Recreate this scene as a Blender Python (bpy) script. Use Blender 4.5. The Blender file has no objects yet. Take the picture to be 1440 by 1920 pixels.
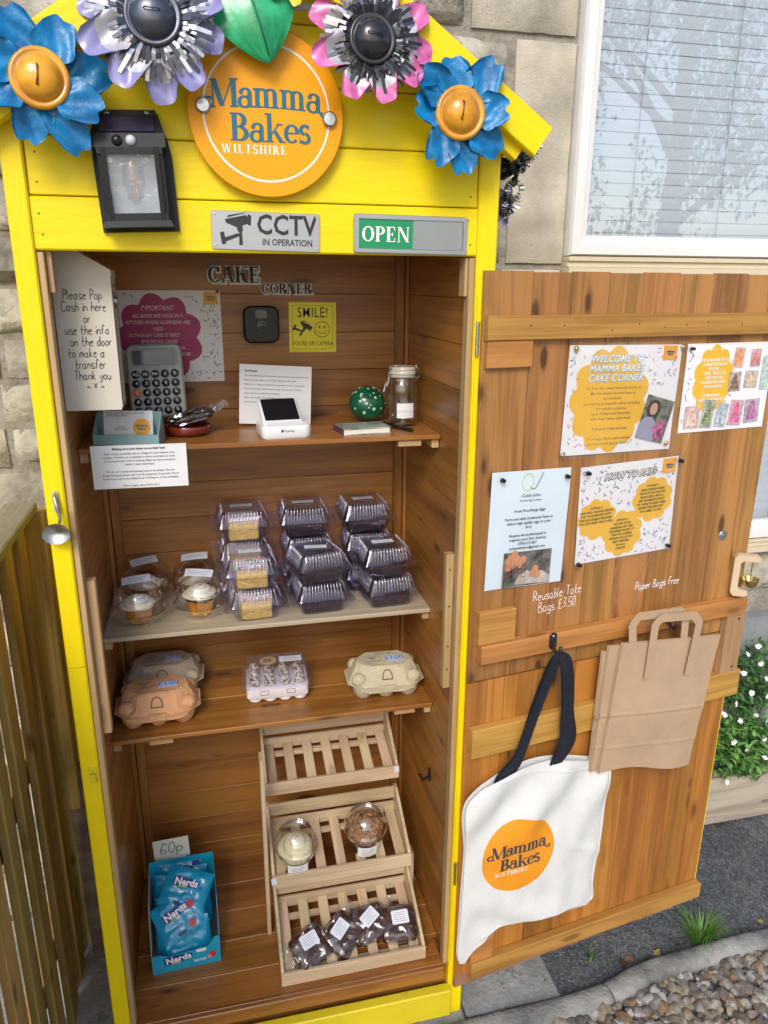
import bpy, math, random
from mathutils import Vector, Matrix, noise
R = math.radians
scene = bpy.context.scene
col = scene.collection
rnd = random.Random(7)

# ------------------------------------------------------------------ camera
CAM = Vector((0.2678, -1.4624, 1.7284)); YAW, PIT, ROL = 0.2353, -0.2989, 0.0067
FPX = 1407.0
def _cam_axes():
    f = Vector((math.sin(YAW)*math.cos(PIT), math.cos(YAW)*math.cos(PIT), math.sin(PIT)))
    r = Vector((math.cos(YAW), -math.sin(YAW), 0)); u = r.cross(f)
    return r*math.cos(ROL)+u*math.sin(ROL), -r*math.sin(ROL)+u*math.cos(ROL), f
CR, CU, CF = _cam_axes()
cd = bpy.data.cameras.new('camera'); cam = bpy.data.objects.new('camera', cd); col.objects.link(cam)
cd.sensor_fit = 'VERTICAL'; cd.sensor_height = 24; cd.lens = 24*FPX/1920; cd.clip_start = 0.05; cd.clip_end = 500
m = Matrix.Identity(4)
for i in range(3):
    m[i][0] = CR[i]; m[i][1] = CU[i]; m[i][2] = -CF[i]; m[i][3] = CAM[i]
cam.matrix_world = m
scene.camera = cam

# ------------------------------------------------------------------ sky, sun, exposure
SUN_EL, SUN_AZ = R(38), R(202)          # azimuth clockwise from +Y
w = bpy.data.worlds.new('World'); scene.world = w; w.use_nodes = True
nt = w.node_tree; bg = nt.nodes['Background']
sky = nt.nodes.new('ShaderNodeTexSky'); sky.sky_type = 'NISHITA'; sky.sun_disc = False
sky.sun_elevation = SUN_EL; sky.sun_rotation = SUN_AZ; sky.air_density = 1.0; sky.dust_density = 2.0; sky.ozone_density = 1.0
nt.links.new(sky.outputs[0], bg.inputs[0]); bg.inputs[1].default_value = 0.15
sd = bpy.data.lights.new('sun', 'SUN'); sd.energy = 1.5; sd.angle = R(22); sd.color = (1.0, .95, .87)
so = bpy.data.objects.new('sun', sd); col.objects.link(so)
sv = Vector((math.sin(SUN_AZ)*math.cos(SUN_EL), math.cos(SUN_AZ)*math.cos(SUN_EL), math.sin(SUN_EL)))
so.rotation_euler = sv.to_track_quat('Z', 'Y').to_euler(); so.location = sv*20
vs = scene.view_settings; vs.view_transform = 'Standard'; vs.look = 'None'; vs.gamma = 1; vs.use_curve_mapping = False
vs.exposure = 0.40
try: scene.cycles.use_denoising = True
except Exception: pass
scene.cycles.transparent_max_bounces = 24
scene.cycles.max_bounces = 8

# ------------------------------------------------------------------ helpers: mesh, objects, frames
WM = {}
def I(): return Matrix.Identity(4)
def fr(o, x, y, z=None):
    x = Vector(x).normalized(); y = Vector(y).normalized(); z = x.cross(y) if z is None else Vector(z)
    m = Matrix.Identity(4)
    for i in range(3): m[i][0] = x[i]; m[i][1] = y[i]; m[i][2] = z[i]; m[i][3] = o[i]
    return m
def T(x, y=0, z=0):
    return Matrix.Translation((x, y, z)) if not hasattr(x, '__len__') else Matrix.Translation(x)
def RX(a): return Matrix.Rotation(R(a), 4, 'X')
def RY(a): return Matrix.Rotation(R(a), 4, 'Y')
def RZ(a): return Matrix.Rotation(R(a), 4, 'Z')
def SC(a, b=None, c=None):
    b = a if b is None else b; c = a if c is None else c
    return Matrix.Diagonal((a, b, c, 1))
def FY(x, y, z): return fr((x, y, z), (1, 0, 0), (0, 0, 1))           # faces the viewer: x right, y up, z out (-Y)
TH = 0.145
HG = Vector((.812, -.005, 0)); DD = Vector((math.cos(TH), math.sin(TH), 0)); DN = Vector((math.sin(TH), -math.cos(TH), 0))
def FD(u, z, off=0.012): return fr(HG+DD*u+DN*off+Vector((0, 0, z)), DD, (0, 0, 1))
DOORM = FD(0, 0, 0)      # door space: x along the leaf, y up, z out of the inner face

class MB:
    def __init__(s): s.v = []; s.f = []; s.sm = False
    def add(s, vs, fs, M=None):
        b = len(s.v)
        s.v += [tuple(M @ Vector(v)) for v in vs] if M is not None else [tuple(v) for v in vs]
        s.f += [tuple(b+i for i in f) for f in fs]; return s
    def box(s, x0, x1, y0, y1, z0, z1, M=None):
        return s.add([(x0,y0,z0),(x1,y0,z0),(x1,y1,z0),(x0,y1,z0),(x0,y0,z1),(x1,y0,z1),(x1,y1,z1),(x0,y1,z1)],
                     [(3,2,1,0),(4,5,6,7),(0,1,5,4),(1,2,6,5),(2,3,7,6),(3,0,4,7)], M)
    def prism(s, poly, z0, z1, M=None, top=None):
        n = len(poly); tp = top or poly
        return s.add([(p[0],p[1],z0) for p in poly]+[(p[0],p[1],z1) for p in tp],
                     [tuple(reversed(range(n))), tuple(range(n,2*n))]+[(i,(i+1)%n,n+(i+1)%n,n+i) for i in range(n)], M)
    def loft(s, rings, M=None, cap0=True, cap1=True):
        n = len(rings[0]); vs = [v for r in rings for v in r]; fs = []
        for k in range(len(rings)-1):
            a = k*n; b = a+n
            fs += [(a+i, a+(i+1)%n, b+(i+1)%n, b+i) for i in range(n)]
        if cap0: fs.append(tuple(reversed(range(n))))
        if cap1: fs.append(tuple(range((len(rings)-1)*n, len(rings)*n)))
        return s.add(vs, fs, M)
    def lathe(s, prof, seg=24, M=None, cap0=False, cap1=False, wob=None):
        rings = []
        for k, (r, z) in enumerate(prof):
            rings.append([((r*(1+(wob(a, k) if wob else 0)))*math.cos(a), (r*(1+(wob(a, k) if wob else 0)))*math.sin(a), z)
                          for a in [2*math.pi*i/seg for i in range(seg)]])
        return s.loft(rings, M, cap0, cap1)
    def tube(s, pts, r, seg=8, M=None, closed=False):
        pts = [Vector(p) for p in pts]; rings = []; n = len(pts); up = None
        for i, p in enumerate(pts):
            if closed: t = pts[(i+1) % n]-pts[i-1]
            else: t = pts[min(i+1, n-1)]-pts[max(i-1, 0)]
            if t.length < 1e-9: t = Vector((0,0,1))
            t.normalize()
            if up is None: up = t.orthogonal().normalized()
            up = (up-t*up.dot(t)); up = up.normalized() if up.length > 1e-6 else t.orthogonal().normalized()
            b = t.cross(up); rr = r[i] if hasattr(r, '__len__') else r
            rings.append([tuple(p+(up*math.cos(a)+b*math.sin(a))*rr) for a in [2*math.pi*k/seg for k in range(seg)]])
        if closed: rings.append(rings[0])
        return s.loft(rings, M, not closed, not closed)
    def grid(s, fn, nu, nv, M=None):
        vs = [fn(i/nu, j/nv) for j in range(nv+1) for i in range(nu+1)]
        fs = [(j*(nu+1)+i, j*(nu+1)+i+1, (j+1)*(nu+1)+i+1, (j+1)*(nu+1)+i) for j in range(nv) for i in range(nu)]
        return s.add(vs, fs, M)
    def ball(s, c, rx, ry=None, rz=None, seg=12, ring=8, M=None):
        ry = ry or rx; rz = rz or rx
        rings = [[(c[0]+rx*math.sin(t)*math.cos(a), c[1]+ry*math.sin(t)*math.sin(a), c[2]-rz*math.cos(t)) for a in [2*math.pi*i/seg for i in range(seg)]]
                 for t in [max(.02, min(math.pi-.02, math.pi*k/ring)) for k in range(ring+1)]]
        return s.loft(rings, M)
    def mesh(s, name, mat=None, smooth=False):
        me = bpy.data.meshes.new(name); me.from_pydata(s.v, [], s.f); me.validate()
        if mat: me.materials.append(mat)
        if smooth:
            me.polygons.foreach_set('use_smooth', [True]*len(me.polygons))
            if smooth is not True:
                try: me.set_sharp_from_angle(angle=R(smooth))
                except Exception: pass
        return me

def link(name, data, M=None, parent=None):
    o = bpy.data.objects.new(name, data); col.objects.link(o); M = M or I()
    if parent is not None:
        o.parent = parent; o.matrix_basis = WM[parent.name].inverted() @ M
    else: o.matrix_basis = M
    WM[o.name] = M.copy(); return o
def tag(o, label=None, cat=None, group=None, kind=None):
    if label: o['label'] = label
    if cat: o['category'] = cat
    if group: o['group'] = group
    if kind: o['kind'] = kind
    return o
def thing(name, label, cat, M=None, group=None):
    o = link(name, None, M or I()); o.empty_display_size = .05
    return tag(o, label, cat, group)
def part(name, mb, mat, parent=None, M=None, smooth=False, label=None, kind=None):
    """the mesh is given in the space of M; M defaults to the parent's own space"""
    if M is None: M = WM[parent.name] if parent is not None else I()
    o = link(name, mb.mesh(name, mat, smooth), M, parent)
    if label: o['label'] = label
    if kind: o['kind'] = kind
    return o
def dup(root, M, label=None, parent=None):
    c = root.copy(); col.objects.link(c)
    WM[c.name] = M.copy()
    if parent is None: c.matrix_basis = M
    if label: c['label'] = label
    def rec(a, b):
        for ch in a.children:
            d = ch.copy(); col.objects.link(d); d.parent = b; WM[d.name] = WM[b.name] @ ch.matrix_basis; rec(ch, d)
    rec(root, c); return c

_bc = {}
def board_mesh(lx, ly, lz, ch=.0012, mat=None):
    k = (round(lx, 3), round(ly, 4), round(lz, 4), ch, mat.name)
    if k not in _bc:
        a, b, c = lx/2, ly/2, lz/2; h = min(ch, b*.4, c*.4)
        prof = [(-b+h,-c),(b-h,-c),(b,-c+h),(b,c-h),(b-h,c),(-b+h,c),(-b,c-h),(-b,-c+h)]
        mb = MB(); mb.loft([[(-a, p[0], p[1]) for p in prof], [(a, p[0], p[1]) for p in prof]])
        mb.f = [tuple(f) for f in mb.f]
        me = mb.mesh('board', mat); _bc[k] = me
    return _bc[k]
AX = {'x': ((1,0,0),(0,1,0),(0,0,1)), 'y': ((0,1,0),(0,0,1),(1,0,0)), 'z': ((0,0,1),(1,0,0),(0,1,0))}
def BX(name, parent, mat, x0, x1, y0, y1, z0, z1, axis='x', B=None, ch=.0012, label=None, rot=None):
    """a board given by its bounds in the space of B, its grain along axis"""
    B = B or I(); s = {'x': x1-x0, 'y': y1-y0, 'z': z1-z0}
    X, Y, Z = AX[axis]
    dim = lambda v: abs(v[0])*s['x']+abs(v[1])*s['y']+abs(v[2])*s['z']
    L = fr(((x0+x1)/2, (y0+y1)/2, (z0+z1)/2), X, Y, Z)
    if rot: L = L @ rot
    me = board_mesh(dim(X), dim(Y), dim(Z), ch, mat)
    o = link(name, me, B @ L, parent)
    if label: o['label'] = label
    return o

# ------------------------------------------------------------------ materials
MATS = {}
def newmat(name):
    m = bpy.data.materials.new(name); m.use_nodes = True; n = m.node_tree
    return m, n, n.nodes['Principled BSDF']
def N(n, t, **k):
    x = n.nodes.new(t)
    for a, b in k.items():
        if a.startswith('i_'): x.inputs[a[2:].replace('_', ' ')].default_value = b
        else: setattr(x, a, b)
    return x
def rampn(n, stops):
    r = n.nodes.new('ShaderNodeValToRGB'); e = r.color_ramp.elements
    while len(e) > 1: e.remove(e[-1])
    e[0].position = stops[0][0]; e[0].color = (*stops[0][1], 1)
    for p, c in stops[1:]:
        x = e.new(p); x.color = (*c, 1)
    return r
def mat(name, c, rough=.5, metal=0, var=.12, sc=12, bump=.05, bsc=None, coat=0, c2=None, spec=.5, aniso=None, sub=0, dirt=None, rand=0):
    """plain surface: noise-varied colour, fine relief, optional blotches"""
    if name in MATS: return MATS[name]
    m, n, p = newmat(name); L = n.links.new
    tc = N(n, 'ShaderNodeTexCoord'); nz = N(n, 'ShaderNodeTexNoise', i_Scale=sc, i_Detail=6, i_Roughness=.6)
    oi = N(n, 'ShaderNodeObjectInfo'); ad = N(n, 'ShaderNodeVectorMath', operation='ADD'); mu = N(n, 'ShaderNodeVectorMath', operation='SCALE'); mu.inputs[0].default_value = (17, 31, 23)
    L(oi.outputs['Random'], mu.inputs['Scale']); L(tc.outputs['Object'], ad.inputs[0]); L(mu.outputs[0], ad.inputs[1])
    mp = N(n, 'ShaderNodeMapping'); L(ad.outputs[0], mp.inputs[0])
    if aniso: mp.inputs['Scale'].default_value = aniso
    L(mp.outputs[0], nz.inputs['Vector'])
    a = tuple(max(0, x*(1-var)) for x in c); b = tuple(min(1, x*(1+var)) for x in (c2 or c))
    rp = rampn(n, [(.3, a), (.7, b)]); L(nz.outputs[0], rp.inputs[0]); out = rp.outputs[0]
    if dirt:
        n2 = N(n, 'ShaderNodeTexNoise', i_Scale=dirt[1], i_Detail=8, i_Roughness=.7); L(ad.outputs[0], n2.inputs['Vector'])
        r2 = rampn(n, [(dirt[2], (0,0,0)), (dirt[2]+.12, (1,1,1))]); L(n2.outputs[0], r2.inputs[0])
        mx = N(n, 'ShaderNodeMixRGB'); L(r2.outputs[0], mx.inputs[0]); L(out, mx.inputs[1]); mx.inputs[2].default_value = (*dirt[0], 1); out = mx.outputs[0]
    if rand:
        hs = N(n, 'ShaderNodeHueSaturation'); mr = N(n, 'ShaderNodeMapRange'); mr.inputs[3].default_value = 1-rand; mr.inputs[4].default_value = 1+rand
        L(oi.outputs['Random'], mr.inputs[0]); L(mr.outputs[0], hs.inputs['Value']); L(out, hs.inputs['Color']); out = hs.outputs[0]
    L(out, p.inputs['Base Color'])
    p.inputs['Roughness'].default_value = rough; p.inputs['Metallic'].default_value = metal
    p.inputs['Specular IOR Level'].default_value = spec
    if coat: p.inputs['Coat Weight'].default_value = coat; p.inputs['Coat Roughness'].default_value = .12
    if sub: p.inputs['Subsurface Weight'].default_value = sub; p.inputs['Subsurface Radius'].default_value = (.01, .006, .004)
    if bump:
        n3 = N(n, 'ShaderNodeTexNoise', i_Scale=bsc or sc*5, i_Detail=5); L(mp.outputs[0], n3.inputs['Vector'])
        bp = N(n, 'ShaderNodeBump', i_Strength=bump, i_Distance=.01); L(n3.outputs[0], bp.inputs['Height']); L(bp.outputs[0], p.inputs['Normal'])
    MATS[name] = m; return m
def wood(name, dark, light, rough=.42, coat=.25, along=1.6, across=17, knots=.5, rand=.2, knotc=None, grey=None, hue=.012, weather=None):
    """boards: grain along local X, an offset of its own for every board"""
    if name in MATS: return MATS[name]
    m, n, p = newmat(name); L = n.links.new
    tc = N(n, 'ShaderNodeTexCoord'); oi = N(n, 'ShaderNodeObjectInfo')
    mu = N(n, 'ShaderNodeVectorMath', operation='SCALE'); mu.inputs[0].default_value = (37, 11, 53); L(oi.outputs['Random'], mu.inputs['Scale'])
    ad = N(n, 'ShaderNodeVectorMath', operation='ADD'); L(tc.outputs['Object'], ad.inputs[0]); L(mu.outputs[0], ad.inputs[1])
    # knots
    mk = N(n, 'ShaderNodeMapping'); mk.inputs['Scale'].default_value = (4.6, 13, 13); L(ad.outputs[0], mk.inputs[0])
    vo = N(n, 'ShaderNodeTexVoronoi', i_Scale=1.0); vo.inputs['Randomness'].default_value = 1; L(mk.outputs[0], vo.inputs['Vector'])
    kr = rampn(n, [(.0, (1,1,1)), (.085, (.95,.95,.95)), (.125, (.45,.45,.45)), (.16, (.12,.12,.12)), (.26, (0,0,0))]); L(vo.outputs['Distance'], kr.inputs[0])
    # grain, bent round the knots
    mp = N(n, 'ShaderNodeMapping'); mp.inputs['Scale'].default_value = (along, across, across); L(ad.outputs[0], mp.inputs[0])
    kv = N(n, 'ShaderNodeVectorMath', operation='SCALE'); kv.inputs[0].default_value = (.0, 1.1, 1.1); L(kr.outputs[0], kv.inputs['Scale'])
    ka = N(n, 'ShaderNodeVectorMath', operation='ADD'); L(mp.outputs[0], ka.inputs[0]); L(kv.outputs[0], ka.inputs[1])
    g1 = N(n, 'ShaderNodeTexNoise', i_Scale=1.0, i_Detail=3, i_Roughness=.55, i_Distortion=.6); L(ka.outputs[0], g1.inputs['Vector'])
    mf = N(n, 'ShaderNodeMapping'); mf.inputs['Scale'].default_value = (along*1.8, across*8, across*8); L(ad.outputs[0], mf.inputs[0])
    g2 = N(n, 'ShaderNodeTexNoise', i_Scale=1.0, i_Detail=3, i_Roughness=.6); L(mf.outputs[0], g2.inputs['Vector'])
    mm = N(n, 'ShaderNodeMixRGB', blend_type='MIX'); mm.inputs[0].default_value = .34; L(g1.outputs[0], mm.inputs[1]); L(g2.outputs[0], mm.inputs[2])
    mid = tuple((a+b)/2 for a, b in zip(dark, light))
    rp = rampn(n, [(.33, dark), (.47, mid), (.56, light), (.7, tuple(x*1.05 for x in light))]); L(mm.outputs[0], rp.inputs[0])
    kx = N(n, 'ShaderNodeMixRGB'); km = N(n, 'ShaderNodeMath', operation='MULTIPLY'); km.inputs[1].default_value = knots
    L(kr.outputs[0], km.inputs[0]); L(km.outputs[0], kx.inputs[0]); L(rp.outputs[0], kx.inputs[1]); kx.inputs[2].default_value = (*(knotc or tuple(x*.25 for x in dark)), 1)
    out = kx.outputs[0]
    if weather:   # (colour, threshold): worn patches
        n4 = N(n, 'ShaderNodeTexNoise', i_Scale=4, i_Detail=8, i_Roughness=.75); m4 = N(n, 'ShaderNodeMapping'); m4.inputs['Scale'].default_value = (1, 3, 3)
        L(ad.outputs[0], m4.inputs[0]); L(m4.outputs[0], n4.inputs['Vector']); r4 = rampn(n, [(weather[1], (0,0,0)), (weather[1]+.15, (1,1,1))]); L(n4.outputs[0], r4.inputs[0])
        x4 = N(n, 'ShaderNodeMixRGB'); L(r4.outputs[0], x4.inputs[0]); L(out, x4.inputs[1]); x4.inputs[2].default_value = (*weather[0], 1); out = x4.outputs[0]
    hs = N(n, 'ShaderNodeHueSaturation'); mr = N(n, 'ShaderNodeMapRange'); mr.inputs[3].default_value = 1-rand; mr.inputs[4].default_value = 1+rand
    L(oi.outputs['Random'], mr.inputs[0]); L(mr.outputs[0], hs.inputs['Value']); L(out, hs.inputs['Color'])
    h2 = N(n, 'ShaderNodeMath', operation='MULTIPLY'); h2.inputs[1].default_value = 7.31; h3 = N(n, 'ShaderNodeMath', operation='FRACT'); L(oi.outputs['Random'], h2.inputs[0]); L(h2.outputs[0], h3.inputs[0])
    m2 = N(n, 'ShaderNodeMapRange'); m2.inputs[3].default_value = .5-hue; m2.inputs[4].default_value = .5+hue; L(h3.outputs[0], m2.inputs[0]); L(m2.outputs[0], hs.inputs['Hue'])
    L(hs.outputs[0], p.inputs['Base Color']); p.inputs['Roughness'].default_value = rough
    if coat: p.inputs['Coat Weight'].default_value = coat; p.inputs['Coat Roughness'].default_value = .25
    bp = N(n, 'ShaderNodeBump', i_Strength=.25, i_Distance=.002); L(mm.outputs[0], bp.inputs['Height']); L(bp.outputs[0], p.inputs['Normal'])
    MATS[name] = m; return m
def film(name, tint=(1,1,1), gcol=(1,1,1), rough=.04, base=.03, k=.75, body=0, ior=1.5, bump=0, bsc=30):
    """thin clear plastic or glass: see-through, mirror sheen growing to the rim"""
    if name in MATS: return MATS[name]
    m, n, p = newmat(name); L = n.links.new; n.nodes.remove(p)
    o = [x for x in n.nodes if x.type == 'OUTPUT_MATERIAL'][0]
    tr = N(n, 'ShaderNodeBsdfTransparent'); tr.inputs[0].default_value = (*tint, 1)
    gl = N(n, 'ShaderNodeBsdfGlossy'); gl.inputs['Roughness'].default_value = rough; gl.inputs['Color'].default_value = (*gcol, 1)
    if bump:
        tc = N(n, 'ShaderNodeTexCoord'); nz = N(n, 'ShaderNodeTexNoise', i_Scale=bsc, i_Detail=3); L(tc.outputs['Object'], nz.inputs['Vector'])
        b = N(n, 'ShaderNodeBump', i_Strength=bump, i_Distance=.01); L(nz.outputs[0], b.inputs['Height']); L(b.outputs[0], gl.inputs['Normal'])
    lw = N(n, 'ShaderNodeLayerWeight'); lw.inputs[0].default_value = .5; f = N(n, 'ShaderNodeMath', operation='POWER'); f.inputs[1].default_value = 3.5; L(lw.outputs['Facing'], f.inputs[0])
    mr = N(n, 'ShaderNodeMath', operation='MULTIPLY_ADD'); mr.inputs[1].default_value = k; mr.inputs[2].default_value = base; mr.use_clamp = True
    L(f.outputs[0], mr.inputs[0]); mx = N(n, 'ShaderNodeMixShader'); L(mr.outputs[0], mx.inputs[0]); L(tr.outputs[0], mx.inputs[1]); L(gl.outputs[0], mx.inputs[2]); out = mx.outputs[0]
    if body:
        df = N(n, 'ShaderNodeBsdfDiffuse'); df.inputs[0].default_value = (*[min(1, t*.95) for t in tint], 1)
        m2 = N(n, 'ShaderNodeMixShader'); m2.inputs[0].default_value = body; L(out, m2.inputs[1]); L(df.outputs[0], m2.inputs[2]); out = m2.outputs[0]
    L(out, o.inputs[0]); MATS[name] = m; return m

M_pine   = wood('stained_pine', (.19,.070,.012), (.37,.155,.031), rough=.4, knots=.8, rand=.10, hue=.004)
M_pined  = wood('honey_door_pine', (.20,.088,.021), (.40,.190,.056), rough=.4, knots=.85, rand=.22, hue=.006, weather=((.42,.26,.13), .62))
M_pinel  = wood('orange_door_pine', (.22,.082,.013), (.40,.168,.033), rough=.38, knots=.85, rand=.24, hue=.006)
M_rail   = wood('varnished_rail_pine', (.29,.125,.025), (.49,.24,.06), rough=.38, knots=.5, rand=.1)
M_post   = wood('pale_batten_wood', (.34,.20,.09), (.50,.32,.16), rough=.5, knots=.3, rand=.1, coat=0)
M_redw   = wood('red_weathered_board', (.19,.075,.04), (.33,.16,.10), rough=.7, knots=.3, rand=.15, coat=0, weather=((.4,.3,.24), .6))
M_crate  = wood('raw_crate_wood', (.40,.29,.17), (.60,.46,.30), rough=.6, knots=.12, rand=.08, coat=0, across=12)
M_ply    = wood('pale_plywood', (.36,.29,.20), (.50,.42,.31), rough=.6, knots=.2, rand=.03, coat=0, across=9)
M_fence  = wood('treated_fence_wood', (.20,.12,.03), (.44,.28,.08), rough=.75, knots=.6, rand=.25, coat=0, weather=((.24,.20,.05), .56))
M_sleep  = wood('silvered_sleeper', (.24,.19,.15), (.45,.38,.31), rough=.85, knots=.6, rand=.1, coat=0)
M_yel    = mat('yellow_gloss_paint', (.86,.66,.004), rough=.45, var=.05, sc=3, bump=.16, bsc=14, coat=.05, spec=.3, aniso=(1,5,5), dirt=((.45,.33,.03), 16, .70))
M_yeld   = mat('worn_yellow_paint', (.72,.58,.02), rough=.5, var=.1, sc=4, bump=.15, bsc=20, dirt=((.16,.16,.06), 5, .56))
M_white  = mat('white_upvc', (.80,.80,.80), rough=.3, var=.02, bump=0)
M_cream  = mat('cream_paint', (.66,.58,.42), rough=.45, var=.04, bump=.02)
M_paper  = mat('white_paper', (.76,.77,.80), rough=.6, var=.02, sc=5, bump=.05, bsc=6)
M_paperb = mat('cool_paper', (.60,.70,.78), rough=.55, var=.03, sc=5, bump=.05, bsc=6)
M_ink    = mat('black_ink', (.02,.02,.022), rough=.5, var=0, bump=0)
M_dink   = mat('grey_ink', (.13,.13,.14), rough=.5, var=0, bump=0)
M_black  = mat('black_plastic', (.012,.012,.014), rough=.25, var=.1, bump=0)
M_blackm = mat('black_satin_metal', (.02,.02,.022), rough=.35, var=.1, bump=.03)
M_steel  = mat('brushed_steel', (.55,.55,.56), rough=.3, metal=1, var=.12, sc=20, bump=.03, aniso=(1,14,1))
M_alu    = mat('anodised_aluminium', (.42,.44,.46), rough=.38, metal=.85, var=.05, sc=8, bump=.02, aniso=(1,30,1))
M_brass  = mat('polished_brass', (.75,.55,.2), rough=.22, metal=1, var=.1, bump=.02)
M_org    = mat('logo_orange', (.86,.37,.005), rough=.38, var=.02, bump=0)
M_teal   = mat('logo_teal', (.01,.13,.20), rough=.45, var=0, bump=0)
M_wink   = mat('white_ink', (.82,.82,.80), rough=.5, var=0, bump=0)
M_clear  = film('clear_tub_plastic', (.978,.978,.988), base=.125, k=1.3, rough=.02)
M_clearp = film('violet_clear_plastic', (.94,.93,.99), base=.065, k=1.2, body=.004, rough=.035, gcol=(.80,.80,1))
M_cello  = film('crinkled_cellophane', (.965,.965,.98), base=.085, k=1.1, bump=.30, bsc=34, rough=.17)
M_sleeve = film('poster_sleeve', (.99,.99,.99), base=.10, k=1.1, bump=.25, bsc=7, rough=.04)
M_glass  = film('window_glass', (.96,.98,.99), base=.12, k=1.0, rough=.0)
M_jar    = film('jar_glass', (.96,.965,.96), base=.06, k=.9)
# ------------------------------------------------------------------ lettering
def T2(poly, mb, M, th): mb.prism(poly, 0, th, M)
def text(body, size, m, parent, M, name='lettering', align='CENTER', bold=0, shear=0, sp=1.0, ext=.00015, line=1.0, deform=None, res=2):
    c = bpy.data.curves.new(name, 'FONT'); c.body = body; c.size = size; c.align_x = align; c.align_y = 'CENTER'
    c.offset = bold*size; c.shear = shear; c.space_character = sp; c.extrude = ext; c.space_line = line; c.resolution_u = res
    o = bpy.data.objects.new(name, c); me = bpy.data.meshes.new_from_object(o); bpy.data.objects.remove(o); bpy.data.curves.remove(c)
    me.name = name; me.materials.clear(); me.materials.append(m)
    for v in me.vertices: v.co.z += ext
    if deform:
        for v in me.vertices: v.co = deform(v.co)
    return link(name, me, M, parent)
def arcp(cx, cy, rx, ry, a0, a1, tw, hw, n=14):
    o, i = [], []
    for k in range(n+1):
        a = R(a0+(a1-a0)*k/n); t = hw+(tw-hw)*abs(math.cos(a))**1.4
        o.append((cx+(rx+t/2)*math.cos(a), cy+(ry+t/2)*math.sin(a))); i.append((cx+(rx-t/2)*math.cos(a), cy+(ry-t/2)*math.sin(a)))
    return [[o[k], o[k+1], i[k+1], i[k]] if a1 > a0 else [o[k+1], o[k], i[k], i[k+1]] for k in range(n)]
def dg(x0, y0, x1, y1, w): return [[(x0-w/2, y0), (x0+w/2, y0), (x1+w/2, y1), (x1-w/2, y1)]] if y1 > y0 else [[(x1-w/2, y1), (x1+w/2, y1), (x0+w/2, y0), (x0-w/2, y0)]]
def rc(x0, x1, y0, y1): return [[(x0, y0), (x1, y0), (x1, y1), (x0, y1)]]
TK, TN = .2, .065
def stem(x, y0=0, y1=1, w=TK, b=1, t=1):
    r = rc(x-w/2, x+w/2, y0, y1)
    if b: r += rc(x-w/2-.07, x+w/2+.07, y0, y0+.055)
    if t == 1: r += rc(x-w/2-.07, x+w/2+.07, y1-.055, y1)
    if t == 2: r += rc(x-w/2-.08, x, y1-.07, y1)
    return r
def sf(x, y): return rc(x-.13, x+.13, y, y+.055)
def dot(x, y, r): return [[(x+r*math.cos(a), y+r*math.sin(a)) for a in [2*math.pi*k/10 for k in range(10)]]]
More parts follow.
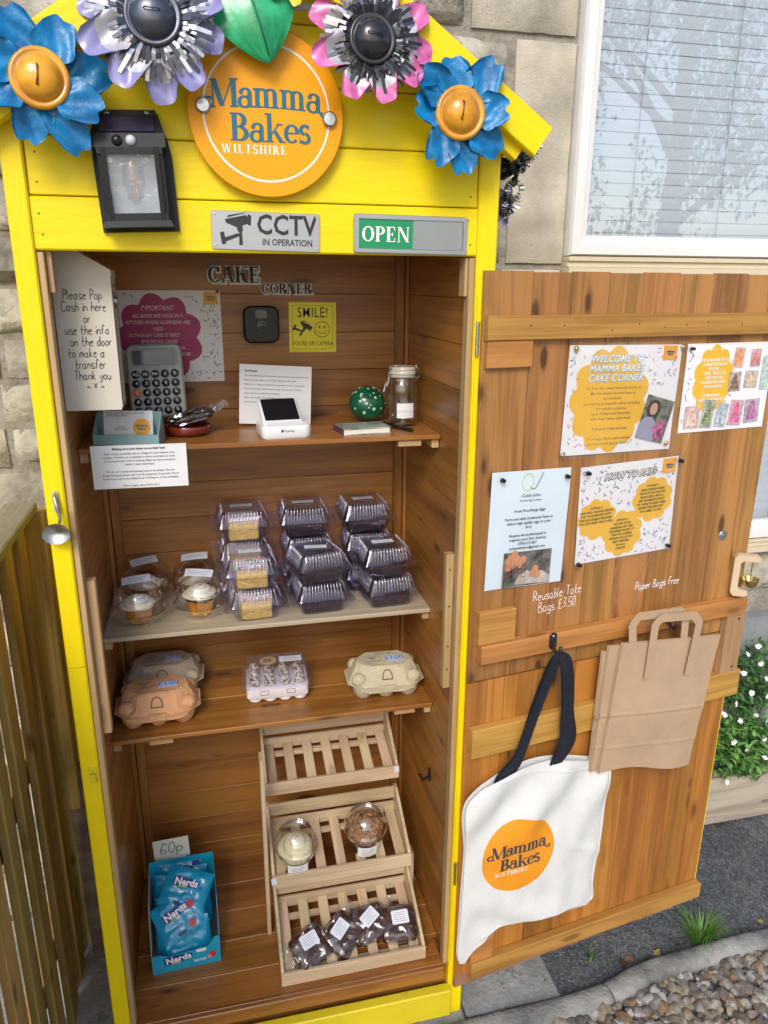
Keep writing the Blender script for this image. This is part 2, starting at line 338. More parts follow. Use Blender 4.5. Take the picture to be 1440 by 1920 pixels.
GL = {
 'A': (.9, dg(.14,0,.43,1,TN)+dg(.74,0,.46,1,TK)+rc(.24,.64,.3,.36)+sf(.14,0)+sf(.76,0)),
 'B': (.84, stem(.22)+arcp(.36,.745,.24,.225,-90,90,TK,TN)+arcp(.38,.265,.29,.235,-90,90,TK,TN)+rc(.2,.38,.94,1)+rc(.2,.38,.48,.54)+rc(.2,.38,0,.06)),
 'C': (.86, arcp(.46,.5,.34,.465,48,312,TK,TN)+dot(.69,.76,.09)+rc(.72,.77,.68,.98)),
 'E': (.8, stem(.22)+rc(.2,.68,0,.06)+rc(.2,.66,.94,1)+rc(.2,.52,.47,.53)+rc(.63,.68,0,.27)+rc(.61,.66,.74,1)+rc(.48,.53,.38,.62)),
 'H': (1.0, stem(.22)+stem(.78)+rc(.2,.8,.47,.53)), 'I': (.46, stem(.23)),
 'K': (.92, stem(.22)+dg(.28,.4,.7,1,TN)+dg(.76,0,.46,.6,TK)+sf(.74,.945)+sf(.76,0)),
 'L': (.76, stem(.22)+rc(.2,.68,0,.06)+rc(.63,.68,0,.3)),
 'M': (1.16, stem(.16,w=TN)+stem(.96)+dg(.5,.05,.2,1,TK)+dg(.5,.05,.92,1,TN)),
 'N': (.98, stem(.16,w=TN,b=1)+stem(.8,w=TN,b=0)+dg(.8,0,.2,1,TK)),
 'O': (.92, arcp(.46,.5,.33,.465,0,360,TK,TN,22)),
 'P': (.78, stem(.22)+arcp(.36,.73,.27,.24,-90,90,TK,TN)+rc(.2,.38,.94,1)+rc(.2,.38,.46,.52)),
 'R': (.9, stem(.22)+arcp(.36,.74,.25,.23,-90,90,TK,TN)+rc(.2,.38,.94,1)+rc(.2,.38,.48,.54)+dg(.76,0,.46,.5,TK)+rc(.68,.92,0,.055)),
 'S': (.7, arcp(.35,.735,.22,.235,35,262,TK*.9,TN+.05)+arcp(.34,.275,.23,.245,-150,90,TK*.9,TN+.05)+rc(.55,.6,.72,.98)+rc(.08,.13,.02,.3)),
 'T': (.84, stem(.42,t=0)+rc(.06,.78,.94,1)+rc(.06,.11,.72,1)+rc(.73,.78,.72,1)),
 'W': (1.3, dg(.36,0,.14,1,TK)+dg(.36,0,.6,1,TN)+dg(.84,0,.6,1,TK)+dg(.84,0,1.08,1,TN)+sf(.14,.945)+sf(.62,.945)+sf(1.1,.945)),
 'a': (.7, arcp(.3,.19,.2,.19,0,360,TK*.8,TN)+stem(.5,0,.48,TK*.9,b=0,t=0)+arcp(.34,.48,.17,.17,0,165,TK*.8,TN)+dot(.18,.52,.08)+rc(.5,.7,0,.055)),
 'm': (1.14, stem(.2,0,.68,TK*.9,t=2)+stem(.54,0,.5,TK*.9,t=0)+stem(.88,0,.5,TK*.9,t=0)+arcp(.37,.48,.17,.17,0,140,TK*.85,TN)+arcp(.71,.48,.17,.17,0,140,TK*.85,TN)),
 'k': (.82, stem(.2,0,1.04,TK*.9,t=2)+dg(.26,.28,.58,.68,TN)+dg(.68,0,.4,.42,TK*.9)+rc(.48,.72,.625,.68)+rc(.56,.82,0,.055)),
 'e': (.66, arcp(.34,.34,.23,.31,0,318,TK*.9,TN)+rc(.14,.6,.33,.385)),
 's': (.56, arcp(.28,.5,.15,.155,30,262,TK*.75,TN+.04)+arcp(.28,.19,.17,.165,-150,90,TK*.75,TN+.04)+rc(.42,.46,.5,.67)+rc(.06,.1,.01,.2)),
 ' ': (.4, []),
}
def serif(body, size, m, parent, M, name='lettering', th=.0006, grow=0, sp=0, arch=0, deform=None, swash=False, split=False):
    """serif display letters centred on the origin; arch bends the line upward in the middle"""
    wd = sum(GL[c][0]+sp for c in body)-sp; x = -wd/2; mb = MB(); k = 0; res = []
    def emit(p, lay):
        if grow:
            cx = sum(q[0] for q in p)/len(p); cy = sum(q[1] for q in p)/len(p)
            xs = [q[0] for q in p]; ys = [q[1] for q in p]
            g = grow
            p = [(q[0]+math.copysign(g, q[0]-cx), q[1]+math.copysign(g, q[1]-cy)) for q in p]
        pts = [(q[0]*size, (q[1]-.5+arch*(1-(2*q[0]/wd)**2))*size) for q in p]
        z = th+lay*.00002
        vs = [(a, b, 0) for a, b in pts]+[(a, b, z) for a, b in pts]; n = len(pts)
        if deform: vs = [tuple(deform(Vector(v))) for v in vs]
        mb.add(vs, [tuple(range(n, 2*n))]+[(i, (i+1) % n, n+(i+1) % n, n+i) for i in range(n)])
    for ch in body:
        aw, polys = GL[ch]
        for p in polys:
            emit([(q[0]+x, q[1]) for q in p], k % 12); k += 1
        x += aw+sp
        if split: res.append(part(name, mb, m, parent, M)); mb = MB()
    if swash:
        for p in arcp(-wd/2-.02, .2, .2, .17, 60, 330, .13, TN)+dot(-wd/2+.06, .34, .07): emit(p, k % 12); k += 1
        for p in arcp(wd/2+.08, .05, .17, .2, 180, 350, .12, TN)+dot(wd/2+.22, .08, .06): emit(p, k % 12); k += 1
    return res if split else part(name, mb, m, parent, M)
HAND = {'a':"35 15 04 03 12 22 33 35 33 42",'b':"08 02 12 23 24 15 04",'c':"34 25 15 04 03 12 22 33",'d':"35 15 04 03 12 22 33 38 32",'e':"04 34 25 15 04 03 12 32",
 'f':"37 28 17 12|05 25",'g':"35 15 04 03 12 33|35 31 20 10 01",'h':"08 02|03 15 25 34 32",'i':"05 02|07 06",'k':"08 02|25 03|13 32",'l':"08 03 12",
 'm':"05 02|04 15 24 22|24 35 44 42",'n':"05 02|04 15 25 34 32",'o':"15 04 03 12 22 33 34 25 15",'p':"05 00|04 15 25 34 33 22 12 03",'r':"05 02|04 15 25",
 's':"35 15 04 33 32 02",'t':"18 13 22 32|05 35",'u':"05 03 12 22 33|35 32",'y':"05 13 23|35 32 10 00",'w':"05 12 24 32 45",'v':"05 12 25",'x':"05 32|35 02",'j':"15 11 00",
 'P':"02 08 28 37 36 25 05",'C':"47 38 18 06 04 12 32 43",'T':"08 48|28 22",'R':"02 08 28 37 36 25 05|15 42",'B':"02 08 28 37 26 05|25 44 43 32 02",'F':"02 08 38|05 25",
 '0':"18 06 04 12 22 34 36 28 18",'1':"07 18 12",'2':"07 18 28 37 02 42",'3':"08 38 15 25 34 23 02",'5':"38 08 05 25 34 22 02",'6':"37 18 05 03 12 22 33 24 14 04",
 '£':"37 28 17 13 02 42|05 35",'.':"02 12",'~':"04 15 24 35",' ':"",'X':"04 37|34 07",'J':"38 32 21 11 02",'S':"37 28 17 16 34 33 22 02"}
def hand(lines, size, m, parent, M, width=.0012, name='handwriting', th=.0003, lead=1.75, jit=.12, align='c', slant=.15, seed=3, offs=None):
    q = random.Random(seed); mb = MB(); lay = 0; u = size/6
    for li, s in enumerate(lines):
        adv = []; 
        for ch in s:
            pts = [int(p[0]) for st in HAND[ch].split('|') for p in st.split()] if HAND[ch] else [2]
            adv.append(max(pts)+1.3)
        wd = sum(adv)-1; x = (-wd/2 if align == 'c' else 0)+(offs[li] if offs else 0)
        for ch, a in zip(s, adv):
            for st in HAND[ch].split('|') if HAND[ch] else []:
                pt = [Vector((x+int(p[0])+q.uniform(-jit, jit)+(int(p[1])-2)*slant, int(p[1])-5-li*lead*6+q.uniform(-jit, jit)*1.3)) for p in st.split()]
                if len(pt) > 2:      # smooth the stroke
                    sm = [pt[0]]
                    for i in range(len(pt)-1):
                        p0 = pt[max(i-1, 0)]; p1 = pt[i]; p2 = pt[i+1]; p3 = pt[min(i+2, len(pt)-1)]
                        for t in (.33, .66, 1):
                            sm.append(.5*((2*p1)+(-p0+p2)*t+(2*p0-5*p1+4*p2-p3)*t*t+(-p0+3*p1-3*p2+p3)*t**3))
                    pt = sm
                L, Rr = [], []
                for i, p in enumerate(pt):
                    t = (pt[min(i+1, len(pt)-1)]-pt[max(i-1, 0)]); t = t.normalized() if t.length > 0 else Vector((1, 0)); nn = Vector((-t.y, t.x))*width/2/u*(.8+.35*abs(t.y))
                    L.append((p+nn)*u); Rr.append((p-nn)*u)
                z = th+(lay % 9)*.00003; lay += 1; n = len(pt)
                mb.add([(a.x, a.y, z) for a in L]+[(a.x, a.y, z) for a in Rr], [(i, n+i, n+i+1, i+1) for i in range(n-1)])
            x += a
    return part(name, mb, m, parent, M)
def disc(r, z0, z1, seg=40, sx=1, sy=1): 
    mb = MB(); mb.prism([(r*sx*math.cos(a), r*sy*math.sin(a)) for a in [2*math.pi*i/seg for i in range(seg)]], z0, z1); return mb
def ringmb(r0, r1, z0, z1, seg=64, deform=None):
    mb = MB(); A = [2*math.pi*i/seg for i in range(seg)]
    rings = [[(r*math.cos(a), r*math.sin(a), z) for a in A] for r, z in ((r0, z0), (r0, z1), (r1, z1), (r1, z0))]
    mb.loft(rings, None, False, False)
    if deform: mb.v = [tuple(deform(Vector(v))) for v in mb.v]
    return mb
def logo(parent, M, r, ink=None, white=None, deform=None, ring=True, th=.0004, tiny=False):
    ink = ink or M_teal; white = white or M_wink
    if ring: part('printed_ring', ringmb(r*.80, r*.825, 0, th, 56 if not tiny else 28, deform), white, parent, M)
    s = r*.33
    def dfm(dx, dy): return (lambda v: (deform(v+Vector((dx, dy, 0)))-Vector((dx, dy, 0))) ) if deform else None
    for body, sz, dx, dy, a, sw, mt, spc in (('Mamma', s, 0, .20*r, .1, True, ink, -.10), ('Bakes', s, .04*r, -.17*r, 0, False, ink, -.08), ('WILTSHIRE', s*.32, -.18*r, -.43*r, 0, False, white, .1)):
        serif(body, sz*1.0, mt, parent, M @ T(dx, dy, th*.5), arch=a, swash=sw, th=th, sp=spc, deform=dfm(dx, dy))
def rrect(w, h, r, n=4, cx=0, cy=0):
    p = []
    for k, (sx, sy) in enumerate(((1,1),(-1,1),(-1,-1),(1,-1))):
        for i in range(n+1):
            a = R(90*k+90*i/n); p.append((cx+sx*(w/2-r)+r*math.cos(a), cy+sy*(h/2-r)+r*math.sin(a)))
    return p
def rbox(w, h, d, r=.004, b=.0015, n=4, M=None, mb=None):
    """rounded slab: outline w x h, thickness d from z=0, softened rim"""
    mb = mb or MB()
    rg = [(rrect(w-2*b, h-2*b, max(r-b, .0003), n), 0), (rrect(w, h, r, n), b), (rrect(w, h, r, n), d-b), (rrect(w-2*b, h-2*b, max(r-b, .0003), n), d)]
    mb.loft([[(x, y, z) for x, y in pl] for pl, z in rg], M); return mb
def scallop(rx, ry, n, amp=.13, seg=6, cx=0, cy=0):
    return [(cx+rx*(1-amp+amp*abs(math.sin(math.pi*(k/seg))))*math.cos(2*math.pi*k/(n*seg)), cy+ry*(1-amp+amp*abs(math.sin(math.pi*(k/seg))))*math.sin(2*math.pi*k/(n*seg))) for k in range(n*seg)]
# ================================================================== GROUND
GZ = -.18
mA, n, p = newmat('asphalt'); L = n.links.new
tc = N(n, 'ShaderNodeTexCoord'); v1 = N(n, 'ShaderNodeTexVoronoi', i_Scale=150.0); n1 = N(n, 'ShaderNodeTexNoise', i_Scale=5.5, i_Detail=8, i_Roughness=.7); n2 = N(n, 'ShaderNodeTexNoise', i_Scale=240, i_Detail=3)
for x in (v1, n1, n2): L(tc.outputs['Object'], x.inputs['Vector'])
r1 = rampn(n, [(.25, (.055,.065,.075)), (.5, (.10,.11,.12)), (.75, (.17,.17,.17))]); L(n1.outputs[0], r1.inputs[0])
r2 = rampn(n, [(0, (.25,.25,.25)), (.5, (.9,.9,.9)), (1, (2.0,2.0,2.0))]); L(v1.outputs['Color'], r2.inputs[0])
mx = N(n, 'ShaderNodeMixRGB', blend_type='MULTIPLY'); mx.inputs[0].default_value = .8; L(r1.outputs[0], mx.inputs[1]); L(r2.outputs[0], mx.inputs[2])
L(mx.outputs[0], p.inputs['Base Color']); p.inputs['Roughness'].default_value = .85
b1 = N(n, 'ShaderNodeBump', i_Strength=.8, i_Distance=.004); L(v1.outputs['Distance'], b1.inputs['Height']); b2 = N(n, 'ShaderNodeBump', i_Strength=.4, i_Distance=.004); L(n2.outputs[0], b2.inputs['Height']); L(b1.outputs[0], b2.inputs['Normal']); L(b2.outputs[0], p.inputs['Normal'])
mb = MB()
def gfn(u, v):
    x = -2+6*u; y = -2.2+3.4*v
    return (x, y, GZ+.006*noise.noise(Vector((x*2.2, y*2.2, 0))))
mb.grid(gfn, 90, 60)
gd = part('ground', mb, mA, smooth=True, kind='structure')
mb = MB(); mb.box(-40, 40, -40, 40, GZ-.12, GZ-.02); tag(part('driveway', mb, mA), kind='structure')
mb = MB(); mb.box(-9, 14, -14, -.30, GZ-.05, GZ-.006+.012)
tag(part('gravel_bed', mb, mat('gravel_bed', (.26,.23,.19), rough=.95, var=.5, sc=45, bump=1, bsc=70, c2=(.42,.39,.34))), kind='structure')
# concrete slabs the cabinet and the path edge stand on
M_slab = mat('grey_concrete', (.30,.31,.31), rough=.85, var=.3, sc=9, bump=.5, bsc=70, dirt=((.10,.11,.09), 12, .56))
mb = MB()
for x0, x1 in ((-.62, -.07), (-.06, .44), (.45, .845), (.853, 1.18)):
    mb.box(x0, x1, -.16, .60, GZ-.03, GZ+.012+rnd.uniform(-.003, .003))
# ================================================================== HOUSE WALL
WY = .62
M_mort = mat('lime_mortar', (.27,.25,.21), rough=.95, var=.35, sc=14, bump=.8, bsc=60)
M_ash  = mat('ashlar_limestone', (.42,.38,.31), rough=.9, var=.28, sc=6, bump=.35, bsc=190, c2=(.50,.455,.37), dirt=((.22,.215,.20), 11, .60), rand=.07)
M_rub  = mat('rubble_limestone', (.27,.25,.205), rough=.95, var=.45, sc=9, bump=.8, bsc=60, c2=(.40,.37,.30), dirt=((.12,.11,.09), 9, .60), rand=.2)
M_pli  = mat('rendered_plinth', (.24,.255,.26), rough=.9, var=.25, sc=6, bump=.4, bsc=60)
house = thing('stone_house', 'grey limestone house wall with white framed windows behind the yellow cabinet', 'house', T(1.0, WY, GZ))
mb = MB()
# wall core with two window openings
W1 = (1.292, 2.62, 1.80, 3.0); W2 = (1.292, 2.62, .90, 1.60)
for x0, x1, z0, z1 in ((-3, W1[0], -.2, 4), (W1[1], 5, -.2, 4), (W1[0], W1[1], W1[3], 4), (W1[0], W1[1], W2[3], W1[2]), (W1[0], W1[1], -.2, W2[2])):
    mb.box(x0, x1, WY+.012, WY+.3, z0, z1)
part('mortar_core', mb, M_mort, house, I())
def stone(x0, x1, z0, z1, rough, mt, seed):
    q = random.Random(seed); nx = max(3, min(14, int((x1-x0)/.03))); nz = max(3, min(16, int((z1-z0)/.03))); g = .004 if not rough else .009
    am = .0015 if not rough else .016
    def fn(u, v):
        eu = min(u, 1-u)*(x1-x0); ev = min(v, 1-v)*(z1-z0); e = min(eu, ev)
        w_ = (.010 if rough else .003)
        x = x0+g+(x1-x0-2*g)*u; z = z0+g+(z1-z0-2*g)*v
        nn = noise.fractal(Vector((x*9, z*9, seed*3.1)), 1.0, 2.0, 3)
        if e < 1e-6: x += w_*noise.noise(Vector((z*25, seed, 0)))*.8; z += w_*noise.noise(Vector((x*25, 0, seed)))*.8
        out = am*nn + (.0 if e > 1e-6 else (.012 if not rough else .024))
        return (x-(x0+x1)/2, WY-.004-(.012 if rough else .004)+out-WY, z-(z0+z1)/2)
    m2 = MB(); m2.grid(fn, nx, nz)
    # side skirt into the mortar
    W_ = nx+1; H_ = nz+1; edge = [i for i in range(W_)]+[W_*j+nx for j in range(1, H_)]+[W_*nz+i for i in range(nx-1, -1, -1)]+[W_*j for j in range(nz-1, 0, -1)]
    b = len(m2.v); m2.v += [(m2.v[i][0], .05, m2.v[i][2]) for i in edge]; k = len(edge)
    m2.f += [(edge[(i+1) % k], edge[i], b+i, b+(i+1) % k) for i in range(k)]
    return part('stone', m2, mt, house, T((x0+x1)/2, WY, (z0+z1)/2), smooth=50 if rough else 30)
placed = []
def st(x0, x1, z0, z1, rough=False): placed.append((x0, x1, z0, z1)); stone(x0, x1, z0, z1, rough, M_rub if rough else M_ash, len(placed))
st(.985, 1.285, 2.345, 2.62); st(1.112, 1.29, 1.775, 2.335); st(.895, 1.10, 2.205, 2.335, True); st(.72, .975, 2.345, 2.50, True)
st(.90, 1.10, 1.965, 2.195, True); st(.90, 1.10, 1.915, 1.957, True); st(1.06, 1.105, 1.77, 1.905, True); st(.86, 1.05, 1.77, 1.905, True)
st(1.0, 1.285, 2.63, 2.95); st(1.10, 1.285, 1.40, 1.765); st(.86, 1.285, 1.15, 1.39); st(1.08, 1.285, .75, 1.14)
q = random.Random(5); z = -.17
while z < 2.9:
    hgt = q.uniform(.10, .17); x = -1.5+q.uniform(-.1, 0)
    while x < 3.4:
        ln = q.uniform(.13, .30); x1 = x+ln
        ok = not any(x1 > a+.002 and x < b-.002 and z+hgt > c+.002 and z < d-.002 for a, b, c, d in placed+[W1, W2, (1.285, 2.7, 1.60, 1.80), (1.9, 3.4, -.2, .60)])
        seen = x < .25 or x1 > .82 or z < .1 or z > 1.9
        if ok and seen: stone(x, x1, z, z+hgt, True, M_rub, int(q.random()*9999))
        x = x1
    z += hgt
mb = MB(); mb.box(1.9, 3.4, WY-.035, WY+.02, GZ-.02, .605); part('wall_plinth', mb, M_pli, house, I())
# windows: white frames, cream sill band, glass
for k, (x0, x1, z0, z1) in enumerate((W1, W2)):
    f = .052; yF = WY-.022
    mb = MB()
    pf = [(0, 0), (.012, -.008), (.040, -.008), (f, .012)]      # stepped section, in from the outer edge
    rings = []
    for dd, dy in [(0, .05), (0, 0), (.004, -.012), (.030, -.012), (.034, -.006), (.050, -.002), (.054, .012), (.058, .03)]:
        rings.append([(x0+dd, yF+dy, z0+dd), (x1-dd, yF+dy, z0+dd), (x1-dd, yF+dy, z1-dd), (x0+dd, yF+dy, z1-dd)])
    mb.loft(rings, None, False, False)
    wf = part('window_frame', mb, M_white, house, I(), smooth=False)
    mb = MB(); mb.box(x0+.05, x1-.05, yF+.016, yF+.020, z0+.05, z1-.05); part('window_pane', mb, M_glass, wf, I())
    mb = MB()
    for a, b, dz0, dz1 in ((-.005, -.03, -.014, -.002), (-.005, -.022, -.03, -.015), (-.005, -.034, -.05, -.031)):
        mb.box(x0-.0, x1, WY+b, WY+.05, z0+dz0, z0+dz1)
    part('window_sill', mb, M_cream, house, I())
    # dark room behind
mb = MB(); mb.box(1.2, 2.75, WY+.30, WY+.31, .8, 3.1); part('inner_room_wall', mb, mat('dim_plaster', (.35,.34,.32), var=.1, bump=0), house, I())
M_bl = mat('pale_blind_slat', (.66,.69,.74), rough=.45, var=.02, bump=0)
for k, (x0, x1, z0, z1) in enumerate((W1, W2)):
    bl = thing('venetian_blind', ('lowered white venetian blind behind the upper window beside the yellow gable', 'white venetian blind in the lower window, seen past the edge of the open door')[k], 'blind', T(x0, WY+.05, z0))
    me = None; zz = z0+.02; q = random.Random(k)
    mb = MB(); hh = .0145
    mb.add([(-.62, -.0015, -hh*1.25), (.62, -.0015, -hh*1.25), (.62, -.0010, 0), (-.62, -.0010, 0), (.62, .0009, hh*1.25), (-.62, .0009, hh*1.25)], [(0,1,2,3), (3,2,4,5)])
    me = mb.mesh('blind_slat', M_bl)
    while zz < z1+.05:
        link('slat', me, T((x0+x1)/2, WY+.055, zz) @ RX(q.uniform(-1.5, 1.5)) @ RY(q.uniform(-.12, .12)), bl); zz += .0335
    for cx in (1.51, 1.80, 2.15):
        mb = MB(); mb.tube([(cx, WY+.036, z0), (cx, WY+.036, z1)], .0012, 5); part('ladder_cord', mb, mat('cord_grey', (.35,.35,.36), bump=0), bl, I())

# ================================================================== CABINET
shed = thing('display_cabinet', 'yellow gabled wooden cake cabinet with its door open to the right', 'cabinet', T(.4, .25, GZ))
Wd, D = .8, .516
sp_ = .095
# stiles and header
BX('stile', shed, M_yel, -.036, 0, -.002, .034, .978, 2.03, 'z', ch=.003); BX('stile', shed, M_yel, -.036, .0, -.002, .034, GZ+.012, .9765, 'z', ch=.003)
BX('stile', shed, M_yel, .801, .842, -.002, .034, GZ+.012, 1.985, 'z', ch=.003)
BX('stile_lining', shed, M_post, 0.0005, .012, .006, .034, -.0, 1.772, 'z'); BX('stile_lining', shed, M_post, .789, .8005, .006, .034, 0, 1.772, 'z')
BX('header_board', shed, M_yel, 0.0005, .8005, .004, .026, 1.775, 1.862, 'x', ch=.003)
# gable boards under the roof slope
AP = (.4, 2.345); SL = .675
def roofz(x): return AP[1]-abs(x-AP[0])*SL
z = 1.864
k = 0
while z < 2.33:
    z1 = min(z+sp_-.002, 2.34)
    lo, hi = .0005, .8005
    def xr(zz): t = (AP[1]-.03-zz)/SL; return max(lo, AP[0]-t), min(hi, AP[0]+t)
    a0, a1 = xr(z); b0, b1 = xr(z1)
    if b1-b0 < .02: break
    pts = [(a0, z), (a1, z)]
    if a1 >= hi-1e-6 and b1 < hi: zc = AP[1]-.03-(hi-AP[0])*SL; pts.append((hi, max(zc, z)))
    pts += [(b1, z1), (b0, z1)]
    if a0 <= lo+1e-6 and b0 > lo: zc = AP[1]-.03-(AP[0]-lo)*SL; pts.append((lo, max(zc, z)))
    ins = .0018; cx = sum(p[0] for p in pts)/len(pts); cz = sum(p[1] for p in pts)/len(pts)
    mb = MB(); mb.prism([(p[0], p[1]) for p in pts], 0, .012)
    inn = [(cx+(p[0]-cx)*(1-ins/.4), cz+(p[1]-cz)*(1-ins*2/.095)) for p in pts]
    b = len(mb.v)
    mb = MB(); n_ = len(pts)
    mb.loft([[(x-.4, y-z, 0) for x, y in pts], [(x-.4, y-z, .011) for x, y in pts], [(x-.4, y-z, .0132) for x, y in inn]])
    part('gable_board', mb, M_yel, shed, FY(.4, .020, z))
    z += sp_; k += 1
mb = MB(); q = random.Random(44)
for zz in (1.80, 1.84, 1.885, 1.935, 1.975, 2.03, 2.07):
    for x in (.016, .785, .40):
        mb.lathe([(.0016, .0004), (.0018, 0)], 7, FY(x+q.uniform(-.004, .004), .0035 if zz < 1.86 else .0065, zz+q.uniform(-.006, .006)), cap0=True)
part('nail_head', mb, mat('rusty_nail', (.10,.07,.02), rough=.8, bump=0), shed, I(), kind='stuff')
# roof: panels, barge boards, under-trim
for s in (-1, 1):
    x_e = .4+s*.515; z_e = roofz(x_e)
    dv = Vector((s*1, 0, -SL)).normalized(); L_ = Vector((.515, 0, .515*SL)).length
    c = Vector((.4+s*.2575, 0, roofz(.4+s*.2575)))
    B = fr(c, dv*s, (0, 1, 0))                      # local x along slope, z up-normal
    BX('barge_board', shed, M_yel, -L_/2, L_/2, -.062, -.040, -.058, .0, 'x', B=B, ch=.002)
    BX('barge_trim', shed, M_yel, -L_/2+.0, L_/2-.02, -.0395, -.016, -.078, -.035, 'x', B=B, ch=.002)
    for j in range(6):
        y0 = -.039+j*.104
        BX('roof_board', shed, M_yeld, -L_/2, L_/2-.004, y0, y0+.102, -.030, -.014, 'x', B=B)
    BX('roof_felt', shed, mat('mineral_felt', (.10,.10,.10), rough=.95, bump=.6, bsc=200), -L_/2-.002, L_/2+.006, -.0395, .585, -.0138, -.008, 'x', B=B)
# carcass boards
nb = 20
for i in range(nb):
    z0 = -.02+i*.0953; z1 = z0+.0945
    if z0 > 1.9: break
    BX('back_board', shed, M_pine, -.012, .812, D, D+.012, z0, z1, 'x', ch=.0009)
    BX('side_board', shed, M_pine, .034+.0005, D-.0005, .8008, .8128, z0, z1, 'y', ch=.0016) if False else None
    for xs in ((-.0128, -.0008), (.8008, .8128)):
        BX('side_board', shed, M_pine, xs[0], xs[1], .0345, D-.0008, z0, z1, 'y', ch=.0009)
# outer skin so that the outside is painted yellow too
for xs in ((-.0165, -.0135), (.8135, .8165)):
    BX('outer_skin', shed, M_yel, xs[0], xs[1], .0345, D+.012, GZ+.012, 1.99, 'z')
# corner posts and battens inside
for x0, x1 in ((.013, .036), (.766, .789)): BX('corner_batten', shed, M_pine, x0, x1, D-.016, D-.0005, 0, 1.86, 'z')
for x0, x1 in ((-.0005, .011), (.7905, .8005)): BX('corner_post', shed, M_pine, x0, x1, D-.024, D-.0008, 0, 1.86, 'z')
BX('top_block', shed, M_post, .782, .7885, .012, .046, 1.70, 1.772, 'z'); BX('top_block', shed, M_post, .0125, .022, .020, .044, 1.705, 1.774, 'z')
BX('screwed_batten', shed, M_post, .0125, .030, .030, .052, .80, 1.150, 'z', ch=.002); 
bt = BX('screwed_batten', shed, M_post, .770, .7885, .030, .050, .812, 1.146, 'z', ch=.002)
mb = MB()
for zz in (.86, .92, 1.02, 1.11): mb.lathe([(.0001, .0012), (.0028, .0010), (.0033, 0)], 10, FY(.779, .0298, zz), cap1=False)
part('screw_head', mb, M_brass, bt, I(), kind='stuff')
# floor boards, plinth
for j in range(5):
    y0 = .0+j*.103; BX('floor_board', shed, M_pine, .0005, .7995 if j else .788, max(.006, y0), y0+.1015, -.018, 0, 'x', ch=.0015)
BX('floor_edge', shed, M_pine, .013, .788, -.006, .0055, -.040, -.001, 'x', ch=.002)
BX('plinth_board', shed, M_yeld, .0005, .8005, -.028, .000, -.146, -.060, 'x', ch=.003)
BX('floor_bearer', shed, M_pine, .0, .8, .02, .5, GZ+.013, -.019, 'x')
# shelves with their support cleats
SH = {1: (1.3855, .192, M_pine), 2: (.9225, .235, M_ply), 3: (.668, .198, M_pine)}
for k, (zt, yf, mt) in SH.items():
    th = .0115
    if k == 2: BX('shelf', shed, mt, -.0+.0008, .799, yf, D-.017, zt-th, zt, 'x', ch=.002, label='pale plywood shelf holding cupcakes and cake tubs')
    else:
        BX('shelf', shed, mt, .0008, .799, yf, yf+.148, zt-th, zt, 'x', ch=.0018); BX('shelf', shed, mt, .0008, .799, yf+.150, D-.017, zt-th, zt, 'x', ch=.0018)
    for a, b in ((.0008, .018), (.782, .799)): BX('shelf_cleat', shed, M_post, a, b, yf+.012, D-.03, zt-th-.022, zt-th-.0006, 'y')
    if k != 2:
        for a in (.085, .70): BX('shelf_cleat', shed, M_post, a, a+.055, yf+.008, yf+.03, zt-th-.016, zt-th-.0006, 'x')
# front furniture: spoon handle, latch, hinges
mb = MB(); B = FY(-.016, -.002, 1.30)
pts = [(-.001, .045, .004), (.0, .035, .012), (.003, .015, .014), (.005, -.002, .013), (.003, -.012, .016)]
for i in range(0): pass
mb.tube(pts, [.0035, .0045, .0035, .003, .0026], 8)
hd = part('spoon_handle', mb, M_steel, shed, B, smooth=True, label='bent metal spoon used as a handle')
def spfn(u, v):
    a = 2*math.pi*u; r = v; return (-.003+.0245*r*math.cos(a), -.029+.0195*r*math.sin(a)*(1.06 if math.sin(a) > 0 else 1), .018+.009*r*r)
mb = MB(); mb.grid(spfn, 28, 6); mb.grid(lambda u, v: tuple(Vector(spfn(1-u, v))-Vector((0, 0, .0012))), 28, 6)
part('spoon_bowl', mb, M_steel, hd, B, smooth=True)
mb = MB(); mb.prism(rrect(.009, .042, .0044, 5, 0, .028), 0, .0085, RX(-6)); part('spoon_stem', mb, M_steel, hd, B @ T(0, 0, .002))
lt = thing; mb = MB(); B = FY(-.011, -.002, .726)
mb.box(-.008, .008, -.018, .018, 0, .003); mb.box(-.005, .005, -.013, .004, .003, .012); mb.box(-.008, .002, .009, .014, .003, .010)
part('latch_catch', mb, M_yeld, shed, B)
for zz in (1.618, .30):
    mb = MB()
    for j, (a, b) in enumerate(((-.034, -.012), (-.011, .011), (.012, .034))): mb.tube([(0, a, 0), (0, b, 0)], .0036, 10)
    part('hinge_barrel', mb, M_alu, shed, FY(.8065, -.0068, zz), smooth=40)
mb = MB(); mb.box(-.006, .006, -.018, .018, 0, .004); mb.tube([(0, -.008, .004), (0, -.014, .022), (0, .004, .030)], .004, 8)
hk = fr((.8, .20, .447), (0, -1, 0), (0, 0, 1), (-1, 0, 0)); part('coat_hook', mb, M_black, shed, hk, smooth=40)

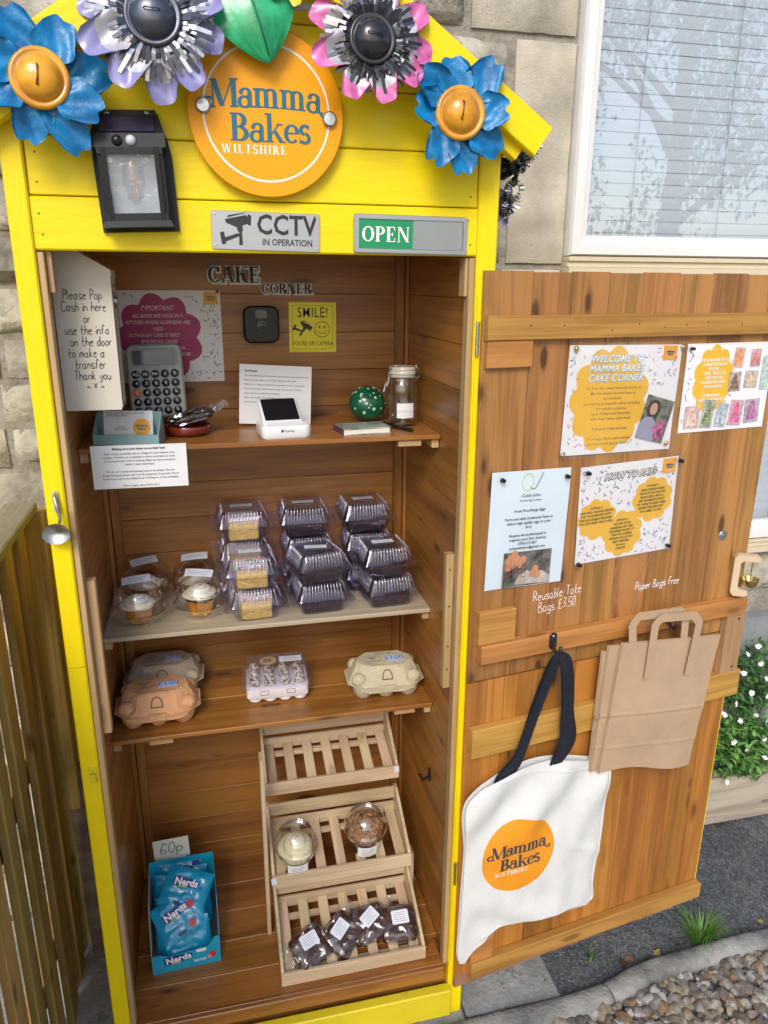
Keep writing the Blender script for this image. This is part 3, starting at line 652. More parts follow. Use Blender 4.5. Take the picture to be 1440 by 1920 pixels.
# ---- the open door: a part of the cabinet, its boards and rails are sub-parts
door = part('door', MB().box(.0, .808, .8455, 1.744, -.0015, .0005), M_yel, shed, DOORM)
mb = MB(); mb.box(0, .808, -.066, .8425, -.0015, .0005); part('lower_door_skin', mb, M_yel, door, DOORM)
ub = [.0, .112, .207, .299, .388, .485, .581, .679, .752, .808]; lb = [.0, .10, .205, .30, .40, .49, .585, .665, .735, .806]
for i in range(9):
    a, b = ub[i]+.0007, ub[i+1]-.0007
    BX('door_board', door, M_pined, a, b, .8465, 1.749-(.002*(i % 2)), .001, .012, 'z', B=fr(HG, DD, DN*-1, (0, 0, 1)) if False else DOORM @ fr((0,0,0), (1,0,0), (0,1,0)), ch=.0014) if False else None
def BD(name, mt, u0, u1, z0, z1, o0, o1, axis='u', ch=.0015, label=None):
    """board on the door: u along the leaf, z up, o out of the face"""
    if axis == 'u': L0 = fr(((u0+u1)/2, (z0+z1)/2, (o0+o1)/2), (1,0,0), (0,1,0)); dm = (u1-u0, z1-z0, o1-o0)
    else: L0 = fr(((u0+u1)/2, (z0+z1)/2, (o0+o1)/2), (0,1,0), (-1,0,0)); dm = (z1-z0, u1-u0, o1-o0)
    o = link(name, board_mesh(*dm, ch, mt), DOORM @ L0, door)
    if label: o['label'] = label
    return o
for i in range(9):
    BD('door_board', M_pined, ub[i]+.0006, ub[i+1]-.0006, .8465, 1.749-(.002*(i % 2)), .0008, .012, 'z')
    BD('door_board', M_pinel, lb[i]+.0006, lb[i+1]-.0006, -.028, .8418, .0008, .012, 'z')
    BD('weathered_board_foot', M_redw, lb[i]+.0006, lb[i+1]-.0006, -.0655+(.002*(i % 3)), -.0284, .0008, .0117, 'z')
BD('painted_edge', M_yel, .8066, .8088, -.066, .8420, .0006, .0105, 'z')
BD('top_rail', M_rail, .002, .803, 1.616, 1.664, .0123, .030); BD('corner_block', M_rail, .005, .110, 1.561, 1.6155, .0123, .026)
BD('middle_rail', M_rail, .020, .808, .898, .944, .0123, .036); BD('corner_block', M_rail, .014, .108, .9445, 1.024, .0123, .030)
BD('lower_rail', M_rail, .008, .826, .652, .728, .0123, .034); BD('joining_block', M_post, .752, .812, .7285, .8975, .0123, .034, 'z')
BD('bottom_rail', M_rail, .036, .806, -.028, .020, .0123, .036); BD('corner_block', M_rail, .036, .10, .0205, .10, .0123, .030)
mb = MB(); mb.lathe([(.0001, .004), (.004, .0035), (.0045, .0012), (.0125, .0010), (.0135, 0)], 20); part('washer_bolt', mb, M_steel, door, FD(.716, 1.118, .0121), smooth=30)
mb = MB()
for zz in (.885, .745): mb.lathe([(.0001, .0012), (.003, .0010), (.0035, 0)], 10, T(.79, zz, .0341), cap1=False)
for u in (.1, .18, .3, .37, .44, .5, .56, .66, .74): mb.lathe([(.0001, .0005), (.0016, .0004), (.002, 0)], 6, T(u, 1.63+.02*((u*37) % 1), .0301))
part('nail_head', mb, M_ink, door, DOORM, kind='stuff')
M_chalk = mat('chalk_marker', (.85,.75,.74), rough=.7, var=.1, bump=0)
hand(['Reusable Tote', 'Bags £3.50'], .0235, M_chalk, door, FD(.228, 1.038, .0122) @ RZ(2) @ SC(.62, 1, 1), width=.0021, lead=1.32, align='c', slant=.1, seed=11)
hand(['Paper Bags Free'], .019, M_wink, door, FD(.522, 1.018, .0122) @ SC(.68, 1, 1), width=.0024, align='c', seed=5)
# paint runs along the hinge side
mb = MB(); q = random.Random(2); zz = -.1
pts = []
while zz < 1.75: pts.append((.8025+q.uniform(-.0012, .0012), -.0035, zz)); zz += .03
mb.tube(pts, [q.uniform(.0012, .0028) for _ in pts], 6); part('paint_run', mb, M_yel, shed, I(), smooth=True)
# ================================================================== where a sight line of the photograph meets a plane of the place
def sight(px, py): return CF+CR*((px-720)/FPX)-CU*((py-960)/FPX)
def at_y(px, py, y): d = sight(px, py); return CAM+d*((y-CAM.y)/d.y)
def at_z(px, py, z): d = sight(px, py); return CAM+d*((z-CAM.z)/d.z)
def at_x(px, py, x): d = sight(px, py); return CAM+d*((x-CAM.x)/d.x)
def at_d(px, py, off=.0125):
    d = sight(px, py); t = ((HG+DN*off-CAM).dot(DN))/d.dot(DN); P = CAM+d*t; return (P-HG).dot(DD), P.z

# paving slabs: pieces of the ground
for i, (x0, x1, y0, y1) in enumerate(((-.62, -.07, -.30, .60), (-.06, .44, -.125, .60), (.446, .848, -.085, .60), (.854, 1.13, -.022, .60))):
    mb = MB(); mb.loft([rrectp for rrectp in ([(x, y, z) for x, y in rrect(x1-x0-b*2, y1-y0-b*2, .006, 2, (x0+x1)/2, (y0+y1)/2)] for z, b in ((GZ-.03, 0), (GZ+.006, 0), (GZ+.0105, .005)))])
    part('paving_slab', mb, M_slab, gd, I())

# garden edging, kerb segments along a gentle bend
M_edge = mat('mossy_concrete_edging', (.14,.14,.135), rough=.9, var=.45, sc=8, bump=.5, bsc=110, c2=(.27,.27,.255), dirt=((.10,.105,.075), 10, .58))
KP = [(.05, -.165), (.40, -.115), (.82, -.072), (1.10, -.066), (1.255, -.052), (1.40, -.018), (1.62, -.002), (1.84, .004), (2.4, .0), (3.2, -.03)]
def kp(t):
    t = max(0, min(.9999, t))*(len(KP)-1); i = int(t); f = t-i
    P = [Vector(KP[max(0, min(len(KP)-1, i+j))]) for j in (-1, 0, 1, 2)]
    return .5*((2*P[1])+(-P[0]+P[2])*f+(2*P[0]-5*P[1]+4*P[2]-P[3])*f*f+(-P[0]+3*P[1]-3*P[2]+P[3])*f**3)
for i, (t0, t1, lb) in enumerate(((0, 3.985/9, 'rounded concrete edging stone at the foot of the cabinet, ending at the joint'), (4.015/9, .8, 'rounded concrete edging stone right of the joint, between grass tuft and gravel'), (.803, 1, 'rounded concrete edging stone at the far right edge'))):
    rings = []; n_ = 36
    for k in range(n_+1):
        t = t0+(t1-t0)*k/n_; p = kp(t); tg = (kp(t+.004)-kp(t-.004)).normalized(); nn = Vector((-tg.y, tg.x)); ring = []
        e = min(k, n_-k); sh = 1 if e > 0 else .93
        for x, z in ((-.036, -.06), (-.036, .012), (-.033, .024), (-.024, .034), (-.010, .0385), (.004, .039), (.018, .036), (.027, .028), (.031, .014), (.031, -.06)):
            a = p+nn*x*sh; wv = .0022*noise.noise(Vector((a.x*22, a.y*22, z*30)))
            ring.append((a.x, a.y, GZ+z*sh+wv))
        rings.append(ring)
    mb = MB(); mb.loft([list(reversed(r)) for r in rings]); c = kp((t0+t1)/2)
    o = part('garden_edging', MB().add([Vector(v)-Vector((c.x, c.y, GZ)) for v in mb.v], mb.f), M_edge, None, T(c.x, c.y, GZ), smooth=45)
    tag(o, lb, 'edging stone', 'edging stones along the gravel')
# gravel
def icos():
    p = (1+5**.5)/2; v = [Vector(x).normalized() for x in ((-1,p,0),(1,p,0),(-1,-p,0),(1,-p,0),(0,-1,p),(0,1,p),(0,-1,-p),(0,1,-p),(p,0,-1),(p,0,1),(-p,0,-1),(-p,0,1))]
    f = [(0,11,5),(0,5,1),(0,1,7),(0,7,10),(0,10,11),(1,5,9),(5,11,4),(11,10,2),(10,7,6),(7,1,8),(3,9,4),(3,4,2),(3,2,6),(3,6,8),(3,8,9),(4,9,5),(2,4,11),(6,2,10),(8,6,7),(9,8,1)]
    return v, f
IV, IF = icos()
_e = {}
def sub(v, f):
    v = list(v); nf = []; c = {}
    def md(a, b):
        k = (min(a, b), max(a, b))
        if k not in c: c[k] = len(v); v.append(((v[a]+v[b])/2).normalized())
        return c[k]
    for a, b, d in f:
        x, y, z_ = md(a, b), md(b, d), md(d, a); nf += [(a, x, z_), (b, y, x), (d, z_, y), (x, y, z_)]
    return v, nf
IV2, IF2 = sub(IV, IF)
mg, n, p = newmat('flint_gravel'); L = n.links.new
ge = N(n, 'ShaderNodeNewGeometry'); tc = N(n, 'ShaderNodeTexCoord'); nz = N(n, 'ShaderNodeTexNoise', i_Scale=60, i_Detail=5); L(tc.outputs['Object'], nz.inputs['Vector'])
rp = rampn(n, [(0, (.30,.26,.21)), (.12, (.20,.17,.14)), (.25, (.42,.38,.32)), (.38, (.16,.15,.15)), (.5, (.36,.30,.22)), (.6, (.50,.48,.46)), (.72, (.33,.20,.10)), (.78, (.27,.26,.26)), (.9, (.46,.36,.24)), (.97, (.62,.62,.64))]); rp.color_ramp.interpolation = 'CONSTANT'
L(ge.outputs['Random Per Island'], rp.inputs[0]); r2 = rampn(n, [(.3, (.38,.38,.38)), (.7, (.95,.95,.95))]); L(nz.outputs[0], r2.inputs[0])
mx = N(n, 'ShaderNodeMixRGB', blend_type='MULTIPLY'); mx.inputs[0].default_value = 1; L(rp.outputs[0], mx.inputs[1]); L(r2.outputs[0], mx.inputs[2]); L(mx.outputs[0], p.inputs['Base Color']); p.inputs['Roughness'].default_value = .8
bp = N(n, 'ShaderNodeBump', i_Strength=.4, i_Distance=.003); L(nz.outputs[0], bp.inputs['Height']); L(bp.outputs[0], p.inputs['Normal'])
mb = MB(); q = random.Random(9)
for k in range(5600):
    x = q.uniform(.55, 3.1); y = q.uniform(-1.0, .0)
    if k > 3600: x = q.uniform(.8, 2.2); y = q.uniform(-.35, 0)
    # stay in front of the edging
    tt = 0
    ky = min(( (Vector((x, y))-kp(j/90)).length, kp(j/90).y) for j in range(20, 91, 2))
    if y > ky[1]-.034 and ky[0] < .5: continue
    big = q.random(); s = .0095+.012*big*big
    a, b, c = s*q.uniform(.8, 1.5), s*q.uniform(.7, 1.2), s*q.uniform(.5, .9)
    M = T(x, y, GZ+c*.5+q.uniform(0, .012)) @ RZ(q.uniform(0, 360)) @ RX(q.uniform(-35, 35)) @ RY(q.uniform(-35, 35)) @ SC(a, b, c); sd_ = q.uniform(0, 99)
    mb.add([v*(1+.28*noise.noise(v*1.3+Vector((sd_, 0, 0)))) for v in IV2] if (y > -.3 and k > 2000) else [v*(1+.3*noise.noise(v*1.5+Vector((sd_, 0, 0)))) for v in IV], IF2 if (y > -.3 and k > 2000) else IF, M)
gv = part('gravel', mb, mg, None, I(), smooth=32); tag(gv, 'loose brown, cream and grey flint gravel in front of the kerb edging', 'gravel', kind='stuff')

# timber planter along the wall
pl = thing('timber_planter', 'low planter of silvery weathered sleepers along the house wall', 'planter', T(2.3, .5, GZ))
BX('sleeper', pl, M_sleep, 1.93, 3.35, .492, .545, GZ+.004, .022, 'x', ch=.006)
BX('sleeper', pl, M_sleep, 1.93, 1.98, .5455, .613, GZ+.004, .018, 'y', ch=.006)
mb = MB(); mb.grid(lambda u, v: (1.981+1.36*u, .5455+.068*v, -.01+.008*noise.noise(Vector((u*40, v*4, 0)))), 40, 4)
part('soil', mb, mat('dark_soil', (.045,.035,.025), rough=1, var=.5, bump=1, bsc=80), pl, I())
M_leafg = mat('bedding_leaf', (.07,.19,.04), rough=.5, var=.45, sc=25, bump=.05, c2=(.14,.30,.07))
M_leafd = mat('dark_leaf', (.04,.11,.035), rough=.5, var=.45, sc=20, bump=.05, c2=(.09,.20,.06))
M_petw  = mat('white_petal', (.80,.80,.86), rough=.6, var=.04, bump=0)
def leaf_add(mb, M, l, w):
    mb.add([(0,0,0), (w*.5, l*.3, .12*l), (w*.42, l*.7, .06*l), (0, l, -.08*l), (-w*.42, l*.7, .06*l), (-w*.5, l*.3, .12*l), (0, l*.5, 0)], [(0,1,6), (1,2,6), (2,3,6), (3,4,6), (4,5,6), (5,0,6)], M)
def bush(lb, c, rx, ry, rz, nl, seed, mt, fl, name='bedding_plant'):
    q = random.Random(seed); root = thing(name, lb, 'plant', T(c[0], c[1], .0), 'flowering plants in the sleeper planter')
    mb = MB(); ms = MB()
    for k in range(nl):
        while True:
            v = Vector((q.uniform(-1, 1), q.uniform(-1, 1), q.uniform(-1, 1)))
            if .35 < v.length < 1: break
        v *= (.75+.35*noise.noise(v*2.2+Vector((seed, 0, 0))))/max(.6, v.length)*q.uniform(.7, 1.1)
        P = Vector((c[0]+v.x*rx, c[1]+v.y*ry, c[2]+v.z*rz))
        if P.y > WY-.02: P.y = WY-.02-q.random()*.03
        leaf_add(mb, T(P) @ RZ(q.uniform(0, 360)) @ RX(q.uniform(-30, 70)), q.uniform(.014, .042), q.uniform(.009, .022))
        if k % 9 == 0: ms.tube([(c[0]+q.uniform(-.03, .03), min(c[1], .58), -.01), tuple((P+Vector((c[0], c[1], 0)))/2+Vector((0, 0, .02))), tuple(P)], .0013, 4)
    part('foliage', mb, mt, root, I(), kind='stuff'); part('stems', ms, M_leafd, root, I(), kind='stuff')
    for P in fl:
        f = MB(); fq = fr((0,0,0), (1,0,0), (q.uniform(-.3,.3),q.uniform(-.2,.5),1)) @ RX(q.uniform(-40,30)) @ RY(q.uniform(-40,40))
        for i in range(5):
            a = 72*i+q.uniform(-8, 8); leaf_add(f, T(P) @ fq @ RZ(a) @ RX(12), q.uniform(.009, .013), .012)
        part('flower', f, M_petw, root, I())
FP = [(1402,1228),(1436,1272),(1388,1352),(1434,1420),(1400,1405),(1376,1392),(1438,1350),(1422,1212),(1358,1340),(1418,1340),(1380,1320),(1363,1467),(1372,1290),(1427,1244),(1438,1305),(1432,1385),(1410,1300),(1395,1262)]
F3 = [tuple(at_y(a, b, .455)) for a, b in FP]
bush('dark green leafy bedding plant with white flowers, next to the lower edge of the door', (2.09, .53, .38), .15, .075, .17, 520, 1, M_leafd, [F3[7], F3[13], F3[16], F3[17], F3[12], F3[0], F3[1]])
bush('fresh green trailing plant with white flowers spilling over the sleeper', (2.08, .50, .13), .17, .085, .15, 700, 2, M_leafg, [F3[8], F3[9], F3[10], F3[11], F3[14], F3[15], F3[2], F3[3], F3[4], F3[5], F3[6]])
bush('rounded green bedding plant at the right edge of the picture', (2.42, .52, .22), .2, .08, .22, 800, 3, M_leafg, [(2.3, .44, .3), (2.35, .44, .2)])

# grass tuft, weeds, fallen leaves
M_grass = mat('fresh_grass', (.07,.19,.03), rough=.5, var=.3, sc=20, bump=0, c2=(.15,.30,.05), rand=.1)
def tuft(lb, c, nb_, h, sp, seed, cat='grass tuft', name='grass_tuft'):
    q = random.Random(seed); mb = MB()
    for k in range(nb_):
        a = q.uniform(0, 2*math.pi); r = q.uniform(0, sp*.55); hh = h*q.uniform(.45, 1.1); ln = q.uniform(.1, 1.0)*sp; wv = q.uniform(.0012, .0024)
        bx, by = r*math.cos(a), r*math.sin(a); d = Vector((math.cos(a), math.sin(a), 0)); s = Vector((-d.y, d.x, 0)); vs = []
        for t in (0, .35, .7, 1):
            p_ = Vector((bx, by, 0))+d*ln*t**1.8+Vector((0, 0, hh*(t-.18*t*t*ln/sp*1.6))); w_ = wv*(1-t**2*.95); vs += [p_-s*w_, p_+s*w_]
        mb.add(vs, [(0,1,3,2), (2,3,5,4), (4,5,7,6)])
    return tag(part(name, mb, M_grass, None, T(c)), lb, cat)
g0 = at_z(1312, 1768, GZ)
tuft('tuft of bright green grass growing behind the edging, right of the door', (g0.x, g0.y, GZ), 150, .11, .075, 4)
g1 = at_z(1108, 1800, GZ); tuft('small weed sprouting by a fallen yellow leaf below the door', (g1.x, g1.y, GZ), 16, .05, .02, 5, 'weed', 'small_weed')
g2 = at_z(1022, 1842, GZ); tuft('tiny weed in the slab joint near the edging stone', (g2.x, g2.y, GZ), 12, .03, .015, 6, 'weed', 'small_weed')
mlf = [mat('dry_leaf_brown', (.17,.08,.04), rough=.8, var=.4, sc=30, bump=.1), mat('dry_leaf_ochre', (.36,.27,.08), rough=.8, var=.3, sc=30, bump=.1), mat('dry_leaf_dark', (.07,.035,.025), rough=.8, var=.3, sc=30)]
q = random.Random(31); LF = [(1100,1805,1),(1295,1752,2),(1270,1770,2),(1180,1798,0),(1168,1806,2),(1232,1788,1),(1345,1742,0),(1425,1728,1),(1330,1552,0),(1345,1548,2),(1318,1560,2),(1360,1545,0),(895,1880,2),(884,1890,0),(955,1868,1),(1010,1800,0),(1250,1795,2),(1335,1745,2)]
lfd = []
LFL = ['ochre leaf beside the small weed behind the edging joint', 'dark leaf leaning on the right side of the grass tuft', 'dark curled leaf touching the left side of the grass tuft', 'brown leaf midway between the small weed and the grass tuft', 'dark leaf against the edging just left of the middle', 'ochre leaf on the asphalt left of the grass tuft', 'brown leaf to the right of the grass tuft', 'ochre leaf close to the edging at the right edge of the picture', 'brown leaf under the planter end, highest of its cluster', 'dark leaf at the foot of the planter, middle of its cluster', 'dark leaf lowest of the cluster at the planter end', 'brown leaf right of the others along the planter foot', 'dark leaf by the foot of the right yellow stile', 'brown leaf lowest by the right yellow stile', 'ochre leaf on the slab below the door corner', 'brown leaf on the slab joint near the tiny weed', 'dark leaf just left of the ones at the grass tuft', 'dark leaf right behind the grass tuft']
for a, b, c in LF:
    P = at_z(a, b, GZ+.004); mb = MB()
    pts = [(0,-1),(.35,-.7),(.55,-.3),(.9,-.1),(.55,.15),(.6,.55),(.2,.5),(0,1),(-.2,.5),(-.6,.55),(-.5,.1),(-.9,-.1),(-.5,-.35),(-.3,-.7)]; s = q.uniform(.009, .016)
    vs = [(x*s, y*s, s*.35*(x*x+.4*y*y)*q.uniform(.5, 1.5)) for x, y in pts]+[(0, 0, 0)]
    mb.add(vs, [(i, (i+1) % 14, 14) for i in range(14)])
    o = part('fallen_leaf', mb, mlf[c], None, T(P) @ RZ(q.uniform(0, 360)) @ RX(q.uniform(-25, 25))); tag(o, LFL[len(lfd)], 'leaf', 'fallen leaves on the asphalt'); lfd.append(o)

# close-boarded fence at the left
fx = -.172
fn_ = thing('timber_fence', 'greenish weathered close boarded timber fence with a flat cap, left of the cabinet', 'fence', T(fx, -.2, GZ))
q = random.Random(8); y = .455; k = 0
while y > -1.3:
    wd_ = q.uniform(.062, .078); o_ = 0 if k % 2 else -.021
    BX('fence_board', fn_, M_fence, fx+o_-.018, fx+o_, y-wd_, y-.004, GZ+.01, 1.175+q.uniform(-.002, .0), 'z', ch=.002); y -= wd_-.002; k += 1
BX('cap_rail', fn_, wood('greyed_cap_wood', (.20,.17,.11), (.34,.30,.22), rough=.8, coat=0, knots=.4, weather=((.20,.20,.12), .5)), fx-.058, fx+.018, -1.3, .47, 1.1765, 1.200, 'y', ch=.004)
for zz in (.0, .55, 1.05): BX('fence_rail', fn_, M_fence, fx-.075, fx-.034, -1.3, .45, zz, zz+.07, 'y')
BX('fence_post', fn_, M_fence, fx+.001, fx+.05, .39, .455, GZ+.005, 1.13, 'z', ch=.003) if False else None
BX('fence_post', fn_, M_fence, fx-.034, fx+.030, .458, .52, GZ+.005, 1.17, 'z', ch=.003)
# narrow timber leaning in the gap
lp = part('loose_batten', MB().box(-.022, .022, -.010, .010, 0, .62), wood('old_grey_batten', (.10,.075,.05), (.2,.15,.1), coat=0, rough=.8), None, T(-.125, .40, GZ) @ RY(-3) @ RX(-8)); tag(lp, 'dark loose batten leaning in the gap between the fence and the cabinet', 'batten')

# the tree that stands across the drive and shows in the window glass
tr = thing('garden_tree', 'leafy tree across the drive, seen only as a reflection in the window', 'tree', T(6.6, -7.2, GZ))
mb = MB(); mb.tube([(6.6, -7.2, GZ-.02), (6.55, -7.1, 1.5), (6.7, -7.2, 3.2), (6.5, -7.0, 5.2)], [.2, .16, .13, .07], 9)
for k in range(9):
    a = k*.9; mb.tube([(6.6, -7.15, 2.4+k*.3), (6.6+math.cos(a)*.9, -7.15+math.sin(a)*.9, 3.1+k*.32), (6.6+math.cos(a)*1.9, -7.15+math.sin(a)*1.9, 3.6+k*.36)], [.06, .04, .015], 6)
part('trunk', mb, mat('bark', (.09,.065,.045), rough=.9, var=.4, bump=.8), tr, I(), smooth=True)
mb = MB(); q = random.Random(12)
for k in range(14000):
    while True:
        v = Vector((q.uniform(-1, 1), q.uniform(-1, 1), q.uniform(-1, 1)))
        if v.length < 1 and noise.noise(v*2.6) > .02+.20*(v.z < 0): break
    P = Vector((6.5+v.x*3.4, -7.1+v.y*2.3, 4.0+v.z*2.9)); s = q.uniform(.03, .07)
    M = T(P) @ RZ(q.uniform(0, 360)) @ RX(q.uniform(0, 180)) @ SC(s); mb.add([(0,-1,0), (.55,0,.1), (0,1,0), (-.55,0,.1)], [(0,1,2,3)], M)
part('crown', mb, mat('tree_leaf', (.05,.10,.03), rough=.6, var=.4, sc=3, bump=0), tr, I(), kind='stuff')
# ================================================================== ON THE YELLOW GABLE
YF = .0035
# round name sign
sg = thing('round_sign', 'round orange sign reading Mamma Bakes Wiltshire on the yellow gable', 'sign', FY(.4025, -.012, 2.002))
mb = MB(); mb.lathe([(.131, -.002), (.1335, 0), (.1335, .0035), (.132, .005)], 72, cap0=True, cap1=True)
part('plate', mb, mat('orange_acrylic', (.88,.36,.003), rough=.4, var=.02, bump=0, spec=.3), sg, smooth=30)
logo(sg, WM[sg.name] @ T(0, 0, .0051), .1325)
for s in (-1, 1):
    mb = MB(); mb.lathe([(.0, .0155), (.010, .0150), (.0125, .0125), (.0125, .0052)], 24); mb.lathe([(.0075, -.0135), (.0075, -.002)], 16, cap0=True)
    part('standoff_bolt', mb, M_steel, sg, WM[sg.name] @ T(s*.1075, .007 if s < 0 else -.004, 0), smooth=30)
# CCTV plate
ct = thing('cctv_sign', 'silver plate with a camera symbol reading CCTV IN OPERATION', 'sign', FY(.3955, .0038, 1.8125) @ RZ(-1.0))
part('plate', rbox(.196, .066, .0028, .004, .0006), M_alu, ct)
t0_ = WM[ct.name] @ T(0, 0, .0029)
text('CCTV', .047, M_ink, ct, t0_ @ T(.037, .010, 0) @ SC(.86, 1, 1), bold=.024, sp=1.05); text('IN OPERATION', .0160, M_ink, ct, t0_ @ T(.038, -.0185, 0) @ SC(.84, 1, 1), bold=.02)
def cctv_icon(par, B, s, m):
    mb = MB(); k = [0]
    def P(poly): k[0] += 1; mb.prism([(x*s, y*s) for x, y in poly], 0, .0003+k[0]*.00003, B)
    P([(-.55,.35),(.35,.55),(.52,.42),(.50,.22),(-.02,.02),(-.50,.20)]); P([(.44,.60),(.60,.52),(.56,.10),(.42,.16)]); P([(-.45,.42),(.25,.60),(.4,.66),(-.4,.52)])
    P([(-.05,0),(.2,.12),(.22,-.12),(.02,-.16)]); P([(-.62,-.42),(.02,-.20),(.10,-.32),(-.55,-.58)]); P([(-.78,-.2),(-.60,-.16),(-.52,-.66),(-.7,-.70)])
    P([(.05,-.14),(.18,-.14),(.2,-.7),(.04,-.7)])
    return part('camera_symbol', mb, m, par, I())
cctv_icon(ct, t0_ @ T(-.051, .004, 0), .041, M_ink)
mb = MB()
for sx in (-1, 1):
    for sy in (-1, 1): mb.lathe([(.0001, .0009), (.002, .0007), (.0024, 0)], 10, T(sx*.0915, sy*.0265, .0028))
part('corner_screw', mb, M_steel, ct, kind='stuff')
# OPEN slider sign
op = thing('open_slider_sign', 'aluminium slider sign showing OPEN on green', 'sign', FY(.6685, .0038, 1.8115) @ RZ(-.6))
part('back_plate', rbox(.224, .070, .004, .006, .001), M_alu, op)
mb = MB()
mb.box(-.106, .106, .0265, .0325, .004, .0075); mb.box(-.106, .106, -.0325, -.0265, .004, .0075); mb.box(-.109, -.1025, -.0325, .0325, .004, .0072); mb.box(.1025, .109, -.0325, .0325, .004, .0072)
part('slide_rail', mb, M_alu, op)
part('green_panel', MB().box(-.1015, .002, -.026, .026, .0042, .0052), mat('sign_green', (.005,.26,.10), rough=.3, var=.03, bump=0), op)
part('slider', rbox(.098, .052, .0018, .002, .0004), mat('satin_grey_slider', (.34,.36,.36), rough=.32, metal=.6, var=.08, sc=4, bump=0), op, WM[op.name] @ T(.0525, 0, .0042))
mb = MB(); mb.box(.095, .0965, -.022, .022, .006, .009); part('slider_lip', mb, M_steel, op)
serif('OPEN', .027, M_wink, op, WM[op.name] @ T(-.050, 0, .0053), sp=.0)
# solar lantern
lm_ = thing('solar_wall_lantern', 'black solar wall lantern with motion sensor on the gable', 'lantern', FY(.1735, .0035, 1.905) @ RZ(2.2) @ RX(0))
ML = WM[lm_.name]; M_lb = mat('lantern_graphite', (.016,.018,.021), rough=.5, spec=.3, var=.1, bump=.02)
mb = MB(); mb.prism([(-.062,-.098), (.066,-.098), (.066,.02), (.062,.045), (.046,.094), (-.046,.094), (-.062,.045), (-.064,.02)], 0, .008)
part('back_plate', mb, M_lb, lm_)
mb = MB(); mb.loft([[(-.058,.030,.008), (.058,.030,.008), (.058,.030,.055), (-.058,.030,.055)], [(-.058,.052,.008), (.058,.052,.008), (.058,.052,.050), (-.058,.052,.050)], [(-.050,.084,.008), (.050,.084,.008), (.050,.084,.020), (-.050,.084,.020)]])
hood = part('hood', mb, M_lb, lm_)
mb = MB(); mb.loft([[(-.044,.0535,.0505), (.044,.0535,.0505), (.041,.081,.0225), (-.041,.081,.0225)], [(-.044,.0545,.0520), (.044,.0545,.0520), (.041,.082,.0240), (-.041,.082,.0240)]])
part('solar_panel', mb, mat('solar_cells', (.035,.03,.06), rough=.15, var=.3, sc=60, bump=0, aniso=(1,20,1)), hood, ML)
for x, c in ((-.018, M_black), (.004, mat('frosted_sensor', (.55,.6,.7), rough=.2, bump=0))): mb = MB(); mb.ball((0,0,0), .0085, seg=16, ring=10); part('sensor_dome', mb, c, hood, ML @ T(x, .0405, .0535), smooth=True)
mb = MB()
for x in (-.052, .044): mb.loft([[(x,-.082,.008),(x+.008,-.082,.008),(x+.008,-.082,.040),(x,-.082,.040)], [(x,.030,.008),(x+.008,.030,.008),(x+.008,.030,.054),(x,.030,.054)]])
for x in (-.046, .038): mb.loft([[(x,-.082,.036),(x+.008,-.082,.036),(x+.008,-.082,.044),(x,-.082,.044)], [(x,.030,.050),(x+.008,.030,.050),(x+.008,.030,.058),(x,.030,.058)]])
mb.box(-.052, .052, .020, .030, .046, .056); mb.box(-.050, .050, -.082, -.070, .034, .044)
part('lantern_frame', mb, M_lb, lm_)
mb = MB(); mb.loft([[(-.058,-.092,.008), (.058,-.092,.008), (.058,-.092,.050), (-.058,-.092,.050)], [(-.054,-.082,.008), (.054,-.082,.008), (.054,-.082,.046), (-.054,-.082,.046)]])
part('base_tray', mb, M_lb, lm_)
gl = MB(); gl.loft([[(-.044,-.078,.037), (.044,-.078,.037), (.044,-.078,.038), (-.044,-.078,.038)], [(-.044,.028,.051), (.044,.028,.051), (.044,.028,.052), (-.044,.028,.052)]])
part('front_pane', gl, film('seeded_glass', (.93,.95,.97), base=.10, k=.8, body=.10, bump=.25, bsc=45, rough=.12), lm_)
part('reflector', MB().box(-.044, .044, -.078, .028, .0085, .0095), mat('lantern_reflector', (.62,.66,.72), rough=.35, metal=.3, var=.15, sc=30), lm_)
mb = MB(); mb.lathe([(.0001,-.055), (.012,-.045), (.019,-.02), (.017,.01), (.011,.024)], 18, RX(-90)); part('bulb', mb, film('bulb_glass', (.95,.95,.97), base=.08, k=1), lm_, ML @ T(0, -.002, .028), smooth=True)
mb = MB()
for x in (-.006, 0, .006): mb.tube([(x*.4, .015, .028), (x, -.045, .028)], .0012, 6)
part('filament', mb, mat('amber_filament', (.85,.38,.05), rough=.4, bump=0), lm_)
for x in (-.032, .032): mb = MB(); mb.lathe([(.0001,.0035),(.004,.0028),(.005,.0)], 12); part('screw', mb, M_steel, lm_, ML @ T(x, .0885, .008), smooth=True)

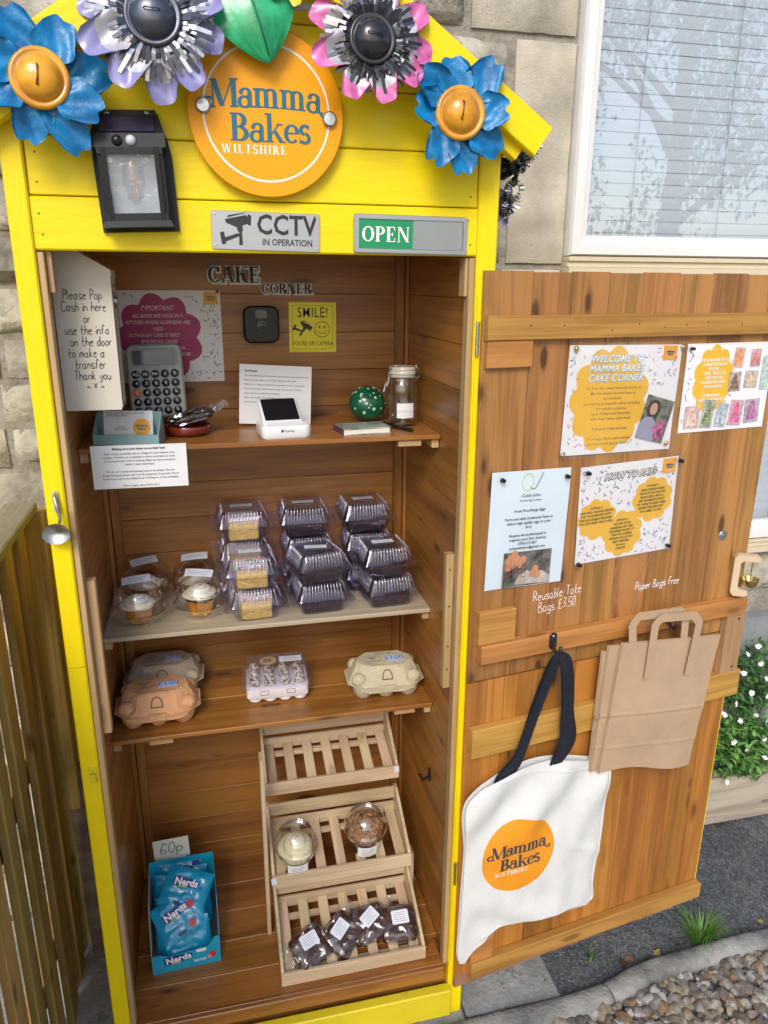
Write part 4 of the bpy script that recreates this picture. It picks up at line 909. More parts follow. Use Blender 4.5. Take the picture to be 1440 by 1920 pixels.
# ---- tin flowers
def petal(mb, r0, L_, W_, cup=.25, bend=-.15, lobes=0, notch=.1, M=None, nu=12, nv=8, t0=0, t1=1, twist=0, pw=3, z0=0):
    def fn(u, v):
        s = 2*u-1; t = t0+(t1-t0)*v
        Le = L_*(.66+.34*math.sqrt(max(0, 1-abs(s)**pw))-notch*math.exp(-(s/.18)**2)+.04*lobes*math.cos(4*math.pi*s))
        wf = .34+.66*math.sin(math.pi/2*min(1, t/.62))-.14*max(0, (t-.62)/.38)**2
        return (s*W_*wf+twist*t*t*L_, r0+(Le-r0)*t, z0+cup*W_*s*s*(.3+t)+bend*L_*t*t+.002*math.sin(9*t+5*s))
    mb.grid(fn, nu, nv, M); return mb
def centre(par, M, r, m1, m2, pin=True):
    mb = MB(); mb.lathe([(r*1.32, -.004), (r*1.30, .004), (r*1.12, .006), (r*1.02, .001), (r*1.0, .004), (r*.86, .014), (r*.55, .021), (r*.2, .0235), (.0001, .024)], 40)
    c = part('button_centre', mb, m1, par, M, smooth=True)
    if pin: mb = MB(); mb.tube([(-.001, .014, .021), (.0, .012, .026), (-.0015, -.006, .026), (-.003, -.013, .0235)], .0012, 7); mb.ball((-.003, -.014, .023), .0024, seg=8, ring=6); part('pin', mb, m2, c, M, smooth=True)
M_blue = mat('cobalt_tin', (.002,.125,.36), rough=.34, var=.25, sc=26, bump=.14, bsc=110, spec=.5, c2=(.003,.20,.46), dirt=((.25,.42,.52), 42, .68), rand=.1)
M_amb = mat('amber_tin', (.62,.25,.01), rough=.25, var=.22, sc=15, bump=.06, coat=.4, c2=(.8,.38,.02), dirt=((.25,.10,.01), 12, .62))
M_brz = mat('bronze_pin', (.2,.1,.03), rough=.3, metal=.8, bump=0)
def blue_flower(lb, c, tilt, angs, sc_, seed):
    q = random.Random(seed); f = thing('tin_flower', lb, 'tin flower', FY(*c) @ tilt @ SC(1), 'painted tin flowers on the gable')
    for i, (a, l) in enumerate(angs):
        mb = MB(); petal(mb, .030, l*sc_*.97, .0335*sc_*q.uniform(.95, 1.08), cup=q.uniform(.15, .35), bend=q.uniform(-.10, .10), lobes=.25, notch=q.uniform(.05, .12), nu=20, nv=10, pw=2.6)
        part('petal', mb, M_blue, f, WM[f.name] @ RZ(a-90) @ RX(q.uniform(-8, 12)) @ RY(q.uniform(-7, 7)) @ T(0, 0, .003*(i % 2)), smooth=True)
    centre(f, WM[f.name] @ T(0, 0, .011), .0335, M_amb, M_brz); return f
blue_flower('blue tin flower with amber centre at the left end of the garland', (.050, -.066, 2.022), RX(-4) @ RY(6), [(112,.115),(62,.106),(12,.118),(-28,.108),(-62,.124),(-108,.104),(-160,.105),(160,.108)], .95, 1)
blue_flower('blue tin flower with amber centre at the right end of the garland', (.733, -.066, 2.008), RX(-4) @ RY(-4), [(100,.100),(52,.118),(4,.098),(-38,.108),(-84,.108),(-122,.108),(172,.092),(140,.108)], .95, 2)
M_lil = mat('lilac_tin', (.27,.26,.52), rough=.3, var=.15, bump=.04, coat=.2); M_pnk = mat('magenta_tin', (.60,.07,.30), rough=.3, var=.3, bump=.04, c2=(.72,.22,.48), coat=.2)
M_slv = mat('silver_tin', (.62,.62,.66), rough=.28, metal=.75, var=.15, bump=.06); M_wht = mat('pearl_tin', (.52,.51,.56), rough=.3, metal=.35, var=.1, bump=.04)
M_blk = mat('black_tin', (.018,.018,.022), rough=.25, var=.2, bump=.05, coat=.4); M_gun = mat('gunmetal_tin', (.10,.11,.14), rough=.3, metal=.7, var=.25, bump=.06)
def fringe(par, M, r0, r1, n_, mts, seed, z=.004):
    q = random.Random(seed)
    for k, mt in enumerate(mts):
        mb = MB()
        for i in range(k, n_, len(mts)):
            a = 360*i/n_+q.uniform(-1.5, 1.5); l = r1*q.uniform(.9, 1.06); w_ = math.pi*r0/n_*.9; b = q.uniform(-.2, .35)
            mb.add([(-w_, r0, 0), (w_, r0, 0), (w_*1.5, (r0+l)/2, .006+b*.01), (w_*1.25, l, b*.02), (-w_*1.25, l, b*.02), (-w_*1.5, (r0+l)/2, .006+b*.01)], [(0,1,2,5), (5,2,3,4)], M @ RZ(a) @ T(0, 0, z+q.uniform(0, .003)))
        part('fringe_ring', mb, mt, par, I(), kind='stuff')
def big_flower(lb, c, tilt, mt_tip, mt_base, angs, fr_m, r, l, seed, mc):
    q = random.Random(seed); f = thing('tin_flower', lb, 'tin flower', FY(*c) @ tilt, 'painted tin flowers on the gable')
    for i, a in enumerate(angs):
        M = WM[f.name] @ RZ(a-90) @ RX(q.uniform(-6, 10)) @ T(0, 0, -.002*(i % 2)); s = q.uniform(.93, 1.06); cup = q.uniform(.2, .5); w_ = l*.25
        mb = MB(); petal(mb, r, l*s, w_, cup=cup, notch=0, M=None, t1=.62, pw=4, bend=-.05); pt = part('petal', mb, mt_base, f, M, smooth=True)
        mb = MB(); petal(mb, r, l*s, w_, cup=cup, notch=0, M=None, t0=.62, pw=4, bend=-.05); part('petal_tip', mb, mt_tip, pt, M, smooth=True)
    fringe(f, WM[f.name], r*.98, l*.80, 48, fr_m, seed); fringe(f, WM[f.name] @ T(0, 0, .004), r*.98, l*.60, 52, fr_m, seed+5)
    mb = MB(); mb.lathe([(r*1.08, .002), (r*1.1, .010), (r*.98, .013), (r*.9, .009), (r*.86, .010), (r*.8, .018), (r*.5, .027), (r*.2, .029), (.0001, .0295)], 40); cc = part('button_centre', mb, mc, f, WM[f.name] @ T(0, 0, .004), smooth=True)
    mb = MB(); mb.tube([(-.012, .002, .030), (-.010, .002, .034), (.008, 0, .034), (.012, -.001, .030)], .0012, 6); part('pin', mb, mc, cc, WM[f.name] @ T(0, 0, .004), smooth=True)
big_flower('silver and lilac tipped tin flower with dark centre, upper left of the round sign', (.226, -.074, 2.116), RX(-5) @ RZ(4), M_lil, M_wht, [-90, -60, -125, -18, 15, 165, -158, 60, 110], [M_gun, M_slv, M_gun], .040, .118, 21, M_gun)
big_flower('pink tipped tin flower with black fringe, upper right of the round sign', (.573, -.074, 2.108), RX(-5), M_pnk, M_wht, [-75, -115, -35, -5, 28, 70, 110, 155, -160], [M_blk, M_blk, M_blk, M_gun], .036, .104, 22, M_blk)
# green leaf and a yellow flower above the sign
lf = thing('tin_leaf', 'large emerald green tin leaf hanging over the top of the round sign', 'tin leaf', FY(.372, -.055, 2.185) @ RZ(17) @ SC(1.12))
mb = MB()
def lfn(u, v):
    s = 2*u-1; t = v; w_ = .066*math.sin(math.pi*min(1, .42+.58*t))**.8*(1 if t < .95 else 1)
    return (s*w_*(1-.0*t), -.095*t*1.12, .012*abs(s)**1.2*-1+.010*math.sin(3*t)+.001*math.sin(20*s+9*t))
mb.grid(lfn, 16, 18)
part('leaf_blade', mb, mat('emerald_tin', (.005,.28,.10), rough=.3, var=.35, sc=14, bump=.12, coat=.3, c2=(.03,.42,.18)), lf, smooth=True)
mb = MB(); mb.tube([(0, .0, .008), (0, -.05, .0165), (0, -.1, .010)], .0012, 6); part('leaf_vein', mb, mat('dark_green_tin', (.003,.16,.06), bump=0), lf, smooth=True)
yf = thing('tin_flower', 'small yellow tin flower just above the green leaf, mostly out of the picture', 'tin flower', FY(.442, -.05, 2.205), 'painted tin flowers on the gable')
M_ytin = mat('yellow_tin', (.80,.55,.02), rough=.3, var=.15, bump=.05)
for i in range(8): mb = MB(); petal(mb, .012, .055, .014, notch=.0, bend=.1); part('petal', mb, M_ytin, yf, WM[yf.name] @ RZ(45*i+10) @ RX(10), smooth=True)
centre(yf, WM[yf.name] @ T(0, 0, .004), .014, M_blk, M_brz, False)
# garland rope
mb = MB(); pr = []
for k in range(60):
    t = k/59; x = .03+.76*t; pr.append((x, -.030, 2.075+.09*math.sin(math.pi*t)+.0025*math.sin(k*1.3)))
for ph in (0, 2.09, 4.18): mb.tube([(x, y+.0032*math.cos(k*1.4+ph), z+.0032*math.sin(k*1.4+ph)) for k, (x, y, z) in enumerate(pr)], .0036, 6)
tag(part('garland_rope', mb, mat('pale_rope', (.42,.45,.48), rough=.8, var=.2, bump=.1), None, I(), smooth=True), 'pale twisted rope of the flower garland strung along the gable', 'rope')
# dark bunch on the side wall, right of the gable
sd_f = [((975,300), .12, .040, M_slv, M_blk), ((958,322), .10, .036, M_gun, M_blk), ((948,372), .10, .030, M_lil, M_gun), ((942,402), .10, .030, M_lil, M_blk), ((968,268), .08, .034, M_wht, M_gun)]
LBS = ['silver tin flower sticking out of the dark bunch on the cabinet side', 'gunmetal tin flower in the middle of the bunch on the cabinet side', 'lilac tin flower below the dark bunch on the cabinet side', 'lowest, lilac and black tin flower on the cabinet side', 'pearly tin flower tucked under the roof end on the cabinet side']
for i, ((a, b), y, s, m1, m2) in enumerate(sd_f):
    P = at_y(a, b, y); q = random.Random(40+i)
    f = thing('tin_flower', LBS[i], 'tin flower', fr((max(P.x, .852), P.y-.02, P.z), (.5, -.8, .1), (0, .1, 1)) @ RX(q.uniform(-25, 10)), 'tin flowers on the cabinet side')
    for k in range(7): mb = MB(); petal(mb, .010, s*q.uniform(.9, 1.25), s*.28, notch=.05, bend=.2, cup=.5, nu=8, nv=5); part('petal', mb, m1, f, WM[f.name] @ RZ(51*k+q.uniform(-9, 9)) @ RX(q.uniform(-10, 40)), smooth=True)
    fringe(f, WM[f.name], .010, s*.75, 30, [m2, M_slv], 50+i)
    mb = MB(); mb.ball((0, 0, .006), .011, rz=.008); part('button_centre', mb, m2, f, smooth=True)
# twig wreath that carries the bunch
mb = MB(); q = random.Random(77)
for k in range(9):
    P = Vector((.822+q.uniform(0, .02), q.uniform(.05, .16), q.uniform(1.83, 1.99))); dv_ = Vector((q.uniform(.2, 1), q.uniform(-.6, .6), q.uniform(-.4, .8))).normalized()*q.uniform(.03, .06)
    mb.tube([tuple(P), tuple(P+dv_*.5+Vector((0, 0, .004))), tuple(P+dv_)], .0012, 5); leaf_add(mb, T(P+dv_) @ RZ(q.uniform(0, 360)) @ RX(q.uniform(0, 60)), .022, .010)
mb.box(.8168, .823, .04, .17, 1.82, 1.99)
tag(part('twig_bundle', mb, mat('dark_twig', (.11,.13,.10), rough=.6, bump=0), None, I()), 'dark leafy twigs carrying the tin flowers on the cabinet side', 'twigs')
# ================================================================== ON THE BACK WALL (y = D)
BWY = D-.0006
Z1 = SH[1][0]; Z2 = SH[2][0]; Z3 = SH[3][0]
def wavy_sheet(w_, h_, amp=.002, seed=0, nx=10, ny=12, curl=0, th=.0003):
    def fn(u, v):
        x = (u-.5)*w_; y = (v-.5)*h_
        return (x, y, amp*(1+noise.noise(Vector((u*2.2+seed, v*2.2, seed))))+curl*(abs(2*v-1)**3)*h_+th)
    mb = MB(); mb.grid(fn, nx, ny); return mb, fn
# CAKE / CORNER wooden letters
lt1 = thing('cake_letters', 'black wooden letters with white edges spelling CAKE at the top of the back wall', 'letters', FY(.357, BWY, 1.7405))
for par_, body, sz in ((lt1, 'CAKE', .0375),):
    serif(body, sz, M_wink, par_, WM[par_.name] @ T(.001, -.001, 0), name='letter_backing', th=.003, grow=.105, sp=-.02, split=True)
    serif(body, sz, M_ink, par_, WM[par_.name] @ T(0, 0, .0034), name='letter', th=.003, sp=-.02, split=True)
lt2 = thing('corner_letters', 'smaller black wooden letters with white edges spelling CORNER', 'letters', FY(.486, BWY, 1.708))
serif('CORNER', .0245, M_wink, lt2, WM[lt2.name] @ T(.001, -.001, 0), name='letter_backing', th=.003, grow=.105, sp=-.03, split=True)
serif('CORNER', .0245, M_ink, lt2, WM[lt2.name] @ T(0, 0, .0034), name='letter', th=.003, sp=-.03, split=True)
# security camera
sc_ = thing('security_camera', 'small square black security camera on the back wall', 'camera', FY(.416, BWY, 1.621) @ T(0, 0, .012))
mb = MB(); mb.lathe([(.012, -.012), (.012, 0)], 16); part('wall_mount', mb, M_black, sc_)
M_cb = mat('glossy_black_case', (.008,.008,.009), rough=.32, var=.05, bump=0, spec=.3)
part('case', rbox(.088, .090, .030, .020, .004, 6), M_cb, sc_, WM[sc_.name] @ RX(-3), smooth=40)
mb = MB(); mb.lathe([(.014, .0), (.013, .0012), (.009, .0014), (.008, .0002), (.0001, .001)], 24); part('lens', mb, M_black, sc_, WM[sc_.name] @ RX(-3) @ T(.001, -.003, .0302), smooth=40)
part('sensor_window', rbox(.030, .022, .0012, .008, .0004), mat('smoked_lens', (.015,.015,.018), rough=.15, bump=0), sc_, WM[sc_.name] @ RX(-3) @ T(0, .025, .0301))
# SMILE sign
sm = thing('smile_sign', 'square yellow sign reading SMILE! YOU\'RE ON CAMERA with a smiley', 'sign', FY(.5495, BWY, 1.6125) @ RZ(-.5))
M_sy = mat('sign_yellow', (.86,.78,.01), rough=.4, var=.03, bump=0)
part('plate', rbox(.122, .125, .0018, .001, .0004), M_sy, sm); B = WM[sm.name] @ T(0, 0, .0019)
mb = MB(); o_ = rrect(.105, .110, .006); i_ = rrect(.1035, .1085, .0055); mb.loft([[(x, y, 0) for x, y in o_], [(x, y, .0003) for x, y in o_], [(x, y, .0003) for x, y in i_], [(x, y, 0) for x, y in i_]], None, False, False); part('border_line', mb, M_ink, sm, B)
text('SMILE!', .036, M_ink, sm, B @ T(0, .036, 0) @ SC(.74, 1, 1), bold=.004, sp=1.1); text('·YOU\'RE ON CAMERA·', .0155, mat('maroon_ink', (.12,.03,.02), bump=0), sm, B @ T(0, -.041, 0) @ SC(.72, 1, 1), bold=.001)
cctv_icon(sm, B @ T(-.024, -.002, 0) @ RZ(-38) , .030, M_ink)
fc = part('smiley', ringmb(.0185, .0200, 0, .0004, 40), M_ink, sm, B @ T(.024, -.005, 0))
mb = MB(); mb.prism([(-.0065+.0022*math.cos(a), .006+.0035*math.sin(a)) for a in [i*.6283 for i in range(10)]], 0, .0004); mb.prism([(.0065+.0022*math.cos(a), .006+.0035*math.sin(a)) for a in [i*.6283 for i in range(10)]], 0, .0004)
for p_ in arcp(0, .001, .0115, .0115, 205, 335, .0012, .0012, 10): mb.prism(p_, 0, .0004)
part('smile_face', mb, M_ink, fc, B @ T(.024, -.005, 0))
# sprinkle-printed posters
SPC = [mat('sprinkle_'+nm, c, bump=0, var=0) for nm, c in (('navy', (.03,.05,.20)), ('pink', (.70,.18,.35)), ('teal', (.05,.30,.30)), ('violet', (.25,.15,.45)), ('orange', (.75,.35,.10)))]
def sprinkles(par, M, w_, h_, n_, seed, avoid=None, deform=None, ln=.0085, mats=None):
    q = random.Random(seed); mats = mats or SPC[:1]*2+SPC; mbs = {}
    for k in range(n_):
        x = q.uniform(-w_/2+.004, w_/2-.004); y = q.uniform(-h_/2+.004, h_/2-.004); a = q.uniform(0, math.pi)
        if avoid and avoid(x, y): continue
        mt = q.choice(mats); mb = mbs.setdefault(mt.name, MB()); c, s = math.cos(a)*ln/2, math.sin(a)*ln/2; nx, ny = -s*.2, c*.2
        vs = [(x-c+nx, y-s+ny, 0), (x-c-nx, y-s-ny, 0), (x+c-nx, y+s-ny, 0), (x+c+nx, y+s+ny, 0)]
        if deform: vs = [tuple(deform(Vector(v))) for v in vs]
        mb.add(vs, [(0,1,2,3)])
    for nm, mb in mbs.items(): part('sprinkle_print', mb, bpy.data.materials[nm], par, M, kind='stuff')
def flat(poly, z, deform=None):
    """a thin printed shape, fanned so that it can follow a wavy sheet"""
    cx = sum(p[0] for p in poly)/len(poly); cy = sum(p[1] for p in poly)/len(poly); n_ = len(poly); mb = MB()
    vs = [(cx, cy, z)]
    for k in (.33, .66, 1): vs += [(cx+(x-cx)*k, cy+(y-cy)*k, z) for x, y in poly]
    fs = [(0, 1+i, 1+(i+1) % n_) for i in range(n_)]
    for r_ in (0, 1): fs += [(1+r_*n_+i, 1+(r_+1)*n_+i, 1+(r_+1)*n_+(i+1) % n_, 1+r_*n_+(i+1) % n_) for i in range(n_)]
    if deform: vs = [tuple(deform(Vector(v))) for v in vs]
    mb.add(vs, fs); return mb
def pin(par, M, m, r=.0045):
    mb = MB(); mb.lathe([(.0009, -.003), (.0009, .004), (r, .0045), (r*1.05, .006), (r*.55, .0075), (r*.5, .010), (r*.95, .0125), (r*.9, .014), (.0001, .0145)], 12); return part('push_pin', mb, m, par, M, smooth=50)
def dome_pin(par, M, r=.005):
    mb = MB(); mb.lathe([(r, .0), (r*.9, r*.35), (r*.55, r*.65), (.0001, r*.75)], 14); return part('brass_pin', mb, M_brass, par, M, smooth=True)
M_mag = mat('magenta_print', (.42,.025,.14), rough=.45, var=.03, bump=0); M_sun = mat('sunflower_print', (.80,.46,.04), rough=.4, var=.03, bump=0)
M_lpk = mat('pale_pink_ink', (.78,.60,.66), bump=0, var=0); M_pale = mat('white_poster', (.80,.80,.84), rough=.35, var=.02, bump=0)
ap = thing('allergen_poster', 'poster with a magenta cloud of allergen text, partly behind the cash box', 'poster', FY(.197, BWY, 1.592))
sh, fn = wavy_sheet(.246, .222, .0012, 3); part('sheet', sh, M_pale, ap, smooth=True)
def dfp(fn_, w_, h_, dz=.0003): return lambda v: Vector((v.x, v.y, fn_(v.x/w_+.5, v.y/h_+.5)[2]+dz+v.z))
d1 = dfp(fn, .246, .222)
cl = scallop(.105, .108, 9, .16, 6, -.028, -.002); part('printed_cloud', flat(cl, 0, d1), M_mag, ap)
sprinkles(ap, WM[ap.name], .24, .215, 230, 4, lambda x, y: ((x+.028)/.112)**2+((y+.002)/.114)**2 < 1, d1)
d2 = dfp(fn, .246, .222, .0006)
for i, (s_, sz) in enumerate((('IMPORTANT', .0165), ('ALL BAKES ARE MADE IN A', .0118), ('KITCHEN WHERE ALLERGENS ARE', .0118), ('USED.', .0118), ('ALTHOUGH CARE IS TAKEN TO', .0118), ('ENSURE NO CROSS', .0118), ('CONTAMINATION, THIS IS NOT', .0118), ('GUARANTEED AND SHOULD BE', .0118), ('TAKEN AT YOUR', .0118), ('OWN CARE', .0118))):
    M_ = WM[ap.name] @ T(-.030, .066-(i*.0155 if i else -.003), .0006+fn(.4, .5)[2]); text(s_, sz, M_lpk, ap, M_ @ SC(.84, 1, 1), bold=.018, shear=.25)
lb_ = part('logo_square', flat([(.083,.078), (.117,.078), (.117,.108), (.083,.108)], 0, d2), M_org, ap); logo(ap, WM[ap.name] @ T(.100, .093, .0008+fn(.9, .9)[2]), .0155, tiny=True, white=M_lpk)
pin(ap, WM[ap.name] @ T(.117, .108, .002), M_black, .0035)
# ================================================================== TOP SHELF
# cash box with sloping lid, on the left wall
M_box = mat('cream_powder_coat', (.62,.58,.50), rough=.42, var=.04, sc=6, bump=.03, dirt=((.45,.38,.28), 5, .70))
cb = thing('cash_box', 'cream metal cash box with a sloping lid and a handwritten note on its side', 'cash box', T(.05, .12, 1.476))
yb0, yb1 = .112, .195
mb = MB()
prof = [(.0008, 1.479), (.105, 1.479), (.107, 1.487), (.107, 1.742), (.0008, 1.802)]
mb.prism([(x, z) for x, z in prof], 0, yb1-yb0, fr((0, yb1, 0), (1,0,0), (0,0,1))); bd = part('box_body', mb, M_box, cb, I())
mb = MB(); prof = [(.0006, 1.7325), (.1085, 1.7325), (.1085, 1.7445), (.0006, 1.8075)]; mb.prism([(x, z) for x, z in prof], -.0012, yb1-yb0+.0012, fr((0, yb1, 0), (1,0,0), (0,0,1)))
part('lid', mb, M_box, cb, I())
# drop slot, lock and wear on the narrow side
SB = fr((.1086, .155, 1.70), (0, 1, 0), (0, 0, 1))
SB = fr((.1072, .155, 1.70), (0, 1, 0), (0, 0, 1), (1, 0, 0))
mb = MB(); mb.lathe([(.0001,.006), (.006,.0055), (.0075,.004), (.008,0)], 16); part('lock', mb, M_steel, cb, SB @ T(0, -.012, 0), smooth=40)
part('keyhole_plate', rbox(.012, .030, .0012, .005, .0003), M_blackm, cb, SB @ T(0, -.012, 0)); part('door_seam', MB().box(-.034, .034, -.2125, -.2115, 0, .0006), M_ink, cb, SB)
for s_ in (-1, 1): part('door_seam', MB().box(s_*.034-.0005, s_*.034+.0005, -.2115, .02, 0, .0006), M_ink, cb, SB)
text('LOCK', .009, M_ink, cb, SB @ T(0, .016, 0), bold=.01)
hand(['Please Pop', 'Cash in here', 'or', 'use the info', 'on the door', 'to make a', 'transfer', 'Thank you', '~ X ~'], .0172, M_ink, cb, FY(.055, yb0-.0003, 1.700) @ SC(.60, 1, 1), width=.0019, lead=1.26, slant=.12, jit=.16, seed=6, offs=[-1, -1, 1, 0, 3, -3, 0, 1, 3])
# calculator leaning in the corner
ca = thing('calculator', 'large desk calculator with round black keys leaning behind the card holder', 'calculator', FY(.158, .412, 1.4975) @ RX(-9) @ RZ(1.5))
MC = WM[ca.name]
part('case', rbox(.128, .172, .018, .018, .004, 6), mat('calculator_grey', (.36,.38,.37), rough=.4, var=.04, bump=0), ca, MC @ T(0, 0, -.018), smooth=40)
part('bezel', rbox(.104, .040, .002, .008, .0006), mat('calc_bezel', (.24,.25,.25), rough=.3, bump=0), ca, MC @ T(0, .055, 0)); part('display', rbox(.096, .033, .0012, .005, .0003), mat('lcd_green_grey', (.12,.13,.13), rough=.08, bump=0, var=.25, sc=12), ca, MC @ T(0, .055, .0021))
keys = [['AC','M-','M+','√','%'], ['→','7','8','9','÷'], ['C','4','5','6','×'], ['0','1','2','3','−'], ['.','00','=','+','+']]
kb = MB(); kb.lathe([(.0001,.0042), (.0072,.0040), (.0092,.0030), (.0098,0)], 20); kme = kb.mesh('key', M_black, 40); kmo = kb.mesh('key_orange', mat('key_orange', (.75,.16,.02), rough=.4, bump=0), 40)
for r_ in range(5):
    for c_ in range(5):
        M_ = MC @ T(-.046+c_*.0225, .016-r_*.0215, .0); k_ = link('key', kmo if (r_ == 2 and c_ == 0) else kme, M_, ca)
        text(keys[r_][c_], .0105, M_wink, k_, M_ @ T(0, 0, .0043), name='key_symbol', bold=.01)
# business card holder
ch_ = thing('card_holder', 'pale blue business card holder with cards at the left end of the top shelf', 'card holder', T(.100, .235, Z1) @ RZ(-10))
M_aqua = mat('aqua_plastic', (.22,.36,.38), rough=.35, var=.03, bump=0); MH = WM[ch_.name] @ fr((0,0,0), (1,0,0), (0,0,1))
mb = MB(); mb.prism([(-.02, 0), (.042, 0), (.042, .012), (.030, .065), (.026, .065), (.036, .004), (-.014, .004), (-.016, .022), (-.020, .022)], -.069, .069, WM[ch_.name] @ fr((0,0,0), (0,1,0), (0,0,1), (1,0,0)))
part('holder', mb, M_aqua, ch_, I())
for s_ in (-1, 1): mb = MB(); mb.prism([(-.02, 0), (.042, 0), (.032, .062), (.02, .06), (-.018, .024)], s_*.069-.001, s_*.069+.001, WM[ch_.name] @ fr((0,0,0), (0,1,0), (0,0,1), (1,0,0))); part('side_cheek', mb, M_aqua, ch_, I())
BCd = MH @ T(.001, .036, -.016) @ RX(-12)
part('card_stack', MB().box(-.056, .050, -.030, .032, -.010, 0), M_paper, ch_, BCd); 
part('logo_disc', disc(.019, 0, .0003, 30), M_org, ch_, BCd @ T(.026, -.004, .0002)); logo(ch_, BCd @ T(.026, -.004, .0006), .018, tiny=True, ring=False)
text('TAKE A BUSINESS CARD FOR MORE\nCAKES AND BAKES', .0052, M_dink, ch_, BCd @ T(-.05, .024, .0002), align='LEFT'); text('PHONE\nINSTAGRAM', .005, M_dink, ch_, BCd @ T(-.018, -.006, .0002))
# red dish with a cellophane pack
dh = thing('red_dish', 'round dark red dish on the top shelf under a cellophane pack', 'dish', T(.226, .315, Z1))
mb = MB(); mb.lathe([(.0001,.001), (.040,.001), (.050,.006), (.053,.018), (.051,.023), (.048,.019), (.045,.010), (.0001,.006)], 36); part('bowl', mb, mat('oxblood_glaze', (.16,.022,.012), rough=.15, bump=0, coat=.4), dh, smooth=50)
def crinkle(cx, cy, cz, wx, wy, wz, seed, n_=14, amp=.006):
    def f(u, v):
        a = 2*math.pi*u; t = math.pi*(.02+.96*v); ex = .55
        cs = lambda c: math.copysign(abs(c)**ex, c)
        x = cs(math.cos(a))*cs(math.sin(t)); y = cs(math.sin(a))*cs(math.sin(t)); z = -cs(math.cos(t))
        w_ = noise.noise(Vector((x*3+seed, y*3, z*3)))*amp+noise.noise(Vector((x*8, y*8+seed, z*8)))*amp*.5
        return (cx+x*(wx+w_), cy+y*(wy+w_), cz+z*(wz+w_))
    mb = MB(); mb.grid(f, n_*2, n_); return mb
ck = thing('cellophane_pack', 'dark bake wrapped in crinkled cellophane lying on the red dish', 'wrapped bake', T(.235, .315, Z1+.040) @ RZ(12) @ RY(-14))
part('filling', crinkle(0, 0, 0, .050, .030, .0085, 5), mat('dark_chocolate_glaze', (.022,.012,.010), rough=.25, var=.4, sc=40, bump=.2), ck, smooth=True)
part('wrapper', crinkle(.004, 0, .001, .058, .036, .012, 8, 16, .009), M_cello, ck, smooth=25)
mb = MB(); mb.grid(lambda u, v: (.055+.032*u, (v-.5)*(.05+.03*u), .012*noise.noise(Vector((u*6, v*7, 3)))+.01*u), 8, 14); part('wrapper_end', mb, film('frosty_cello', (.85,.85,.88), base=.12, k=.9, body=.15, bump=.5, bsc=60), ck, smooth=20)
# paper note leaning on the back
nt_ = thing('paper_note', 'white printed note with small text leaning behind the card reader', 'note', FY(.437, .395, 1.4585) @ RX(-8) @ RZ(-3.5))
sh, fn = wavy_sheet(.175, .143, .0012, 9, curl=.004); part('sheet', sh, M_paper, nt_, smooth=True); B = WM[nt_.name] @ T(-.076, 0, .0026)
text('Card Reader', .0062, M_ink, nt_, B @ T(0, .056, 0), align='LEFT', bold=.02)
for i, s_ in enumerate(('There is a quick to card reader where you can tap to pay your items total', 'Please press the button on the side to wake it up then enter', 'Wait for it to connect, and enter the amount you owe to the machine', 'Once the amount is entered, you can tap card or phone or watch', 'please wait for the tick before removing', 'Please note it takes a few moments to connect before use', 'any issues please message me and I will help you')):
    text(s_, .0052, M_dink, nt_, B @ T(0, .045-i*.0105, 0), align='LEFT', res=1)
# card reader
rd = thing('card_reader', 'white card reader with a black touch screen on its sloping stand', 'card reader', T(.440, .262, Z1) @ RZ(6))
M_rw = mat('soft_white_plastic', (.76,.78,.82), rough=.28, var=.01, bump=0, coat=.2)
def rr3(w_, d_, r_, z_, dy=0, tz=0): return [(x, y+dy, z_+tz*(y)) for x, y in rrect(w_, d_, r_, 5)]
mb = MB(); mb.loft([rr3(.108, .092, .016, 0), rr3(.114, .098, .018, .004), rr3(.114, .098, .018, .026), rr3(.110, .094, .017, .0295, 0)]); part('base', mb, M_rw, rd, smooth=40)
TB = WM[rd.name] @ T(-.004, .010, .047) @ RX(32)
part('tablet', rbox(.092, .098, .016, .012, .004, 6, T(0, 0, -.008)), M_rw, rd, TB, smooth=40)
part('screen', rbox(.080, .074, .0012, .003, .0004), mat('dark_touch_screen', (.012,.009,.014), rough=.10, bump=0, var=.2), rd, TB @ T(0, .007, .0078)); 
mb = MB(); mb.prism([(-.045, -.045), (.046, -.045), (.046, .040), (-.045, .040)], .028, .034, None, [(-.040, -.030), (.040, -.030), (.040, .042), (-.040, .042)]); part('stand_neck', mb, M_rw, rd)
text('■ SumUp', .0075, M_ink, rd, WM[rd.name] @ fr((.0, -.0492, .0175), (1,0,0), (0,0,1)), bold=.012)
# painted stone
ps = thing('painted_stone', 'round green stone painted with pale dots', 'stone', T(.668, .395, Z1+.0455) @ RX(-15) @ RZ(10))
mb = MB(); mb.ball((0,0,0), .0475, .040, .0445, 32, 20); mb.v = [tuple(Vector(v)*(1+.05*noise.noise(Vector(v)*22))) for v in mb.v]
part('body', mb, mat('green_glaze', (.006,.09,.04), rough=.25, var=.35, sc=30, bump=0, coat=.4), ps, smooth=True)
q = random.Random(14); db = MB(); k = 0
while k < 36:
    v = Vector((q.gauss(0, 1), q.gauss(-.8, .8), q.gauss(.3, .8))).normalized(); P = Vector((v.x*.0475, v.y*.040, v.z*.0445)); P *= (1+.05*noise.noise(P*22)); r_ = q.uniform(.0014, .0046); nn = Vector((v.x/.0475, v.y/.04, v.z/.0445)).normalized()
    F_ = fr(P, nn.orthogonal(), nn.cross(nn.orthogonal())) ; xx = nn.orthogonal().normalized(); F_ = fr(P, xx, nn.cross(xx), nn)
    db.lathe([(r_, -.0003), (r_*.95, .0003), (r_*.5, .0006), (.0001, .0006)], 10, F_); k += 1
part('painted_dots', db, mat('mint_paint', (.42,.62,.50), rough=.4, var=.2, bump=0), ps, kind='stuff')
